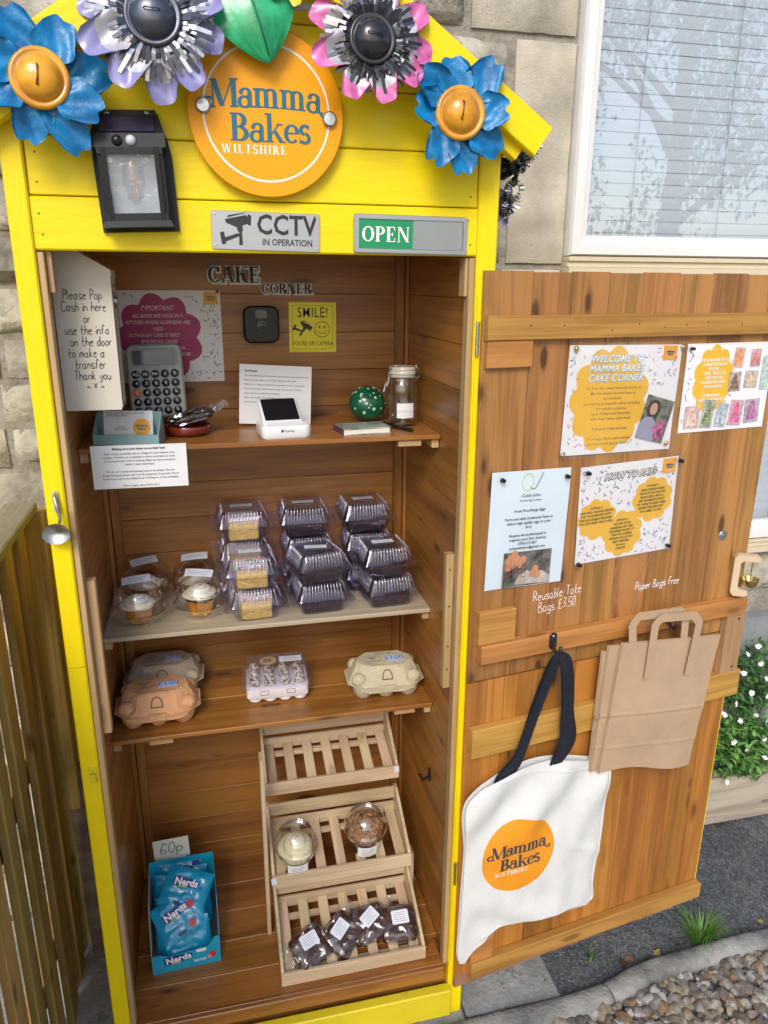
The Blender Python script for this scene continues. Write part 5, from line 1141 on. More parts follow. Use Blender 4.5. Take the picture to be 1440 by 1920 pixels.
# notebook with a ribbon, and a pen
nb_ = thing('notebook', 'small notebook with a green and purple marbled cover lying on the shelf', 'notebook', T(.628, .268, Z1) @ RZ(7))
part('page_block', MB().box(-.058, .056, -.038, .038, .0015, .0125), mat('page_edges', (.72,.70,.60), rough=.8, var=.08, bump=.1, aniso=(1,1,60)), nb_)
M_mar = mat('marbled_cover', (.03,.07,.06), rough=.3, var=.5, sc=22, bump=0, c2=(.40,.45,.42), dirt=((.13,.04,.10), 16, .56), coat=.2)
part('cover', rbox(.120, .080, .0014, .003, .0003, M=T(0, 0, .0126)), M_mar, nb_); part('cover', rbox(.120, .080, .0014, .003, .0003), M_mar, nb_); part('spine', MB().box(-.0605, -.0585, -.040, .040, 0, .014), mat('purple_spine', (.09,.03,.08), bump=0), nb_)
mb = MB(); mb.grid(lambda u, v: (-.004+.004*u+.002*math.sin(v*4), -.037-.012*v, .003-.014*max(0, v-.35)), 1, 8); part('ribbon', mb, mat('pale_ribbon', (.5,.5,.42), bump=0), nb_)
pn = thing('pen', 'black pen lying between the notebook and the glass jar', 'pen', T(.716, .275, Z1+.0052) @ RZ(-62)); mb = MB(); mb.tube([(-.055, 0, 0), (.05, 0, 0), (.058, 0, -.001)], [.0048, .0048, .001], 12); part('barrel', mb, M_black, pn, smooth=40); mb = MB(); mb.box(-.05, -.012, -.001, .001, .0052, .0066); part('clip', mb, M_black, pn)
# clip-top jar
jr = thing('clip_top_jar', 'empty clip top glass jar with a cream ceramic lid and a handwritten label', 'jar', T(.743, .335, Z1))
mb = MB(); mb.lathe([(.0001,.002), (.034,.001), (.037,.006), (.0375,.095), (.035,.105), (.0315,.110), (.0315,.118)], 36); mb.lathe([(.0305,.117), (.0345,.104), (.0365,.095), (.036,.008), (.033,.005), (.0001,.005)], 36); part('glass', mb, M_jar, jr, smooth=60)
part('lid', MB().lathe([(.0001,.147), (.020,.1465), (.031,.144), (.0335,.138), (.032,.1345), (.0335,.132), (.0335,.127), (.030,.124), (.030,.121), (.0001,.121)], 40), mat('glazed_cream_lid', (.66,.62,.54), rough=.2, var=.05, bump=0, coat=.4), jr, smooth=45)
part('seal', MB().lathe([(.030,.1215), (.0345,.1205), (.0345,.1185), (.030,.118)], 36), mat('grey_rubber', (.30,.29,.28), rough=.7), jr, smooth=True)
mb = MB(); mb.tube([(.0335*math.cos(a), .0335*math.sin(a), .113) for a in [2*math.pi*k/28 for k in range(28)]], .0011, 6, closed=True)
mb.tube([(-.034, -.004, .113), (-.044, -.012, .112), (-.050, -.012, .085), (-.046, -.02, .079), (-.040, -.022, .112), (-.036, -.010, .132), (-.030, -.018, .146), (-.012, -.026, .150)], .0012, 6)
mb.tube([(.034, -.004, .113), (.042, -.002, .118), (.040, -.006, .130), (.030, -.012, .147)], .0012, 6); mb.tube([(-.047, -.014, .082), (-.052, -.022, .078), (-.044, -.03, .112)], .0012, 6)
part('wire_bail', mb, M_steel, jr, smooth=True)
def curved(par, nm, r_, a0, a1, z0, z1, m_, B=None, n_=10):
    mb = MB(); mb.grid(lambda u, v: (r_*math.cos(R(a0+(a1-a0)*u)), r_*math.sin(R(a0+(a1-a0)*u)), z0+(z1-z0)*v), n_, 1); return part(nm, mb, m_, par, B, smooth=True)
curved(jr, 'label', .0381, 236, 302, .022, .058, M_paper)
hand(['Refund and', 'tip jar', 'thank you'], .0062, M_ink, jr, WM[jr.name] @ T(0, -.0384, .040), width=.0007, lead=1.5)
part('coins', MB().lathe([(.033,.0055), (.033,.008), (.02,.010), (.0001,.009)], 24), mat('old_coins', (.22,.14,.08), rough=.4, metal=.6, var=.5, sc=60), jr, kind='stuff')
# information sheet hanging from the shelf edge
inf = thing('information_sheet', 'white printed sheet about storing bakes hanging from the front edge of the top shelf', 'note', FY(.1235, .1895, 1.3435) @ RZ(-.3) @ RX(3))
sh, fn = wavy_sheet(.196, .096, .0010, 2); part('sheet', sh, M_paper, inf, smooth=True); B = WM[inf.name] @ T(0, 0, .0021)
text('Making sure your bakes are at their best', .0066, M_ink, inf, B @ T(0, .040, 0), bold=.02)
for i, s_ in enumerate(('Cake corner essentially acts as a fridge for your bakes in cold', 'weather. Therefore it is advisable to allow your bakes to reach', 'room temperature before enjoying. Bakes are best consumed', 'within 3 days of purchase.', '', 'We do not recommend placing bakes in the fridge. This can', 'change the taste/texture and over all enjoyment of any bake. If your', 'baked does need to be refrigerated, it will say so on the packaging.', '', 'Have a happy cakey bakey day :)')):
    if s_: text(s_, .0058, M_dink, inf, B @ T(0, .0295-i*.0079, 0), res=1, bold=.006)
# ================================================================== PLYWOOD SHELF: cupcakes and cake tubs
M_cream_ic = mat('vanilla_buttercream', (.80,.74,.60), rough=.4, var=.06, sc=30, bump=.15, sub=.1)
M_foil = mat('gold_foil_case', (.80,.38,.05), rough=.22, metal=.75, var=.2, sc=60, bump=.1)
M_spng = mat('vanilla_sponge', (.74,.52,.14), rough=.9, var=.16, sc=60, bump=.8, bsc=170, dirt=((.58,.38,.10), 60, .6))
M_brow = mat('chocolate_brownie', (.024,.011,.012), rough=.45, var=.5, sc=50, bump=.5, bsc=150)
M_lab = mat('sticker_label', (.66,.70,.80), rough=.5, var=.02, bump=0)
def tiny_lines(par, M, w_, n_, lead, seed=0, m_=None, h_=.0009):
    q = random.Random(seed); mb = MB()
    for i in range(n_):
        x = -w_/2*q.uniform(.6, 1); y = (n_-1)*lead/2-i*lead; end = w_/2*q.uniform(.6, 1)
        while x < end: l = q.uniform(.0012, .004); mb.box(x, min(end, x+l), y-h_/2, y+h_/2, 0, .0001); x += l+.0009
    return part('small_print', mb, m_ or M_dink, par, M)
def cupcake(i, c, s, lab, ring=False, lrot=0, back=False):
    t = thing('boxed_cupcake', lab, 'cupcake', T(c[0], c[1], Z2) @ SC(1.12), 'cupcakes in clear domes'); B = WM[t.name]
    mb = MB(); mb.lathe([(.0225,.004), (.0225,.0045), (.031,.040)], 48, wob=lambda a, k: .035*math.cos(24*a), cap0=True); part('foil_case', mb, M_foil, t, smooth=30)
    if ring: part('cookie_layer', MB().lathe([(.030,.038), (.034,.043), (.033,.049), (.028,.052)], 30, wob=lambda a, k: .05*math.sin(9*a+k), cap0=True), mat('dark_cookie', (.04,.025,.02), rough=.7, bump=.6, bsc=200), t, smooth=True)
    z0 = .046 if ring else .038; q = random.Random(i)
    def sw(u, v):
        a = 2*math.pi*u; tt = v*2.6; r_ = (.038*(1-v*.93)**.8)*(1+.0*v); lay = abs(math.sin(math.pi*(tt+u)))**.6
        return (r_*(.82+.22*lay)*math.cos(a), r_*(.82+.22*lay)*math.sin(a), z0+.021*(1-(1-v)**1.6)+.0035*lay)
    mb = MB(); mb.grid(sw, 40, 30); part('buttercream_swirl', mb, M_cream_ic, t, smooth=True)
    # tray and dome
    mb = MB(); mb.lathe([(.0001,.0012), (.036,.0012), (.042,.010), (.050,.022), (.057,.030), (.060,.0305)], 60, wob=lambda a, k: (.018*math.cos(30*a) if 1 < k < 4 else 0)); part('tray', mb, M_clear, t, smooth=40)
    mb = MB(); mb.lathe([(.060,.031), (.055,.0325), (.0535,.045), (.050,.064), (.042,.079), (.028,.0885), (.014,.0915), (.012,.0955), (.0001,.0965)], 48); part('dome', mb, M_clear, t, smooth=60)
    mb = MB(); mb.prism(rrect(.018, .022, .006, 4, -.066, 0), .0302, .0312); part('dome_tab', mb, M_clear, t)
    LB_ = B @ T(0, 0, .0985) @ RZ(lrot) @ RX(14) @ RY(q.uniform(-6, 6)); mb = MB(); mb.grid(lambda u, v: ((u-.5)*.060, (v-.5)*.028, .0015*math.sin(3*u)), 6, 2); lbp = part('label', mb, M_lab, t, LB_); tiny_lines(lbp, LB_ @ T(0, 0, .0015), .048, 3, .005, i)
    return t
cupcake(1, (.078, .318), 1, 'vanilla cupcake in a gold case, front left of the four domed cupcakes', lrot=4)
cupcake(2, (.226, .330), 1, 'cupcake with a dark cookie ring under its cream, front right of the domed cupcakes', True, -8)
cupcake(3, (.088, .445), 1, 'vanilla cupcake in its dome, rear left of the four, against the side wall', lrot=18)
cupcake(4, (.215, .452), 1, 'vanilla cupcake in its dome, rear right of the four', lrot=-2)
# clamshell tub
def perim(w_, d_, r_, z_, rib=0, n_=15):
    base = []; pts = rrect(w_, d_, r_, 3)
    P2 = pts+[pts[0]]; 
    for i in range(len(pts)):
        a = Vector(P2[i]); b = Vector(P2[i+1]); ln = (b-a).length; k = max(1, int(round(ln/.0021))) if ln > .02 else 1
        if ln > .02: k = n_*2
        nn = Vector((b.y-a.y, a.x-b.x)); nn = nn.normalized() if nn.length else Vector((0, 0))
        for j in range(k):
            t = j/k; p_ = a.lerp(b, t); o = rib*(1 if (j % 2) else 0) if (ln > .02 and 0 < j < k) else 0
            base.append((p_.x+nn.x*o, p_.y+nn.y*o, z_))
    return base
mb = MB(); mb.loft([perim(.098, .098, .012, .001, 0), perim(.104, .104, .014, .003, .0), perim(.122, .122, .014, .030, .0022), perim(.128, .128, .015, .036, 0), perim(.148, .148, .018, .0385, 0), perim(.160, .160, .018, .0365, 0)], None, True, False)
tub_lo = mb.mesh('tub_base', M_clearp, 25)
mb = MB(); mb.loft([perim(.161, .161, .010, .0385, 0), perim(.150, .150, .010, .0405, 0), perim(.132, .132, .009, .0410, 0), perim(.128, .128, .009, .045, .0012), perim(.112, .112, .009, .071, .0022), perim(.106, .106, .008, .0780, .0018), perim(.100, .100, .007, .0805, 0), perim(.096, .096, .006, .0798, 0)], None, False, True)
tub_hi = mb.mesh('tub_lid', M_clearp, 25)
mb = MB()
for rz_ in (0, 90, 180, 270):
    for i in range(12):
        x = -.0440+i*.0080
        mb.tube([(x*1.06, -.0640, .0465), (x, -.0562, .0712), (x*.97, -.0532, .0788), (x*.95, -.046, .0812)], [.0010, .0013, .0013, .0004], 4, RZ(rz_))
tub_ribs = mb.mesh('lid_ribs', film('embossed_rib_plastic', (.93,.93,1), base=.42, k=.8, rough=.10, body=.12), True)
def blob(w_, d_, h_, seed, z0=.004, amp=.003, taper=.94, nx=10):
    mb = MB(); rings = []
    for k, (f, z_) in enumerate(((.93, 0), (1, .004), (1, h_*.5), (taper, h_-.004), (taper*.93, h_), (taper*.5, h_))):
        rg = []
        for x, y in rrect(w_*f, d_*f, min(w_, d_)*.07, 4):
            nn = noise.noise(Vector((x*60, y*60, seed+z_*60)))*amp; l = math.hypot(x, y); rg.append((x*(1+nn/l), y*(1+nn/l), z0+z_+(nn*.6 if k > 2 else 0)))
        rings.append(rg)
    mb.loft(rings); return mb
bz = blob(.098, .098, .056, 2, taper=.97); m_brow = bz.mesh('brownie_filling', M_brow, True)
sp_me = MB(); sp_me = blob(.074, .062, .050, 5, amp=.0022, taper=.99); m_sponge = sp_me.mesh('sponge_slice', M_spng, True)
ic = blob(.078, .064, .011, 7, z0=.052, amp=.004, taper=.96); m_icing = ic.mesh('icing', mat('white_icing', (.80,.78,.76), rough=.4, var=.03, bump=.2, bsc=90), True)
q = random.Random(19); sprk = {}
def build_sprinkle_mesh():
    mb = MB(); mats = [mat('sugar_red', (.65,.04,.06), bump=0), mat('sugar_blue', (.03,.22,.60), bump=0), mat('sugar_pink', (.80,.30,.45), bump=0), mat('sugar_yellow', (.80,.60,.05), bump=0), mat('sugar_green', (.05,.45,.15), bump=0)]
    cnt = []
    for k in range(230):
        s = q.random()
        if s < .45: x, y, z_ = q.uniform(-.036, .036), q.uniform(-.030, .030), .0636
        else: x, y, z_ = q.uniform(-.037, .037), -.0325, q.uniform(.052, .063)
        a = q.uniform(0, 180); M_ = T(x, y, z_) @ (RZ(a) if s < .45 else fr((0,0,0), (1,0,0), (0,0,1)) @ RZ(a)); b = len(mb.f); mb.box(-.0022, .0022, -.0006, .0006, -.0005, .0008, M_); cnt.append((b, len(mb.f), k % 5))
    me = mb.mesh('sprinkles'); 
    for m_ in mats: me.materials.append(m_)
    for a, b, k in cnt:
        for i in range(a, min(b, len(me.polygons))): me.polygons[i].material_index = k
    return me
m_spr = build_sprinkle_mesh()
def tub(c, z, rz, kind, lab, label_rot=0, sticker=True, lo=(0, .002)):
    t = thing('cake_tub', lab, 'cake tub', T(c[0], c[1], z) @ RZ(rz), 'clear tubs of cake in stacks of two and three'); B = WM[t.name]
    link('tub_base', tub_lo, B, t); lo_ = link('tub_lid', tub_hi, B, t); link('lid_ribs', tub_ribs, B, lo_)['kind'] = 'stuff'
    if kind == 'b': link('brownie_filling', m_brow, B, t)
    else:
        o = link('sponge_slice', m_sponge, B @ T(0, -.022, 0), t)
        if kind == 's': oi = link('icing', m_icing, B @ T(0, -.022, 0), o); link('sprinkles', m_spr, B @ T(0, -.022, 0), oi)
        else: oi = link('icing', m_icing, B @ T(0, -.022, 0), o)
    if sticker:
        LB_ = B @ T(lo[0], lo[1], .0815) @ RZ(label_rot); l_ = part('label', MB().box(-.028, .028, -.011, .011, 0, .0003), M_lab, t, LB_); tiny_lines(l_, LB_ @ T(0, 0, .0004), .044, 3, .0055, int(c[0]*999))
    return t
PT = .0825
z0 = Z2+.0005
# back stacks of three
tub((.342, .435), z0, 3, 'p', 'plain sponge tub at the bottom of the rear left stack', sticker=False); tub((.342, .435), z0+PT, 2, 'p', 'plain sponge tub in the middle of the rear left stack')
tub((.342, .437), z0+2*PT, 2, 'i', 'topmost tub of the rear left stack, plain sponge with white icing', label_rot=-3)
tub((.508, .435), z0, -2, 'b', 'brownie tub at the bottom of the rear middle stack', sticker=False); tub((.508, .433), z0+PT, 3, 'b', 'brownie tub in the middle of the rear middle stack')
tub((.502, .437), z0+2*PT, -1, 'b', 'topmost brownie tub of the rear middle stack')
tub((.670, .435), z0, 0, 'b', 'brownie tub at the bottom of the rear right stack', sticker=False); tub((.672, .434), z0+PT, -2, 'b', 'brownie tub in the middle of the rear right stack')
tub((.664, .438), z0+2*PT, 2, 'b', 'topmost brownie tub of the rear right stack, by the corner batten', label_rot=2)
# front stacks of two
tub((.358, .312), z0, 3, 's', 'sprinkle topped sponge tub at the bottom of the front left stack', sticker=False)
tub((.352, .312), z0+PT, 1, 's', 'sprinkle topped sponge tub on top of the front left stack')
tub((.522, .314), z0, 4, 'b', 'brownie tub at the bottom of the front middle stack', sticker=False)
tub((.516, .309), z0+PT, 12, 'b', 'brownie tub on top of the front middle stack, turned a little clockwise', label_rot=-18)
tub((.700, .316), z0, 5, 'b', 'brownie tub at the bottom of the front right stack', sticker=False)
tub((.690, .313), z0+PT, 3, 'b', 'brownie tub on top of the front right stack, near the side wall')

# ================================================================== EGG SHELF
def octo(w_, d_, c, z, oy=0): return [(x, y+oy, z) for x, y in ((w_/2-c,-d_/2),(w_/2,-d_/2+c),(w_/2,d_/2-c),(w_/2-c,d_/2),(-w_/2+c,d_/2),(-w_/2,d_/2-c),(-w_/2,-d_/2+c),(-w_/2+c,-d_/2))]
def smoothring(w_, d_, c, z, n_=40, ex=.5):
    out = []
    for i in range(n_):
        a = 2*math.pi*i/n_; cs = lambda t: math.copysign(abs(t)**ex, t); out.append((w_/2*cs(math.cos(a)), d_/2*cs(math.sin(a)), z))
    return out
def egg_carton(c, rz, mt, mt2, lab, price, grey=False):
    t = thing('egg_carton', lab, 'egg carton', T(c[0], c[1], Z3) @ RZ(rz) @ SC(1.2), 'moulded pulp egg cartons'); B = WM[t.name]
    mb = MB()
    mb.loft([smoothring(.156, .106, 0, .030, ex=.62), smoothring(.160, .110, 0, .034, ex=.62), smoothring(.148, .100, 0, .030, ex=.62), smoothring(.138, .092, 0, .018, ex=.6)], None, False, True)
    for x in (-.050, 0, .050):
        for y in (-.024, .024): mb.lathe([(.025,.030), (.023,.016), (.016,.003), (.013,.0), (.0001,.0)], 16, T(x, y, 0))
    part('carton_base', mb, mt, t, smooth=50)
    mb = MB()
    mb.loft([octo(.166, .114, .030, .034), octo(.164, .112, .030, .038), octo(.150, .100, .034, .048), octo(.128, .076, .026, .072), octo(.118, .066, .022, .0755)], None, True, True)
    for sx in (-1, 1):
        for sy in (-1, 1): mb.ball((sx*.061, sy*.036, .047), .0165, .0145, .015, 14, 10)
    mb.box(-.017, .017, -.0605, -.050, .026, .040); mb.prism([(-.060,.030), (-.04,.022), (.04,.022), (.060,.030), (.060,.036), (-.060,.036)], 0, .0025, fr((0, -.0555, 0), (1,0,0), (0,0,1)) @ T(0, 0, -.001))
    lid = part('carton_lid', mb, mt, t, smooth=28)
    mb = MB(); mb.loft([octo(.172, .120, .031, .0335), octo(.172, .120, .031, .0365)]); part('carton_flange', mb, mt, lid, B)
    F_ = B @ fr((0, -.0470, .0575), (1,0,0), (0, .447, .894))
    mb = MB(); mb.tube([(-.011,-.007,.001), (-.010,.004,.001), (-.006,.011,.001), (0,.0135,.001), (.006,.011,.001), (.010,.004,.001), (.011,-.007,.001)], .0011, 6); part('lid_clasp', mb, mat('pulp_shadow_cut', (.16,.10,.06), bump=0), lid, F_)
    part('clasp_slot', MB().prism([(-.012,-.0085), (.012,-.0085), (.012,-.0065), (-.012,-.0065)], 0, .0008), M_ink, lid, F_)
    LB_ = B @ T(.022, -.004, .0758); l_ = part('price_label', MB().box(-.019, .019, -.0125, .0125, 0, .0004), mat('lilac_label', (.50,.58,.85), rough=.5, bump=0, var=.02), t, LB_)
    hand([price], .0135, mat('blue_biro', (.03,.04,.30), bump=0, var=0), l_, LB_ @ T(0, .0, .0005) @ T(0, .0035, 0), width=.0013, seed=4)
    S_ = B @ T(-.026, -.002, .0758); part('stamp_ring', ringmb(.0185, .0190, 0, .0002, 32), M_dink, lid, S_)
    text('BRITISH\nHEN\n~\nCARTON', .0062, M_dink, lid, S_, bold=.01); text('MIXED SIX EGGS', .0055, M_dink, lid, B @ T(0, .0235, .0758), bold=.01)
    return t
M_pulpo = mat('peach_pulp', (.64,.34,.17), rough=.9, var=.08, sc=14, bump=.5, bsc=120); M_pulpg = mat('grey_pulp', (.46,.37,.28), rough=.9, var=.08, sc=14, bump=.5, bsc=120); M_pulpb = mat('buff_pulp', (.50,.44,.30), rough=.9, var=.08, sc=14, bump=.5, bsc=120)
egg_carton((.106, .292), 1, M_pulpo, M_pulpo, 'peach egg carton priced 1.50, in front at the left of the egg shelf', '£1.50')
egg_carton((.116, .428), -2, M_pulpg, M_pulpg, 'greyish buff egg carton behind the peach one', '£2.50')
egg_carton((.692, .300), -3, M_pulpb, M_pulpb, 'buff egg carton priced 1.00 at the right end of the egg shelf', '£1.00')
# quail egg pack
qe = thing('quail_egg_pack', 'pack of speckled quail eggs with a clear lid on a white moulded tray', 'egg box', T(.408, .345, Z3) @ RZ(-2) @ SC(1.14)); B = WM[qe.name]
mb = MB(); mb.loft([[(x, y, z) for x, y in rrect(w_, d_, .012, 4)] for w_, d_, z in ((.136, .096, .012), (.142, .102, .016), (.142, .102, .040), (.138, .098, .042))])
for i in range(4):
    for j in range(3): mb.lathe([(.016,.016), (.0155,.006), (.009,.0005), (.0001,.0)], 14, T(-.051+i*.034, -.033+j*.033, 0))
part('egg_tray', mb, mat('white_moulded_tray', (.74,.70,.72), rough=.5, var=.03, bump=.05), qe, smooth=40)
me_, n, p = newmat('speckled_eggshell'); L = n.links.new; tc = N(n, 'ShaderNodeTexCoord'); oi = N(n, 'ShaderNodeObjectInfo'); ad = N(n, 'ShaderNodeVectorMath', operation='ADD'); mu = N(n, 'ShaderNodeVectorMath', operation='SCALE'); mu.inputs[0].default_value = (3, 5, 7)
L(oi.outputs['Random'], mu.inputs['Scale']); L(tc.outputs['Object'], ad.inputs[0]); L(mu.outputs[0], ad.inputs[1]); nz = N(n, 'ShaderNodeTexNoise', i_Scale=170, i_Detail=3); L(ad.outputs[0], nz.inputs['Vector'])
rp = rampn(n, [(.50, (.62,.55,.42)), (.56, (.10,.05,.03))]); L(nz.outputs[0], rp.inputs[0]); L(rp.outputs[0], p.inputs['Base Color']); p.inputs['Roughness'].default_value = .35
mb = MB(); mb.lathe([(.0005,-.017), (.008,-.0145), (.0125,-.007), (.0132,.0), (.011,.008), (.0065,.0145), (.0005,.0175)], 18); egm = mb.mesh('quail_egg', me_, True)
for i in range(4):
    for j in range(3): link('quail_egg', egm, B @ T(-.051+i*.034, -.033+j*.033, .046) @ RX(rnd.uniform(-8, 8)) @ RZ(rnd.uniform(0, 360)), qe)
mb = MB(); mb.loft([[(x, y, z) for x, y in rrect(w_, d_, .012, 4)] for w_, d_, z in ((.158, .116, .0425), (.158, .116, .044), (.144, .104, .0445), (.138, .098, .074), (.132, .092, .077))], None, False, True); part('clear_lid', mb, film('violet_lid', (.88,.87,.96), base=.06, k=.8, body=.05), qe, smooth=30)
part('round_sticker', disc(.019, 0, .0004, 30), mat('kraft_sticker', (.45,.34,.2), bump=0), qe, B @ T(-.018, .012, .0772)); text('BRITISH\nQUAIL\nCARTON', .006, M_ink, qe, B @ T(-.018, .012, .0777), bold=.015)
LB_ = B @ T(.034, .014, .0772); l_ = part('label', MB().box(-.026, .026, -.0125, .0125, 0, .0004), M_lab, qe, LB_); tiny_lines(l_, LB_ @ T(0, 0, .0005), .042, 4, .0045, 4)
mb = MB()
for x in (-.03, .03): 
    o_ = rrect(.020, .011, .002); i_ = rrect(.018, .009, .0015); mb.loft([[(a+x, b, z) for a, b in pl_] for pl_, z in ((o_, 0), (o_, .0006), (i_, .0006), (i_, 0))], B @ fr((0, -.0512, .029), (1,0,0), (0,0,1)), False, False)
part('moulded_window', mb, M_dink, qe, I())

# ================================================================== CABINET FLOOR
ds = thing('tiered_display_stand', 'three tier slatted wooden display stand on the cabinet floor', 'display stand', T(.555, .18, .001))
for xa, zt_ in ((.3505, .56), (.7545, .19)): BX('stand_leg', ds, M_crate, xa-.0055, xa+.0055, .200, .240, .001, zt_, 'z', ch=.002)
def tray(x0, x1, yf, yb, z0, lab=None):
    rise = (yb-yf)*math.tan(R(17)); B = T((x0+x1)/2, yf, z0)
    th = .008; w_ = x1-x0; dp = yb-yf
    tr_ = BX('tray_front', ds, M_crate, x0, x1, yf, yf+.010, z0, z0+.038, 'x', ch=.0015)
    for s in (x0, x1-th):
        mb = MB(); mb.prism([(-dp/2+.0002, 0-.03), (dp/2, rise-.035), (dp/2, rise+.052), (dp/2-.02, rise+.052), (-dp/2+.032, .028), (-dp/2+.0002, .006)], 0, th, fr((0,0,0), (0,1,0), (0,0,1), (1,0,0)))
        link('tray_side', mb.mesh('tray_side', M_crate), T(s, (yf+.0104+yb)/2, z0+.030), tr_)
    BX('tray_back', ds, M_crate, x0+th+.0004, x1-th-.0004, yb-.0085, yb-.0005, z0+rise-.004, z0+rise+.030, 'x', ch=.0012); BX('tray_back', ds, M_crate, x0+th+.0004, x1-th-.0004, yb-.0085, yb-.0005, z0+rise+.042, z0+rise+.080, 'x', ch=.0012)
    n_ = 7; ang = 17
    for i in range(n_):
        cx = x0+th+.016+(w_-2*th-.032)*i/(n_-1)
        ln = (dp-.012)/math.cos(R(ang)); o = link('slat', board_mesh(ln, .027, .0055, .0012, M_crate), fr((cx, (yf+yb)/2, z0+.012+rise/2), (0, math.cos(R(ang)), math.sin(R(ang))), (-1, 0, 0)), tr_)
    for f_ in (.16, .82):
        BX('cross_rail', ds, M_crate, x0+th+.0004, x1-th-.0004, yf+dp*f_-.008, yf+dp*f_+.008, z0+rise*f_-.0055, z0+rise*f_+.006, 'x') if True else None
tray(.366, .748, .030, .235, .001); tray(.3625, .7435, .168, .345, .182); tray(.3595, .735, .285, .445, .385)
for zz in (): BX('stand_brace', ds, M_crate, .3425, .7595, .237, .249, zz-.12, zz-.10, 'x')
for (x, y, z) in ((.728, .2845, .415), (.3665, .1675, .208)):
    part('tape_scrap', MB().box(-.007, .007, -.010, .010, 0, .0004), mat('milky_tape', (.66,.68,.76), rough=.3, bump=0), ds, FY(x, y-.0004, z) @ RZ(4))
def dessert_cup(c, z, lab, kind):
    t = thing('dessert_cup', lab, 'dessert cup', T(c[0], c[1], z) @ RX(12) @ SC(1.2), 'domed dessert cups on the middle tray'); B = WM[t.name]
    mb = MB(); mb.lathe([(.0001,.001), (.034,.001), (.036,.004), (.046,.062), (.0485,.063), (.0485,.0665)], 40); part('cup', mb, M_clear, t, smooth=50)
    mb = MB(); mb.lathe([(.049,.0645), (.0505,.067), (.0495,.071), (.046,.073), (.043,.090), (.033,.104), (.018,.1115), (.0001,.113)], 40); part('dome_lid', mb, M_clear, t, smooth=60)
    if kind == 'cream':
        part('cake_layer', MB().lathe([(.0001,.004), (.033,.004), (.0365,.018), (.037,.020)], 28, cap1=True), M_brow, t, smooth=True); part('crumble_layer', MB().lathe([(.0372,.0203), (.039,.030), (.0395,.034)], 28, cap0=True, cap1=True), M_spng, t, smooth=True)
        def sw(u, v):
            a = 2*math.pi*u; lay = abs(math.sin(math.pi*(v*2.4+u)))**.7; r_ = .041*(1-v*.95)*(.86+.16*lay); return (r_*math.cos(a), r_*math.sin(a), .046+.034*(1-(1-v)**1.5)+.003*lay)
        mb = MB(); mb.lathe([(.0396,.0345), (.0415,.046), (.041,.050)], 28, cap0=True); mb.grid(sw, 36, 26); part('cream_swirl', mb, mat('lemon_cream', (.74,.70,.46), rough=.35, var=.05, bump=.1), t, smooth=True)
    else:
        part('cake_layer', MB().lathe([(.0001,.004), (.033,.004), (.041,.050), (.041,.055)], 28, cap1=True, wob=lambda a, k: .01*math.sin(7*a+k)), mat('biscuit_crumb_layer', (.16,.085,.04), rough=.8, var=.5, sc=70, bump=.8, bsc=160), t, smooth=True)
        q = random.Random(5); mb = MB()
        for k in range(230):
            a = q.uniform(0, 6.28); r_ = .038*q.random()**.5; zz = .060+.036*(1-(r_/.044)**2)*q.uniform(.9, 1.05); M_ = T(r_*math.cos(a), r_*math.sin(a), zz) @ RZ(q.uniform(0, 360)) @ RX(q.uniform(0, 360)) @ SC(q.uniform(.003, .007), q.uniform(.003, .006), q.uniform(.002, .005)); mb.add(IV, IF, M_)
        mb.lathe([(.040,.055), (.037,.068), (.026,.082), (.012,.089), (.0001,.090)], 24); part('crumb_topping', mb, mat('biscuit_crumb', (.15,.075,.03), rough=.7, var=.6, sc=90, c2=(.36,.2,.09), bump=.4), t, kind='stuff')
    lb2 = curved(t, 'label', .0435, 238, 300, .012, .042, M_paper, B @ T(0, 0, 0) @ RX(0)); tiny_lines(lb2, B @ T(0, -.0445, .027) @ fr((0,0,0), (1,0,0), (0,.13,1)), .032, 5, .0045, 3)
    return t
zt2 = lambda y: .182+.0155+(y-.168)*math.tan(R(17))
dessert_cup((.432, .226), zt2(.226)-.006, 'clear dessert cup with a swirl of pale cream on the middle tray', 'cream')
dessert_cup((.625, .243), zt2(.243)-.006, 'clear dessert cup topped with brown crumbs on the middle tray', 'crumb')
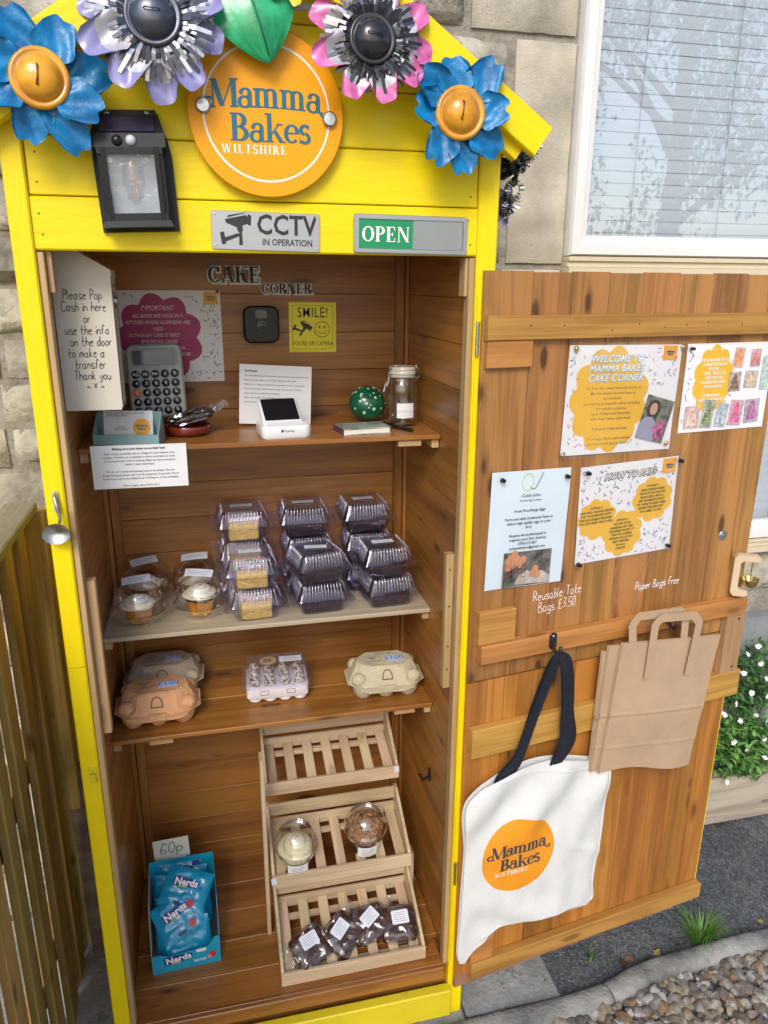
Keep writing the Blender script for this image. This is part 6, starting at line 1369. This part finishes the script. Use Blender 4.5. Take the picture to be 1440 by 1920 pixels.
# wrapped brownies on the bottom tray
zt1 = lambda y: .001+.016+(y-.030)*math.tan(R(17))
M_brs = mat('smooth_brownie_face', (.055,.020,.012), rough=.35, var=.25, sc=30, bump=.15)
for i, (x, y, rz, lr, lab) in enumerate(((.448, .083, 24, 8, 'cellophane wrapped brownie leftmost on the bottom tray'), (.535, .098, 42, 20, 'cellophane wrapped brownie second from left, its label turned on a corner'), (.612, .112, 12, 30, 'cellophane wrapped brownie third from left, half under crumpled film'), (.690, .098, -4, 2, 'cellophane wrapped brownie rightmost on the bottom tray, label straight'))):
    t = thing('wrapped_brownie', lab, 'wrapped brownie', T(x, y, zt1(y)+.024) @ RX(32) @ RZ(rz) @ SC(1.22), 'wrapped brownies on the bottom tray'); B = WM[t.name]
    part('brownie', blob(.074, .068, .024, i+3, z0=-.012, amp=.002, taper=.97), M_brs, t, smooth=True)
    part('wrapper', crinkle(0, 0, 0, .042, .038, .0165, 11+i, 18, .005), M_cello, t, smooth=25)
    sx = -1 if i == 0 else 1
    mb = MB()
    def tail(u, v, s=sx): return (s*(.038+.026*u), (v-.5)*(.064+.014*u), -.004+.010*noise.noise(Vector((u*5+i, v*9, 1)))+(.010*u if i else -.006*u))
    if i != 3: mb.grid(tail, 8, 18); part('wrapper_end', mb, film('clear_crimped_film', (.93,.93,.95), base=.10, k=.9, body=.05, bump=.5, bsc=60), t, smooth=20)
    LB_ = B @ T(.002, .010, .0195) @ RZ(lr-rz*.4); l_ = part('label', rbox(.038, .028, .0004, .003, .0001), M_lab, t, LB_); tiny_lines(l_, LB_ @ T(0, 0, .0005), .030, 5, .0042, i)
# box of sweets
nx_ = thing('sweet_box', 'open turquoise display box printed Nerds berries on the cabinet floor', 'sweet box', T(.127, .25, .0008) @ RZ(2)); B = WM[nx_.name]
M_tq = mat('turquoise_card', (.01,.34,.52), rough=.35, var=.06, bump=0, coat=.15); M_gry = mat('grey_board_inside', (.38,.37,.34), rough=.8, bump=0)
w2, y0_, y1_ = .086, -.105, .085
mb = MB(); mb.prism([(-w2,0), (w2,0), (w2,.085), (w2-.012,.085), (w2-.030,.058), (-w2+.042,.050), (-w2+.022,.058), (-w2,.058)], 0, .0014, fr((0, y0_, 0), (1,0,0), (0,0,1)) @ T(0, 0, -.0)); fp = part('front_panel', mb, M_tq, nx_, B)
for s in (-1, 1):
    mb = MB(); mb.prism([(y0_,0), (y1_,0), (y1_,.185), (y0_+.05,.170), (y0_,.090 if s > 0 else .06)], 0, .0014, fr((s*w2-.0007, 0, 0), (0,1,0), (0,0,1), (1,0,0))); part('side_panel', mb, M_tq if s > 0 else M_gry, nx_, B)
part('back_panel', MB().box(-w2, w2, y1_, y1_+.0014, 0, .188), M_tq, nx_, B); part('bottom_panel', MB().box(-w2, w2, y0_, y1_, 0, .0012), M_gry, nx_, B)
M_nink = mat('navy_logo', (.01,.03,.22), bump=0, var=0); M_nyel = mat('yellow_ink', (.75,.62,.05), bump=0, var=0)
def nerds(par, M, s):
    part('logo_blob', MB().prism([(s*x, s*y) for x, y in ((-1.4,-.42),(-1.1,-.52),(0,-.40),(1.2,-.30),(1.45,.0),(1.35,.42),(.7,.52),(-.3,.50),(-1.0,.58),(-1.5,.40),(-1.45,0))], 0, .0003), M_nink, par, M)
    text('Nerds', s*1.02, M_wink, par, M @ T(0, s*.05, .0004) @ RZ(4), bold=.035); text('GUMMY', s*.26, M_nyel, par, M @ T(-s*.3, -s*.42, .0004), bold=.03)
FN = B @ fr((0, y0_-.0014, 0), (1,0,0), (0,0,1)); nerds(fp, FN @ T(-.020, .036, .0002) @ RZ(3), .025); text('berries', .011, M_wink, fp, FN @ T(.034, .020, .0004) @ RZ(3), bold=.02)
part('fruit_print', disc(.010, 0, .0003, 16), mat('berry_red', (.5,.04,.06), bump=0), fp, FN @ T(.066, .030, .0002)); part('fruit_print', disc(.006, 0, .0003, 12), mat('strawberry_pink', (.7,.25,.35), bump=0), fp, FN @ T(.058, .024, .0004)); part('badge_print', rbox(.026, .010, .0004, .004, .0001), M_wink, fp, FN @ T(.038, .050, .0002))
# the bags in the box
M_bag = mat('turquoise_foil', (.005,.28,.48), rough=.2, var=.12, sc=20, bump=.25, bsc=45, coat=.6)
bm_ = MB()
def bagfn(u, v, s):
    x = (u-.5)*.122; y = (v-.5)*.104; e = max(0, min(1, (1-abs(2*u-1))*3))*max(0, min(1, (1-abs(2*v-1))*3.2)); return (x, y, s*(.0006+.0085*e**.7)+.0022*noise.noise(Vector((u*7, v*7, s)))*(.5+e)+.002*math.sin(40*u)*(1-e)*.2)
bm_.grid(lambda u, v: bagfn(u, v, 1), 22, 24); bm_.grid(lambda u, v: bagfn(1-u, v, -1), 22, 24); bagm = bm_.mesh('pouch', M_bag, True)
q = random.Random(3)
bags = []
for k in range(9): bags.append((q.uniform(-.014, .014), .070-k*.0165, .128-k*.007+q.uniform(-.006, .004), q.uniform(-6, 6), 68-k*1.2, 0, k))
bags.append((.010, -.005, .160, -24, 38, 1, 20)); bags.append((-.012, -.050, .118, 24, 46, 1, 21)); bags.append((.004, -.078, .066, 4, 70, 0, 22))
BLAB = ['rearmost turquoise sweet bag standing in the box', 'turquoise sweet bag upright, second from the rear of the box', 'turquoise sweet bag upright, third from the rear', 'turquoise sweet bag upright, fourth from the rear', 'turquoise sweet bag upright in the middle of the box', 'turquoise sweet bag just behind the tilted ones', 'turquoise sweet bag mostly hidden by the tilted ones', 'turquoise sweet bag low behind the front bags', 'turquoise sweet bag deepest behind the front panel', 'turquoise sweet bag lying tilted across the top with its logo in view', 'turquoise sweet bag tilted the other way below the top one', 'turquoise sweet bag sideways just behind the front panel']
for k, (x, y, z, rz, rx, lg, sd2) in enumerate(bags):
    t = thing('sweet_bag', BLAB[k], 'sweet bag', B @ T(x, y, z) @ RX(rx) @ RZ(rz), 'turquoise bags of sweets in the box'); link('pouch', bagm, WM[t.name], t)
    if lg: nerds(t, WM[t.name] @ T(-.004, .012, .0112), .024); part('fruit_print', disc(.010, 0, .0003, 16), mat('berry_red', (.5,.04,.06), bump=0), t, WM[t.name] @ T(.022, -.032, .0106)); part('badge_print', rbox(.022, .008, .0003, .003, .0001), M_nink, t, WM[t.name] @ T(-.01, -.04, .0106))
    elif k < 9: part('badge_print', rbox(.020, .012, .0003, .002, .0001), M_nink, t, WM[t.name] @ T(.030, .058, .0035))
cd2 = thing('price_card', 'torn white card with 60p written in green, standing behind the sweet box', 'price card', FY(.100, .352, .178) @ RX(-8) @ RZ(3))
sh, fn = wavy_sheet(.096, .12, .002, 6); part('sheet', sh, mat('off_white_card', (.62,.60,.55), rough=.8, var=.05), cd2, smooth=True); hand(['60p'], .030, mat('green_felt_tip', (.10,.22,.08), bump=0), cd2, WM[cd2.name] @ T(.0, .035, .0052), width=.0022)
# ================================================================== ON THE DOOR
def poster(lab, c, w_, h_, rot, sheet_m=None, off=.0128, seed=1, amp=.0016, name='poster', cat='poster'):
    t = thing(name, lab, cat, FD(c[0], c[1], off) @ RZ(rot)); sh, fn = wavy_sheet(w_, h_, amp, seed); part('sheet', sh, sheet_m or M_pale, t, smooth=True); return t, fn
# welcome poster
t, fn = poster('glossy sleeved poster reading Welcome to Mamma Bakes Cake Corner', (.356, 1.480), .300, .238, -1.0, seed=4)
B = WM[t.name]; d_ = dfp(fn, .300, .238, .0003); H = fn(.5, .5)[2]+.0009
cl = scallop(.106, .119, 11, .13, 6, -.034, -.0); part('printed_cloud', flat(cl, 0, d_), M_sun, t)
sprinkles(t, B, .295, .232, 260, 8, lambda x, y: ((x+.03)/.103)**2+((y+.002)/.117)**2 < 1 or (x > .06 and y < .03), dfp(fn, .300, .238, .0004))
M_bout = mat('sky_blue_ink', (.10,.35,.62), bump=0, var=0)
for i, s_ in enumerate(('WELCOME TO', 'MAMMA BAKES', 'CAKE CORNER')):
    text(s_, .0215, M_bout, t, B @ T(-.024, .089-i*.0205, H), bold=.055, shear=.25); text(s_, .0215, M_wink, t, B @ T(-.0245, .0895-i*.0205, H+.0004), bold=.012, shear=.25)
for i, s_ in enumerate(("I'm Erin, the owner and sole baker at", 'Mamma Bakes, located here at', 'my residents.', 'specialising in bespoke cakes, including', 'for special occasions.', 'open Fridays and Saturdays', 'with fresh bakes each week', '', 'Pick your treats and pay', '', 'Your tags, shares and reviews', 'are very much appreciated x')):
    if s_: text(s_, .0098, mat('olive_ink', (.28,.22,.05), bump=0, var=0), t, B @ T(-.026, .027-i*.0112, H), res=1, bold=.004)
# small portrait print, kept generic
PB = B @ T(.098, -.048, H) @ RZ(-14)
ph = part('portrait_print', MB().box(-.040, .040, -.050, .050, 0, .0003), mat('print_dark_garden', (.06,.06,.05), bump=0, var=.8, sc=60, c2=(.16,.17,.13)), t, PB)
part('print_hair', disc(.019, .0003, .0005, 24, 1, 1.25), mat('print_hair', (.035,.02,.015), bump=0), ph, PB @ T(-.012, .020, 0)); part('print_face', disc(.0115, .0005, .0007, 24, .9, 1.2), mat('print_skin', (.50,.30,.22), bump=0), ph, PB @ T(-.013, .022, 0))
mb = MB(); mb.prism([(-.040,-.050), (.012,-.050), (.006,-.010), (-.010,.004), (-.030,0), (-.040,-.012)], .0004, .0006); part('print_clothing', mb, mat('print_lilac', (.30,.30,.42), bump=0), ph, PB)
q = random.Random(3); mb = MB()
for k in range(12): mb.prism([(.016+q.uniform(-.014, .018)+.005*math.cos(a), -.024+q.uniform(-.02, .022)+.005*math.sin(a)) for a in [i*1.2566 for i in range(5)]], .0006, .0007+k*.00004)
part('print_flowers', mb, mat('print_flower_pink', (.45,.10,.25), bump=0, var=.8, sc=90), ph, PB)
part('logo_square', MB().box(-.019, .019, -.015, .017, 0, .0002), M_org, t, B @ T(.118, .100, H)); logo(t, B @ T(.118, .101, H+.0004), .015, tiny=True)
sh, fs_ = wavy_sheet(.326, .250, .0095, 21, 30, 26); part('plastic_sleeve', sh, M_sleeve, t, B @ T(0, 0, .0016), smooth=True)
for x, y in ((-.137, .112), (.148, .114), (-.147, -.116), (.135, -.104)): dome_pin(t, B @ T(x, y, .0075), .0058)
# enquiry poster at the edge
t, fn = poster('poster with a yellow cloud of contact details and cake pictures, top right of the door', (.655, 1.495), .262, .204, 0, seed=7)
B = WM[t.name]; H = fn(.3, .6)[2]+.0008; d_ = dfp(fn, .262, .204)
part('printed_cloud', flat(scallop(.060, .082, 10, .13, 6, -.045, .018), 0, d_), M_sun, t)
sprinkles(t, B, .255, .198, 90, 3, lambda x, y: ((x+.045)/.06)**2+((y-.022)/.078)**2 < 1 or x > .02, dfp(fn, .262, .204, .0004))
for i, s_ in enumerate(('TO ENQUIRE AS TO', 'A BESPOKE BAKE', 'PLEASE -', 'CALL, TEXT OR', 'VISIT ME ON', 'FACEBOOK AND', 'INSTAGRAM', '', '07764604581', '@MAMMABAKES')):
    if s_: text(s_, .0096, M_wink, t, B @ T(-.045, .064-i*.0102, H+.0004), bold=.02, shear=.25)
cakes = [(.026, .068, .030, .045, 'orange', (.75,.16,.03)), (.078, .066, .030, .040, 'rose', (.6,.12,.12)), (.022, .012, .036, .045, 'cocoa', (.16,.07,.04)), (.072, .016, .040, .040, 'sand', (.45,.30,.2)), (-.095, -.066, .045, .052, 'coral', (.72,.30,.25)), (-.048, -.060, .036, .066, 'leafgreen', (.12,.16,.05)), (-.006, -.066, .036, .056, 'powder', (.30,.36,.46)), (.038, -.062, .040, .060, 'raspberry', (.62,.08,.2)), (.088, -.060, .045, .056, 'plum', (.25,.08,.2)), (.115, .03, .026, .08, 'mint', (.3,.5,.4))]
for j, (x, y, w_, h_, nm, c_) in enumerate(cakes):
    M_ = B @ T(x, y, H+.0001*j) @ RZ(rnd.uniform(-7, 7)); ph = part('cake_picture', MB().box(-w_/2, w_/2, -h_/2, h_/2, 0, .0002), mat('backdrop_'+nm, tuple(.35*a+.33 for a in c_), bump=0, var=.45, sc=70), t, M_)
    mb = MB()
    for k, s_ in enumerate((.36, .29, .2)): mb.prism([(-w_*s_, -h_*.38+k*h_*.22), (w_*s_, -h_*.38+k*h_*.22), (w_*s_, -h_*.18+k*h_*.22), (-w_*s_, -h_*.18+k*h_*.22)], .0002, .0004+k*.0001)
    mb.prism([(w_*.16*math.cos(a), h_*.33+h_*.10*math.sin(a)) for a in [i*.785 for i in range(8)]], .0002, .0007); part('printed_cake', mb, mat('cake_'+nm, c_, bump=0, var=.5, sc=90, c2=tuple(min(1, a*1.6+.05) for a in c_)), ph, M_)
for x, y in ((-.124, .092), (.122, .092)): pin(t, B @ T(x, y, .002), M_black, .004)
# fresh egg leaflet
t, fn = poster('pale blue leaflet for fresh free range eggs pinned at the left of the door', (.133, 1.204), .200, .270, -1.2, M_paperb, seed=5, amp=.003, name='egg_leaflet', cat='leaflet')
B = WM[t.name]; H = fn(.5, .8)[2]+.0012
part('egg_outline_print', ringmb(.0165, .0178, 0, .0003, 36), mat('lime_ink', (.55,.65,.15), bump=0), t, B @ T(-.010, .110, H) @ SC(.85, 1.1, 1)); hand(['J'], .030, M_dink, t, B @ T(.006, .114, H), width=.0016, slant=.5)
text('-Caleb John-', .0105, M_dink, t, B @ T(0, .079, H)); text('Premium Egg Company', .0058, M_dink, t, B @ T(0, .068, H))
for s_, y in (('Fresh Free-Range Eggs', .045), ('Partnered with Southview Farm to', .027), ('deliver high quality eggs to your', .017), ('door', .007), ('Enquire via mobile/email to', -.011), ('organise your first delivery', -.021), ('07563151427', -.031), ('cjohnwiltshire@gmail.com', -.041)):
    text(s_, .0088, M_ink, t, B @ T(0, y, H+.0005), res=1, bold=.004)
PB = B @ T(.004, -.091, H+.0010); ph = part('egg_picture', MB().box(-.062, .062, -.041, .041, 0, .0003), mat('picture_dark_kitchen', (.05,.045,.04), bump=0, var=.8, sc=40, c2=(.13,.12,.11)), t, PB)
part('print_cloth', MB().prism([(-.030,-.036), (.060,-.040), (.061,-.022), (.038,-.008), (.018,-.016), (.0,-.004), (-.022,-.018)], .0003, .0005), mat('print_linen', (.45,.40,.36), bump=0, var=.3, sc=70), ph, PB)
meg = mat('print_egg_brown', (.52,.24,.13), bump=0, var=.12, sc=50)
for j, (x, y) in enumerate(((-.050,.020), (-.036,.012), (-.020,.012), (-.044,.028), (-.028,.026), (-.012,.022), (-.034,.036), (-.050,.006), (.016,-.014), (.028,-.016), (.022,-.004))): part('printed_egg', disc(.0082, 0, .0002+j*.0001, 14, 1, 1.15), meg, ph, PB @ T(x, y, .0005))
mb = MB()
for k in range(4): mb.box(-.057, -.004, .008-k*.009, .0088-k*.009, .0018, .002)
for k in range(6): mb.box(-.055+k*.010, -.0543+k*.010, -.022, .018, .0018, .0021)
part('basket_wire', mb, mat('rust_wire', (.20,.07,.04), bump=0), ph, PB)
for x, y in ((-.078, .119), (.086, .117)): pin(t, B @ T(x, y, .004), M_black, .005)
# how to pay poster
t, fn = poster('sleeved poster with three yellow clouds reading How to pay, below the welcome poster', (.402, 1.220), .275, .232, 1.3, seed=12)
B = WM[t.name]; H = fn(.5, .5)[2]+.0010; d_ = dfp(fn, .275, .232)
cs_ = [(-.084, -.012, .055, .050), (.072, .018, .060, .056), (-.008, -.056, .058, .058)]
for cx, cy, rx, ry in cs_: part('printed_cloud', flat(scallop(rx, ry, 9, .13, 6, cx, cy), 0, dfp(fn, .275, .232, .0003+abs(cx)*.002)), M_sun, t)
sprinkles(t, B, .27, .226, 330, 9, lambda x, y: any(((x-a)/(c_+.003))**2+((y-b)/(e_+.003))**2 < 1 for a, b, c_, e_ in cs_) or (y > .075 and abs(x) < .055), dfp(fn, .275, .232, .0005), mats=SPC[:1]*3+SPC[1:4])
text('HOW TO PAY?', .0215, M_ink, t, B @ T(0, .086, H), bold=.085, shear=.3); text('HOW TO PAY?', .0215, M_wink, t, B @ T(-.0005, .0865, H+.0004), bold=.012, shear=.3)
M_oli = mat('dark_olive_ink', (.10,.13,.04), bump=0, var=0)
for (cx, cy), ls in (((-.088, .016), ('OPTION 1-', 'CASH (NO CHANGE GIVEN)', 'POP YOUR MONEY INTO', 'THE BOX INSIDE THE SHED', 'TOP LEFT (KEEP THE CODE)')), ((.068, .052), ('OPTION 3-', 'CARD READER PRESS', 'THE BUTTON ON THE', 'RIGHT SIDE, WAIT A', 'FEW MOMENTS FOR IT', 'TO WAKE UP AND THEN', 'ENTER THE AMOUNT', 'YOU NEED TO PAY')), ((-.012, -.022), ('OPTION 2-', 'PAY VIA YOUR', 'BANKING APP AND', 'TRANSFER FUNDS TO', 'THE FOLLOWING', 'MONZO ACCOUNT', 'ERIN WEAVER', '04-00-03', '12835609'))):
    for i, s_ in enumerate(ls): text(s_, .0074, M_oli, t, B @ T(cx, cy-i*.0088, H+.0006), bold=.02, shear=.2, res=1)
part('logo_square', MB().box(-.019, .019, -.017, .018, 0, .0003), M_org, t, B @ T(.112, .095, H)); logo(t, B @ T(.112, .095, H+.0005), .016, tiny=True)
sh, fs_ = wavy_sheet(.292, .244, .0075, 33, 28, 26); part('plastic_sleeve', sh, M_sleeve, t, B @ T(.002, .002, .0018), smooth=True)
for x, y in ((-.124, .104), (.136, .106), (-.133, -.113), (.124, -.104)): pin(t, B @ T(x, y, .005), M_black, .005)
# C-shaped wooden bracket with a small brass bell bowl
bk = thing('brass_bell', 'small brass bell hanging in a pale wooden C shaped bracket at the door edge', 'bell', FD(.772, 1.012, .0125)); B = WM[bk.name] @ RY(-35)
pts = []
def cpoly(): 
    o = [(-.022,.046), (-.014,.056), (.034,.056), (.040,.050), (.040,.040), (.000,.040), (-.006,.034), (-.006,-.030), (.000,-.038), (.018,-.040), (.020,-.050), (.014,-.056), (-.014,-.056), (-.022,-.046)]
    return o
mb = MB(); mb.prism(cpoly(), -.010, .010, fr((0,0,.022), (.82,0,.57), (0,1,0))); part('wooden_bracket', mb, mat('pale_beech', (.62,.47,.32), rough=.5, var=.06, bump=0), bk, WM[bk.name], smooth=False)
Bb = WM[bk.name] @ T(.018, -.018, .036)
mb = MB(); mb.lathe([(.0001,-.014), (.010,-.013), (.018,-.006), (.0215,.006), (.0225,.010), (.0205,.010), (.0165,-.003), (.009,-.010), (.0001,-.011)], 32, RX(-90)); part('bell_bowl', mb, M_brass, bk, Bb, smooth=50)
mb = MB(); mb.tube([(0, -.010, 0), (0, .058, 0)], .0013, 8); part('bell_rod', mb, M_brass, bk, Bb)
# hooks on the rail
for i, (u, z, lab, g) in enumerate(((.208, .928, 'black metal hook holding the tote bag', 0), (.545, .936, 'upper black metal hook holding the paper bags', 0))):
    hk_ = thing('rail_hook', lab, 'hook', FD(u, z, .0362), 'black hooks on the door rail')
    mb = MB(); rbox(.020, .042, .003, .009, .0006, 5, mb=mb); part('hook_plate', mb, M_blackm, hk_)
    mb = MB(); mb.tube([(0, -.012, .002), (0, -.022, .012), (0, -.024, .024), (0, -.014, .032), (0, -.002, .034)], [.0042, .004, .0038, .0038, .0042], 10); part('hook_arm', mb, M_blackm, hk_, smooth=True)
    mb = MB(); mb.lathe([(.0001,.0018), (.003,.0014), (.0035,0)], 12); part('screw', mb, M_steel, hk_, WM[hk_.name] @ T(0, .012, .003), smooth=True)
# tote bag
M_can = mat('natural_canvas', (.72,.725,.72), rough=.85, var=.03, sc=8, bump=.35, bsc=420); M_web = mat('navy_webbing', (.006,.008,.018), rough=.8, var=.15, sc=60, bump=.4, bsc=300)
tb = thing('tote_bag', 'white canvas tote bag with an orange Mamma Bakes circle hanging from the left hook', 'tote bag', FD(.23, .33, .03))
def dpx(x, y, off=.05): return at_d(x, y, off)
LC = [(936,1464), (905,1484), (880,1512), (873,1545), (876,1600), (871,1665), (866,1735), (862,1798), (865,1812)]
RC = [(1145,1421), (1140,1475), (1132,1535), (1124,1590), (1114,1650), (1104,1698), (1000,1722), (925,1742), (874,1813)]
LCd = [dpx(*p_) for p_ in LC]; RCd = [dpx(*p_) for p_ in RC]
def cr(P, t):
    t = max(0, min(.9999, t))*(len(P)-1); i = int(t); f = t-i; g = lambda j: P[max(0, min(len(P)-1, i+j))]
    return tuple(.5*((2*g(0)[k])+(-g(-1)[k]+g(1)[k])*f+(2*g(-1)[k]-5*g(0)[k]+4*g(1)[k]-g(2)[k])*f*f+(-g(-1)[k]+3*g(0)[k]-3*g(1)[k]+g(2)[k])*f**3) for k in range(2))
def lin(P, t): t = max(0, min(.9999, t))*(len(P)-1); i = int(t); f = t-i; return tuple(P[i][k]*(1-f)+P[i+1][k]*f for k in range(2))
def cloth(u_, z_):
    """how far the canvas stands off the door at door position (u_, z_)"""
    b = .046+.010*math.sin((u_-.02)*7.5)+.006*noise.noise(Vector((u_*9, z_*7, 2)))
    fold = .0105*math.sin((u_*.8-z_*.55)*42)*math.exp(-((z_-.50)/.10)**2)+.008*math.sin((u_+z_*1.6)*30+1)*math.exp(-((z_-.12)/.10)**2)*math.exp(-((u_-.16)/.12)**2)
    fold += .0052*noise.noise(Vector((u_*20, z_*11, 7)))+.0045*math.exp(-(((u_-.30)*.5+(z_-.33))/.012)**2)*math.exp(-((u_-.36)/.07)**2)
    return b+fold
def toteP(u, v, back=False):
    l = lin(LCd, v) if v > .85 else cr(LCd, v); r_ = lin(RCd, v) if v > .6 else cr(RCd, v); x = l[0]+(r_[0]-l[0])*u; z = l[1]+(r_[1]-l[1])*u
    z += .030*math.sin(math.pi*min(1, u*1.25))*(1-v)**6*(1 if u < .8 else 1)*.9
    e = min(u, 1-u, v if not back else 9, 1-v); edge = max(0, 1-e/.06)
    o = cloth(x, z); 
    if back: o = .038-.002*edge+.002*math.sin(x*30)
    o = o*(1-edge*.22)+.038*edge*.22
    return (x, z, o)
mb = MB(); mb.grid(lambda u, v: toteP(u, v), 60, 70); part('front_panel', mb, M_can, tb, DOORM, smooth=True)
def bk_fn(u, v):
    a = toteP(u, v, True); return (a[0]+(0.002 if u > .5 else -.001), a[1]+(.006*(1-v)**8), a[2]-.004)
mb = MB(); mb.grid(lambda u, v: bk_fn(1-u, v), 40, 50); part('back_panel', mb, M_can, tb, DOORM, smooth=True)
mb = MB(); ring = [toteP(k/40, 0) for k in range(41)]; mb.tube(ring, .0017, 6); mb.tube([toteP(1, k/40*.62) for k in range(41)], .0016, 6); mb.tube([toteP(0, k/40) for k in range(41)], .0014, 6); part('hem', mb, M_can, tb, DOORM, smooth=True)
mb = MB(); mb.tube([tuple(Vector(toteP(k/60, .055))+Vector((0, 0, .0006))) for k in range(3, 58)], .0007, 5); mb.tube([tuple(Vector(toteP(.975, k/40*.60))+Vector((0, 0, .0008))) for k in range(1, 41)], .0006, 5); part('stitching', mb, mat('stitch_thread', (.55,.55,.54), rough=.9, bump=0), tb, DOORM)
c0 = dpx(974, 1603, .055); LRr = .110
def onto(v): return Vector((v.x, v.y, cloth(c0[0]+v.x, c0[1]+v.y)+.0012+v.z))
logoM = DOORM @ T(c0[0], c0[1], 0)
mb = MB(); 
def dk(u, v): 
    a = 2*math.pi*u; x, y = LRr*.93*v*math.cos(a), LRr*.99*v*math.sin(a); return tuple(onto(Vector((x, y, -.0006))))
mb.grid(dk, 56, 14); part('printed_disc', mb, mat('printed_orange_on_canvas', (.80,.30,.01), rough=.7, var=.03, bump=.2, bsc=420), tb, logoM, smooth=True)
mbr = None
logo(tb, logoM, LRr*1.0, ink=M_nink2 if 'M_nink2' in globals() else mat('dark_grey_print', (.05,.05,.07), rough=.7, bump=0), deform=onto, ring=False, th=.0004)
def strap(pts, w_, nm='strap'):
    P = [Vector(p_) for p_ in pts]; n_ = len(P); vs = []; mb = MB(); k = 26
    def ev(t): 
        t = max(0, min(.9999, t))*(n_-1); i = int(t); f = t-i; g = lambda j: P[max(0, min(n_-1, i+j))]
        return .5*((2*g(0))+(-g(-1)+g(1))*f+(2*g(-1)-5*g(0)+4*g(1)-g(2))*f*f+(-g(-1)+3*g(0)-3*g(1)+g(2))*f**3)
    for s_ in (0, 1):
        def f(u, v, s_=s_):
            p_ = ev(v); t = (ev(min(1, v+.02))-ev(max(0, v-.02))).normalized(); nn = Vector((-t.y, t.x, 0)); nn = nn.normalized() if nn.length > .01 else Vector((1,0,0)); tw = 1-.45*math.exp(-(v/.12)**2)
            return tuple(p_+nn*(u-.5)*w_*tw*(-1 if s_ else 1)+Vector((0, 0, (-.0016 if s_ else 0)+.0025*math.sin(v*7+u*2))))
        mb.grid(f, 4, k)
    return part(nm, mb, M_web, tb, DOORM, smooth=True)
H0 = (.209, .905, .066)
pa = dpx(935, 1478, .045); pb_ = dpx(1060, 1423, .05)
strap([H0, (.200, .895, .068), (.178, .82, .062), (.152, .73, .058), (.125, .64, .052), (pa[0]+.004, pa[1]+.03, .046), (pa[0]-.004, pa[1]-.02, .040)], .028)
strap([H0, (.226, .885, .070), (.243, .80, .066), (.250, .72, .062), (.252, .66, .058), (pb_[0]-.028, pb_[1]-.002, .052), (pb_[0]-.030, pb_[1]-.03, .046)], .034)
strap([(.211, .903, .060), (.232, .88, .060), (.250, .80, .055), (.266, .72, .050), (.278, .65, .046), (pb_[0]-.012, pb_[1]-.004, .042)], .026)
strap([(.207, .903, .060), (.196, .88, .060), (.172, .79, .052), (.150, .70, .047), (.128, .62, .042), (pa[0]+.012, pa[1]+.01, .038)], .026)
# paper carriers
M_kr = mat('kraft_paper', (.44,.30,.19), rough=.75, var=.05, sc=10, bump=.12, bsc=40, c2=(.47,.33,.215)); 
def carrier(i, pxs, off, lab, lean):
    P = [at_d(a, b, off+.012) for a, b in pxs]        # TL, TR, BR, BL
    t = thing('paper_bag', lab, 'paper bag', FD(.58, .65, off), 'kraft paper carrier bags on the right hook')
    def fn(u, v, o=0):
        x = (P[0][0]*(1-u)+P[1][0]*u)*(1-v)+(P[3][0]*(1-u)+P[2][0]*u)*v; z = (P[0][1]*(1-u)+P[1][1]*u)*(1-v)+(P[3][1]*(1-u)+P[2][1]*u)*v
        cr_ = .0026*math.exp(-((v-.545)/.010)**2)+.0018*math.exp(-((v-.80)/.008)**2)-.0012*math.exp(-((v-.56)/.012)**2)
        z += .012*math.sin(u*5.5)*v**8
        return (x, z, off+.012+o+.005*math.sin(math.pi*u)*(.3+v)+cr_+.0015*noise.noise(Vector((u*3, v*3, i))))
    mb = MB(); mb.grid(lambda u, v: fn(u, v), 24, 90); part('front_sheet', mb, M_kr, t, DOORM, smooth=True)
    mb = MB(); mb.grid(lambda u, v: fn(1-u, v, -.006), 16, 24)
    for s_ in (0, 1):
        mb.grid(lambda u, v, s_=s_: tuple(Vector(fn(s_, v, 0)).lerp(Vector(fn(s_, v, -.006)), u if s_ else 1-u)+Vector(((-.006 if s_ else .006)*math.sin(math.pi*u), 0, 0))), 4, 24)
    mb.grid(lambda u, v: tuple(Vector(fn(u, 1, 0)).lerp(Vector(fn(u, 1, -.006)), v)), 16, 2)
    part('back_and_gusset', mb, M_kr, t, DOORM, smooth=50); return t, fn, P
b3, _, _ = carrier(3, ((1130,1222), (1310,1203), (1262,1425), (1104,1445)), .038, 'rearmost kraft paper bag of the three, its left edge showing', 0)
b2, _, _ = carrier(2, ((1142,1212), (1336,1192), (1280,1428), (1108,1448)), .047, 'middle kraft paper bag of the three', 0)
b1, fnb, PB1 = carrier(1, ((1168,1207), (1351,1190), (1292,1428), (1122,1451)), .057, 'front kraft paper bag with flat paper handles on the right hook', 0)
def flatstrip(par, pts, w_, off, nm='handle'):
    """folded paper strip through door points (u, z), facing out"""
    k_ = 0; mbx = MB()
    for a, b in zip(pts[:-1], pts[1:]):
        a = Vector(a); b = Vector(b); d = (b-a).normalized(); nn = Vector((-d.y, d.x))*w_/2; e = d*w_*.12; q4 = [a-e+nn, a-e-nn, b+e-nn, b+e+nn]; mbx.prism([(p_.x, p_.y) for p_ in reversed(q4)][::-1], off+k_*.0006, off+k_*.0006+.0008); k_ += 1
    return part(nm, mbx, M_kr, par, DOORM)
def dp(a, b, o=.075): return at_d(a, b, o)
flatstrip(b1, [dp(1213,1270), dp(1228,1170), dp(1240,1158), dp(1300,1153), dp(1309,1166), dp(1287,1262)], .022, .0770)
flatstrip(b2, [dp(1191,1215), dp(1190,1175), dp(1203,1158), dp(1280,1148), dp(1289,1160), dp(1285,1205)], .022, .0665)
print('objects', len(bpy.data.objects))
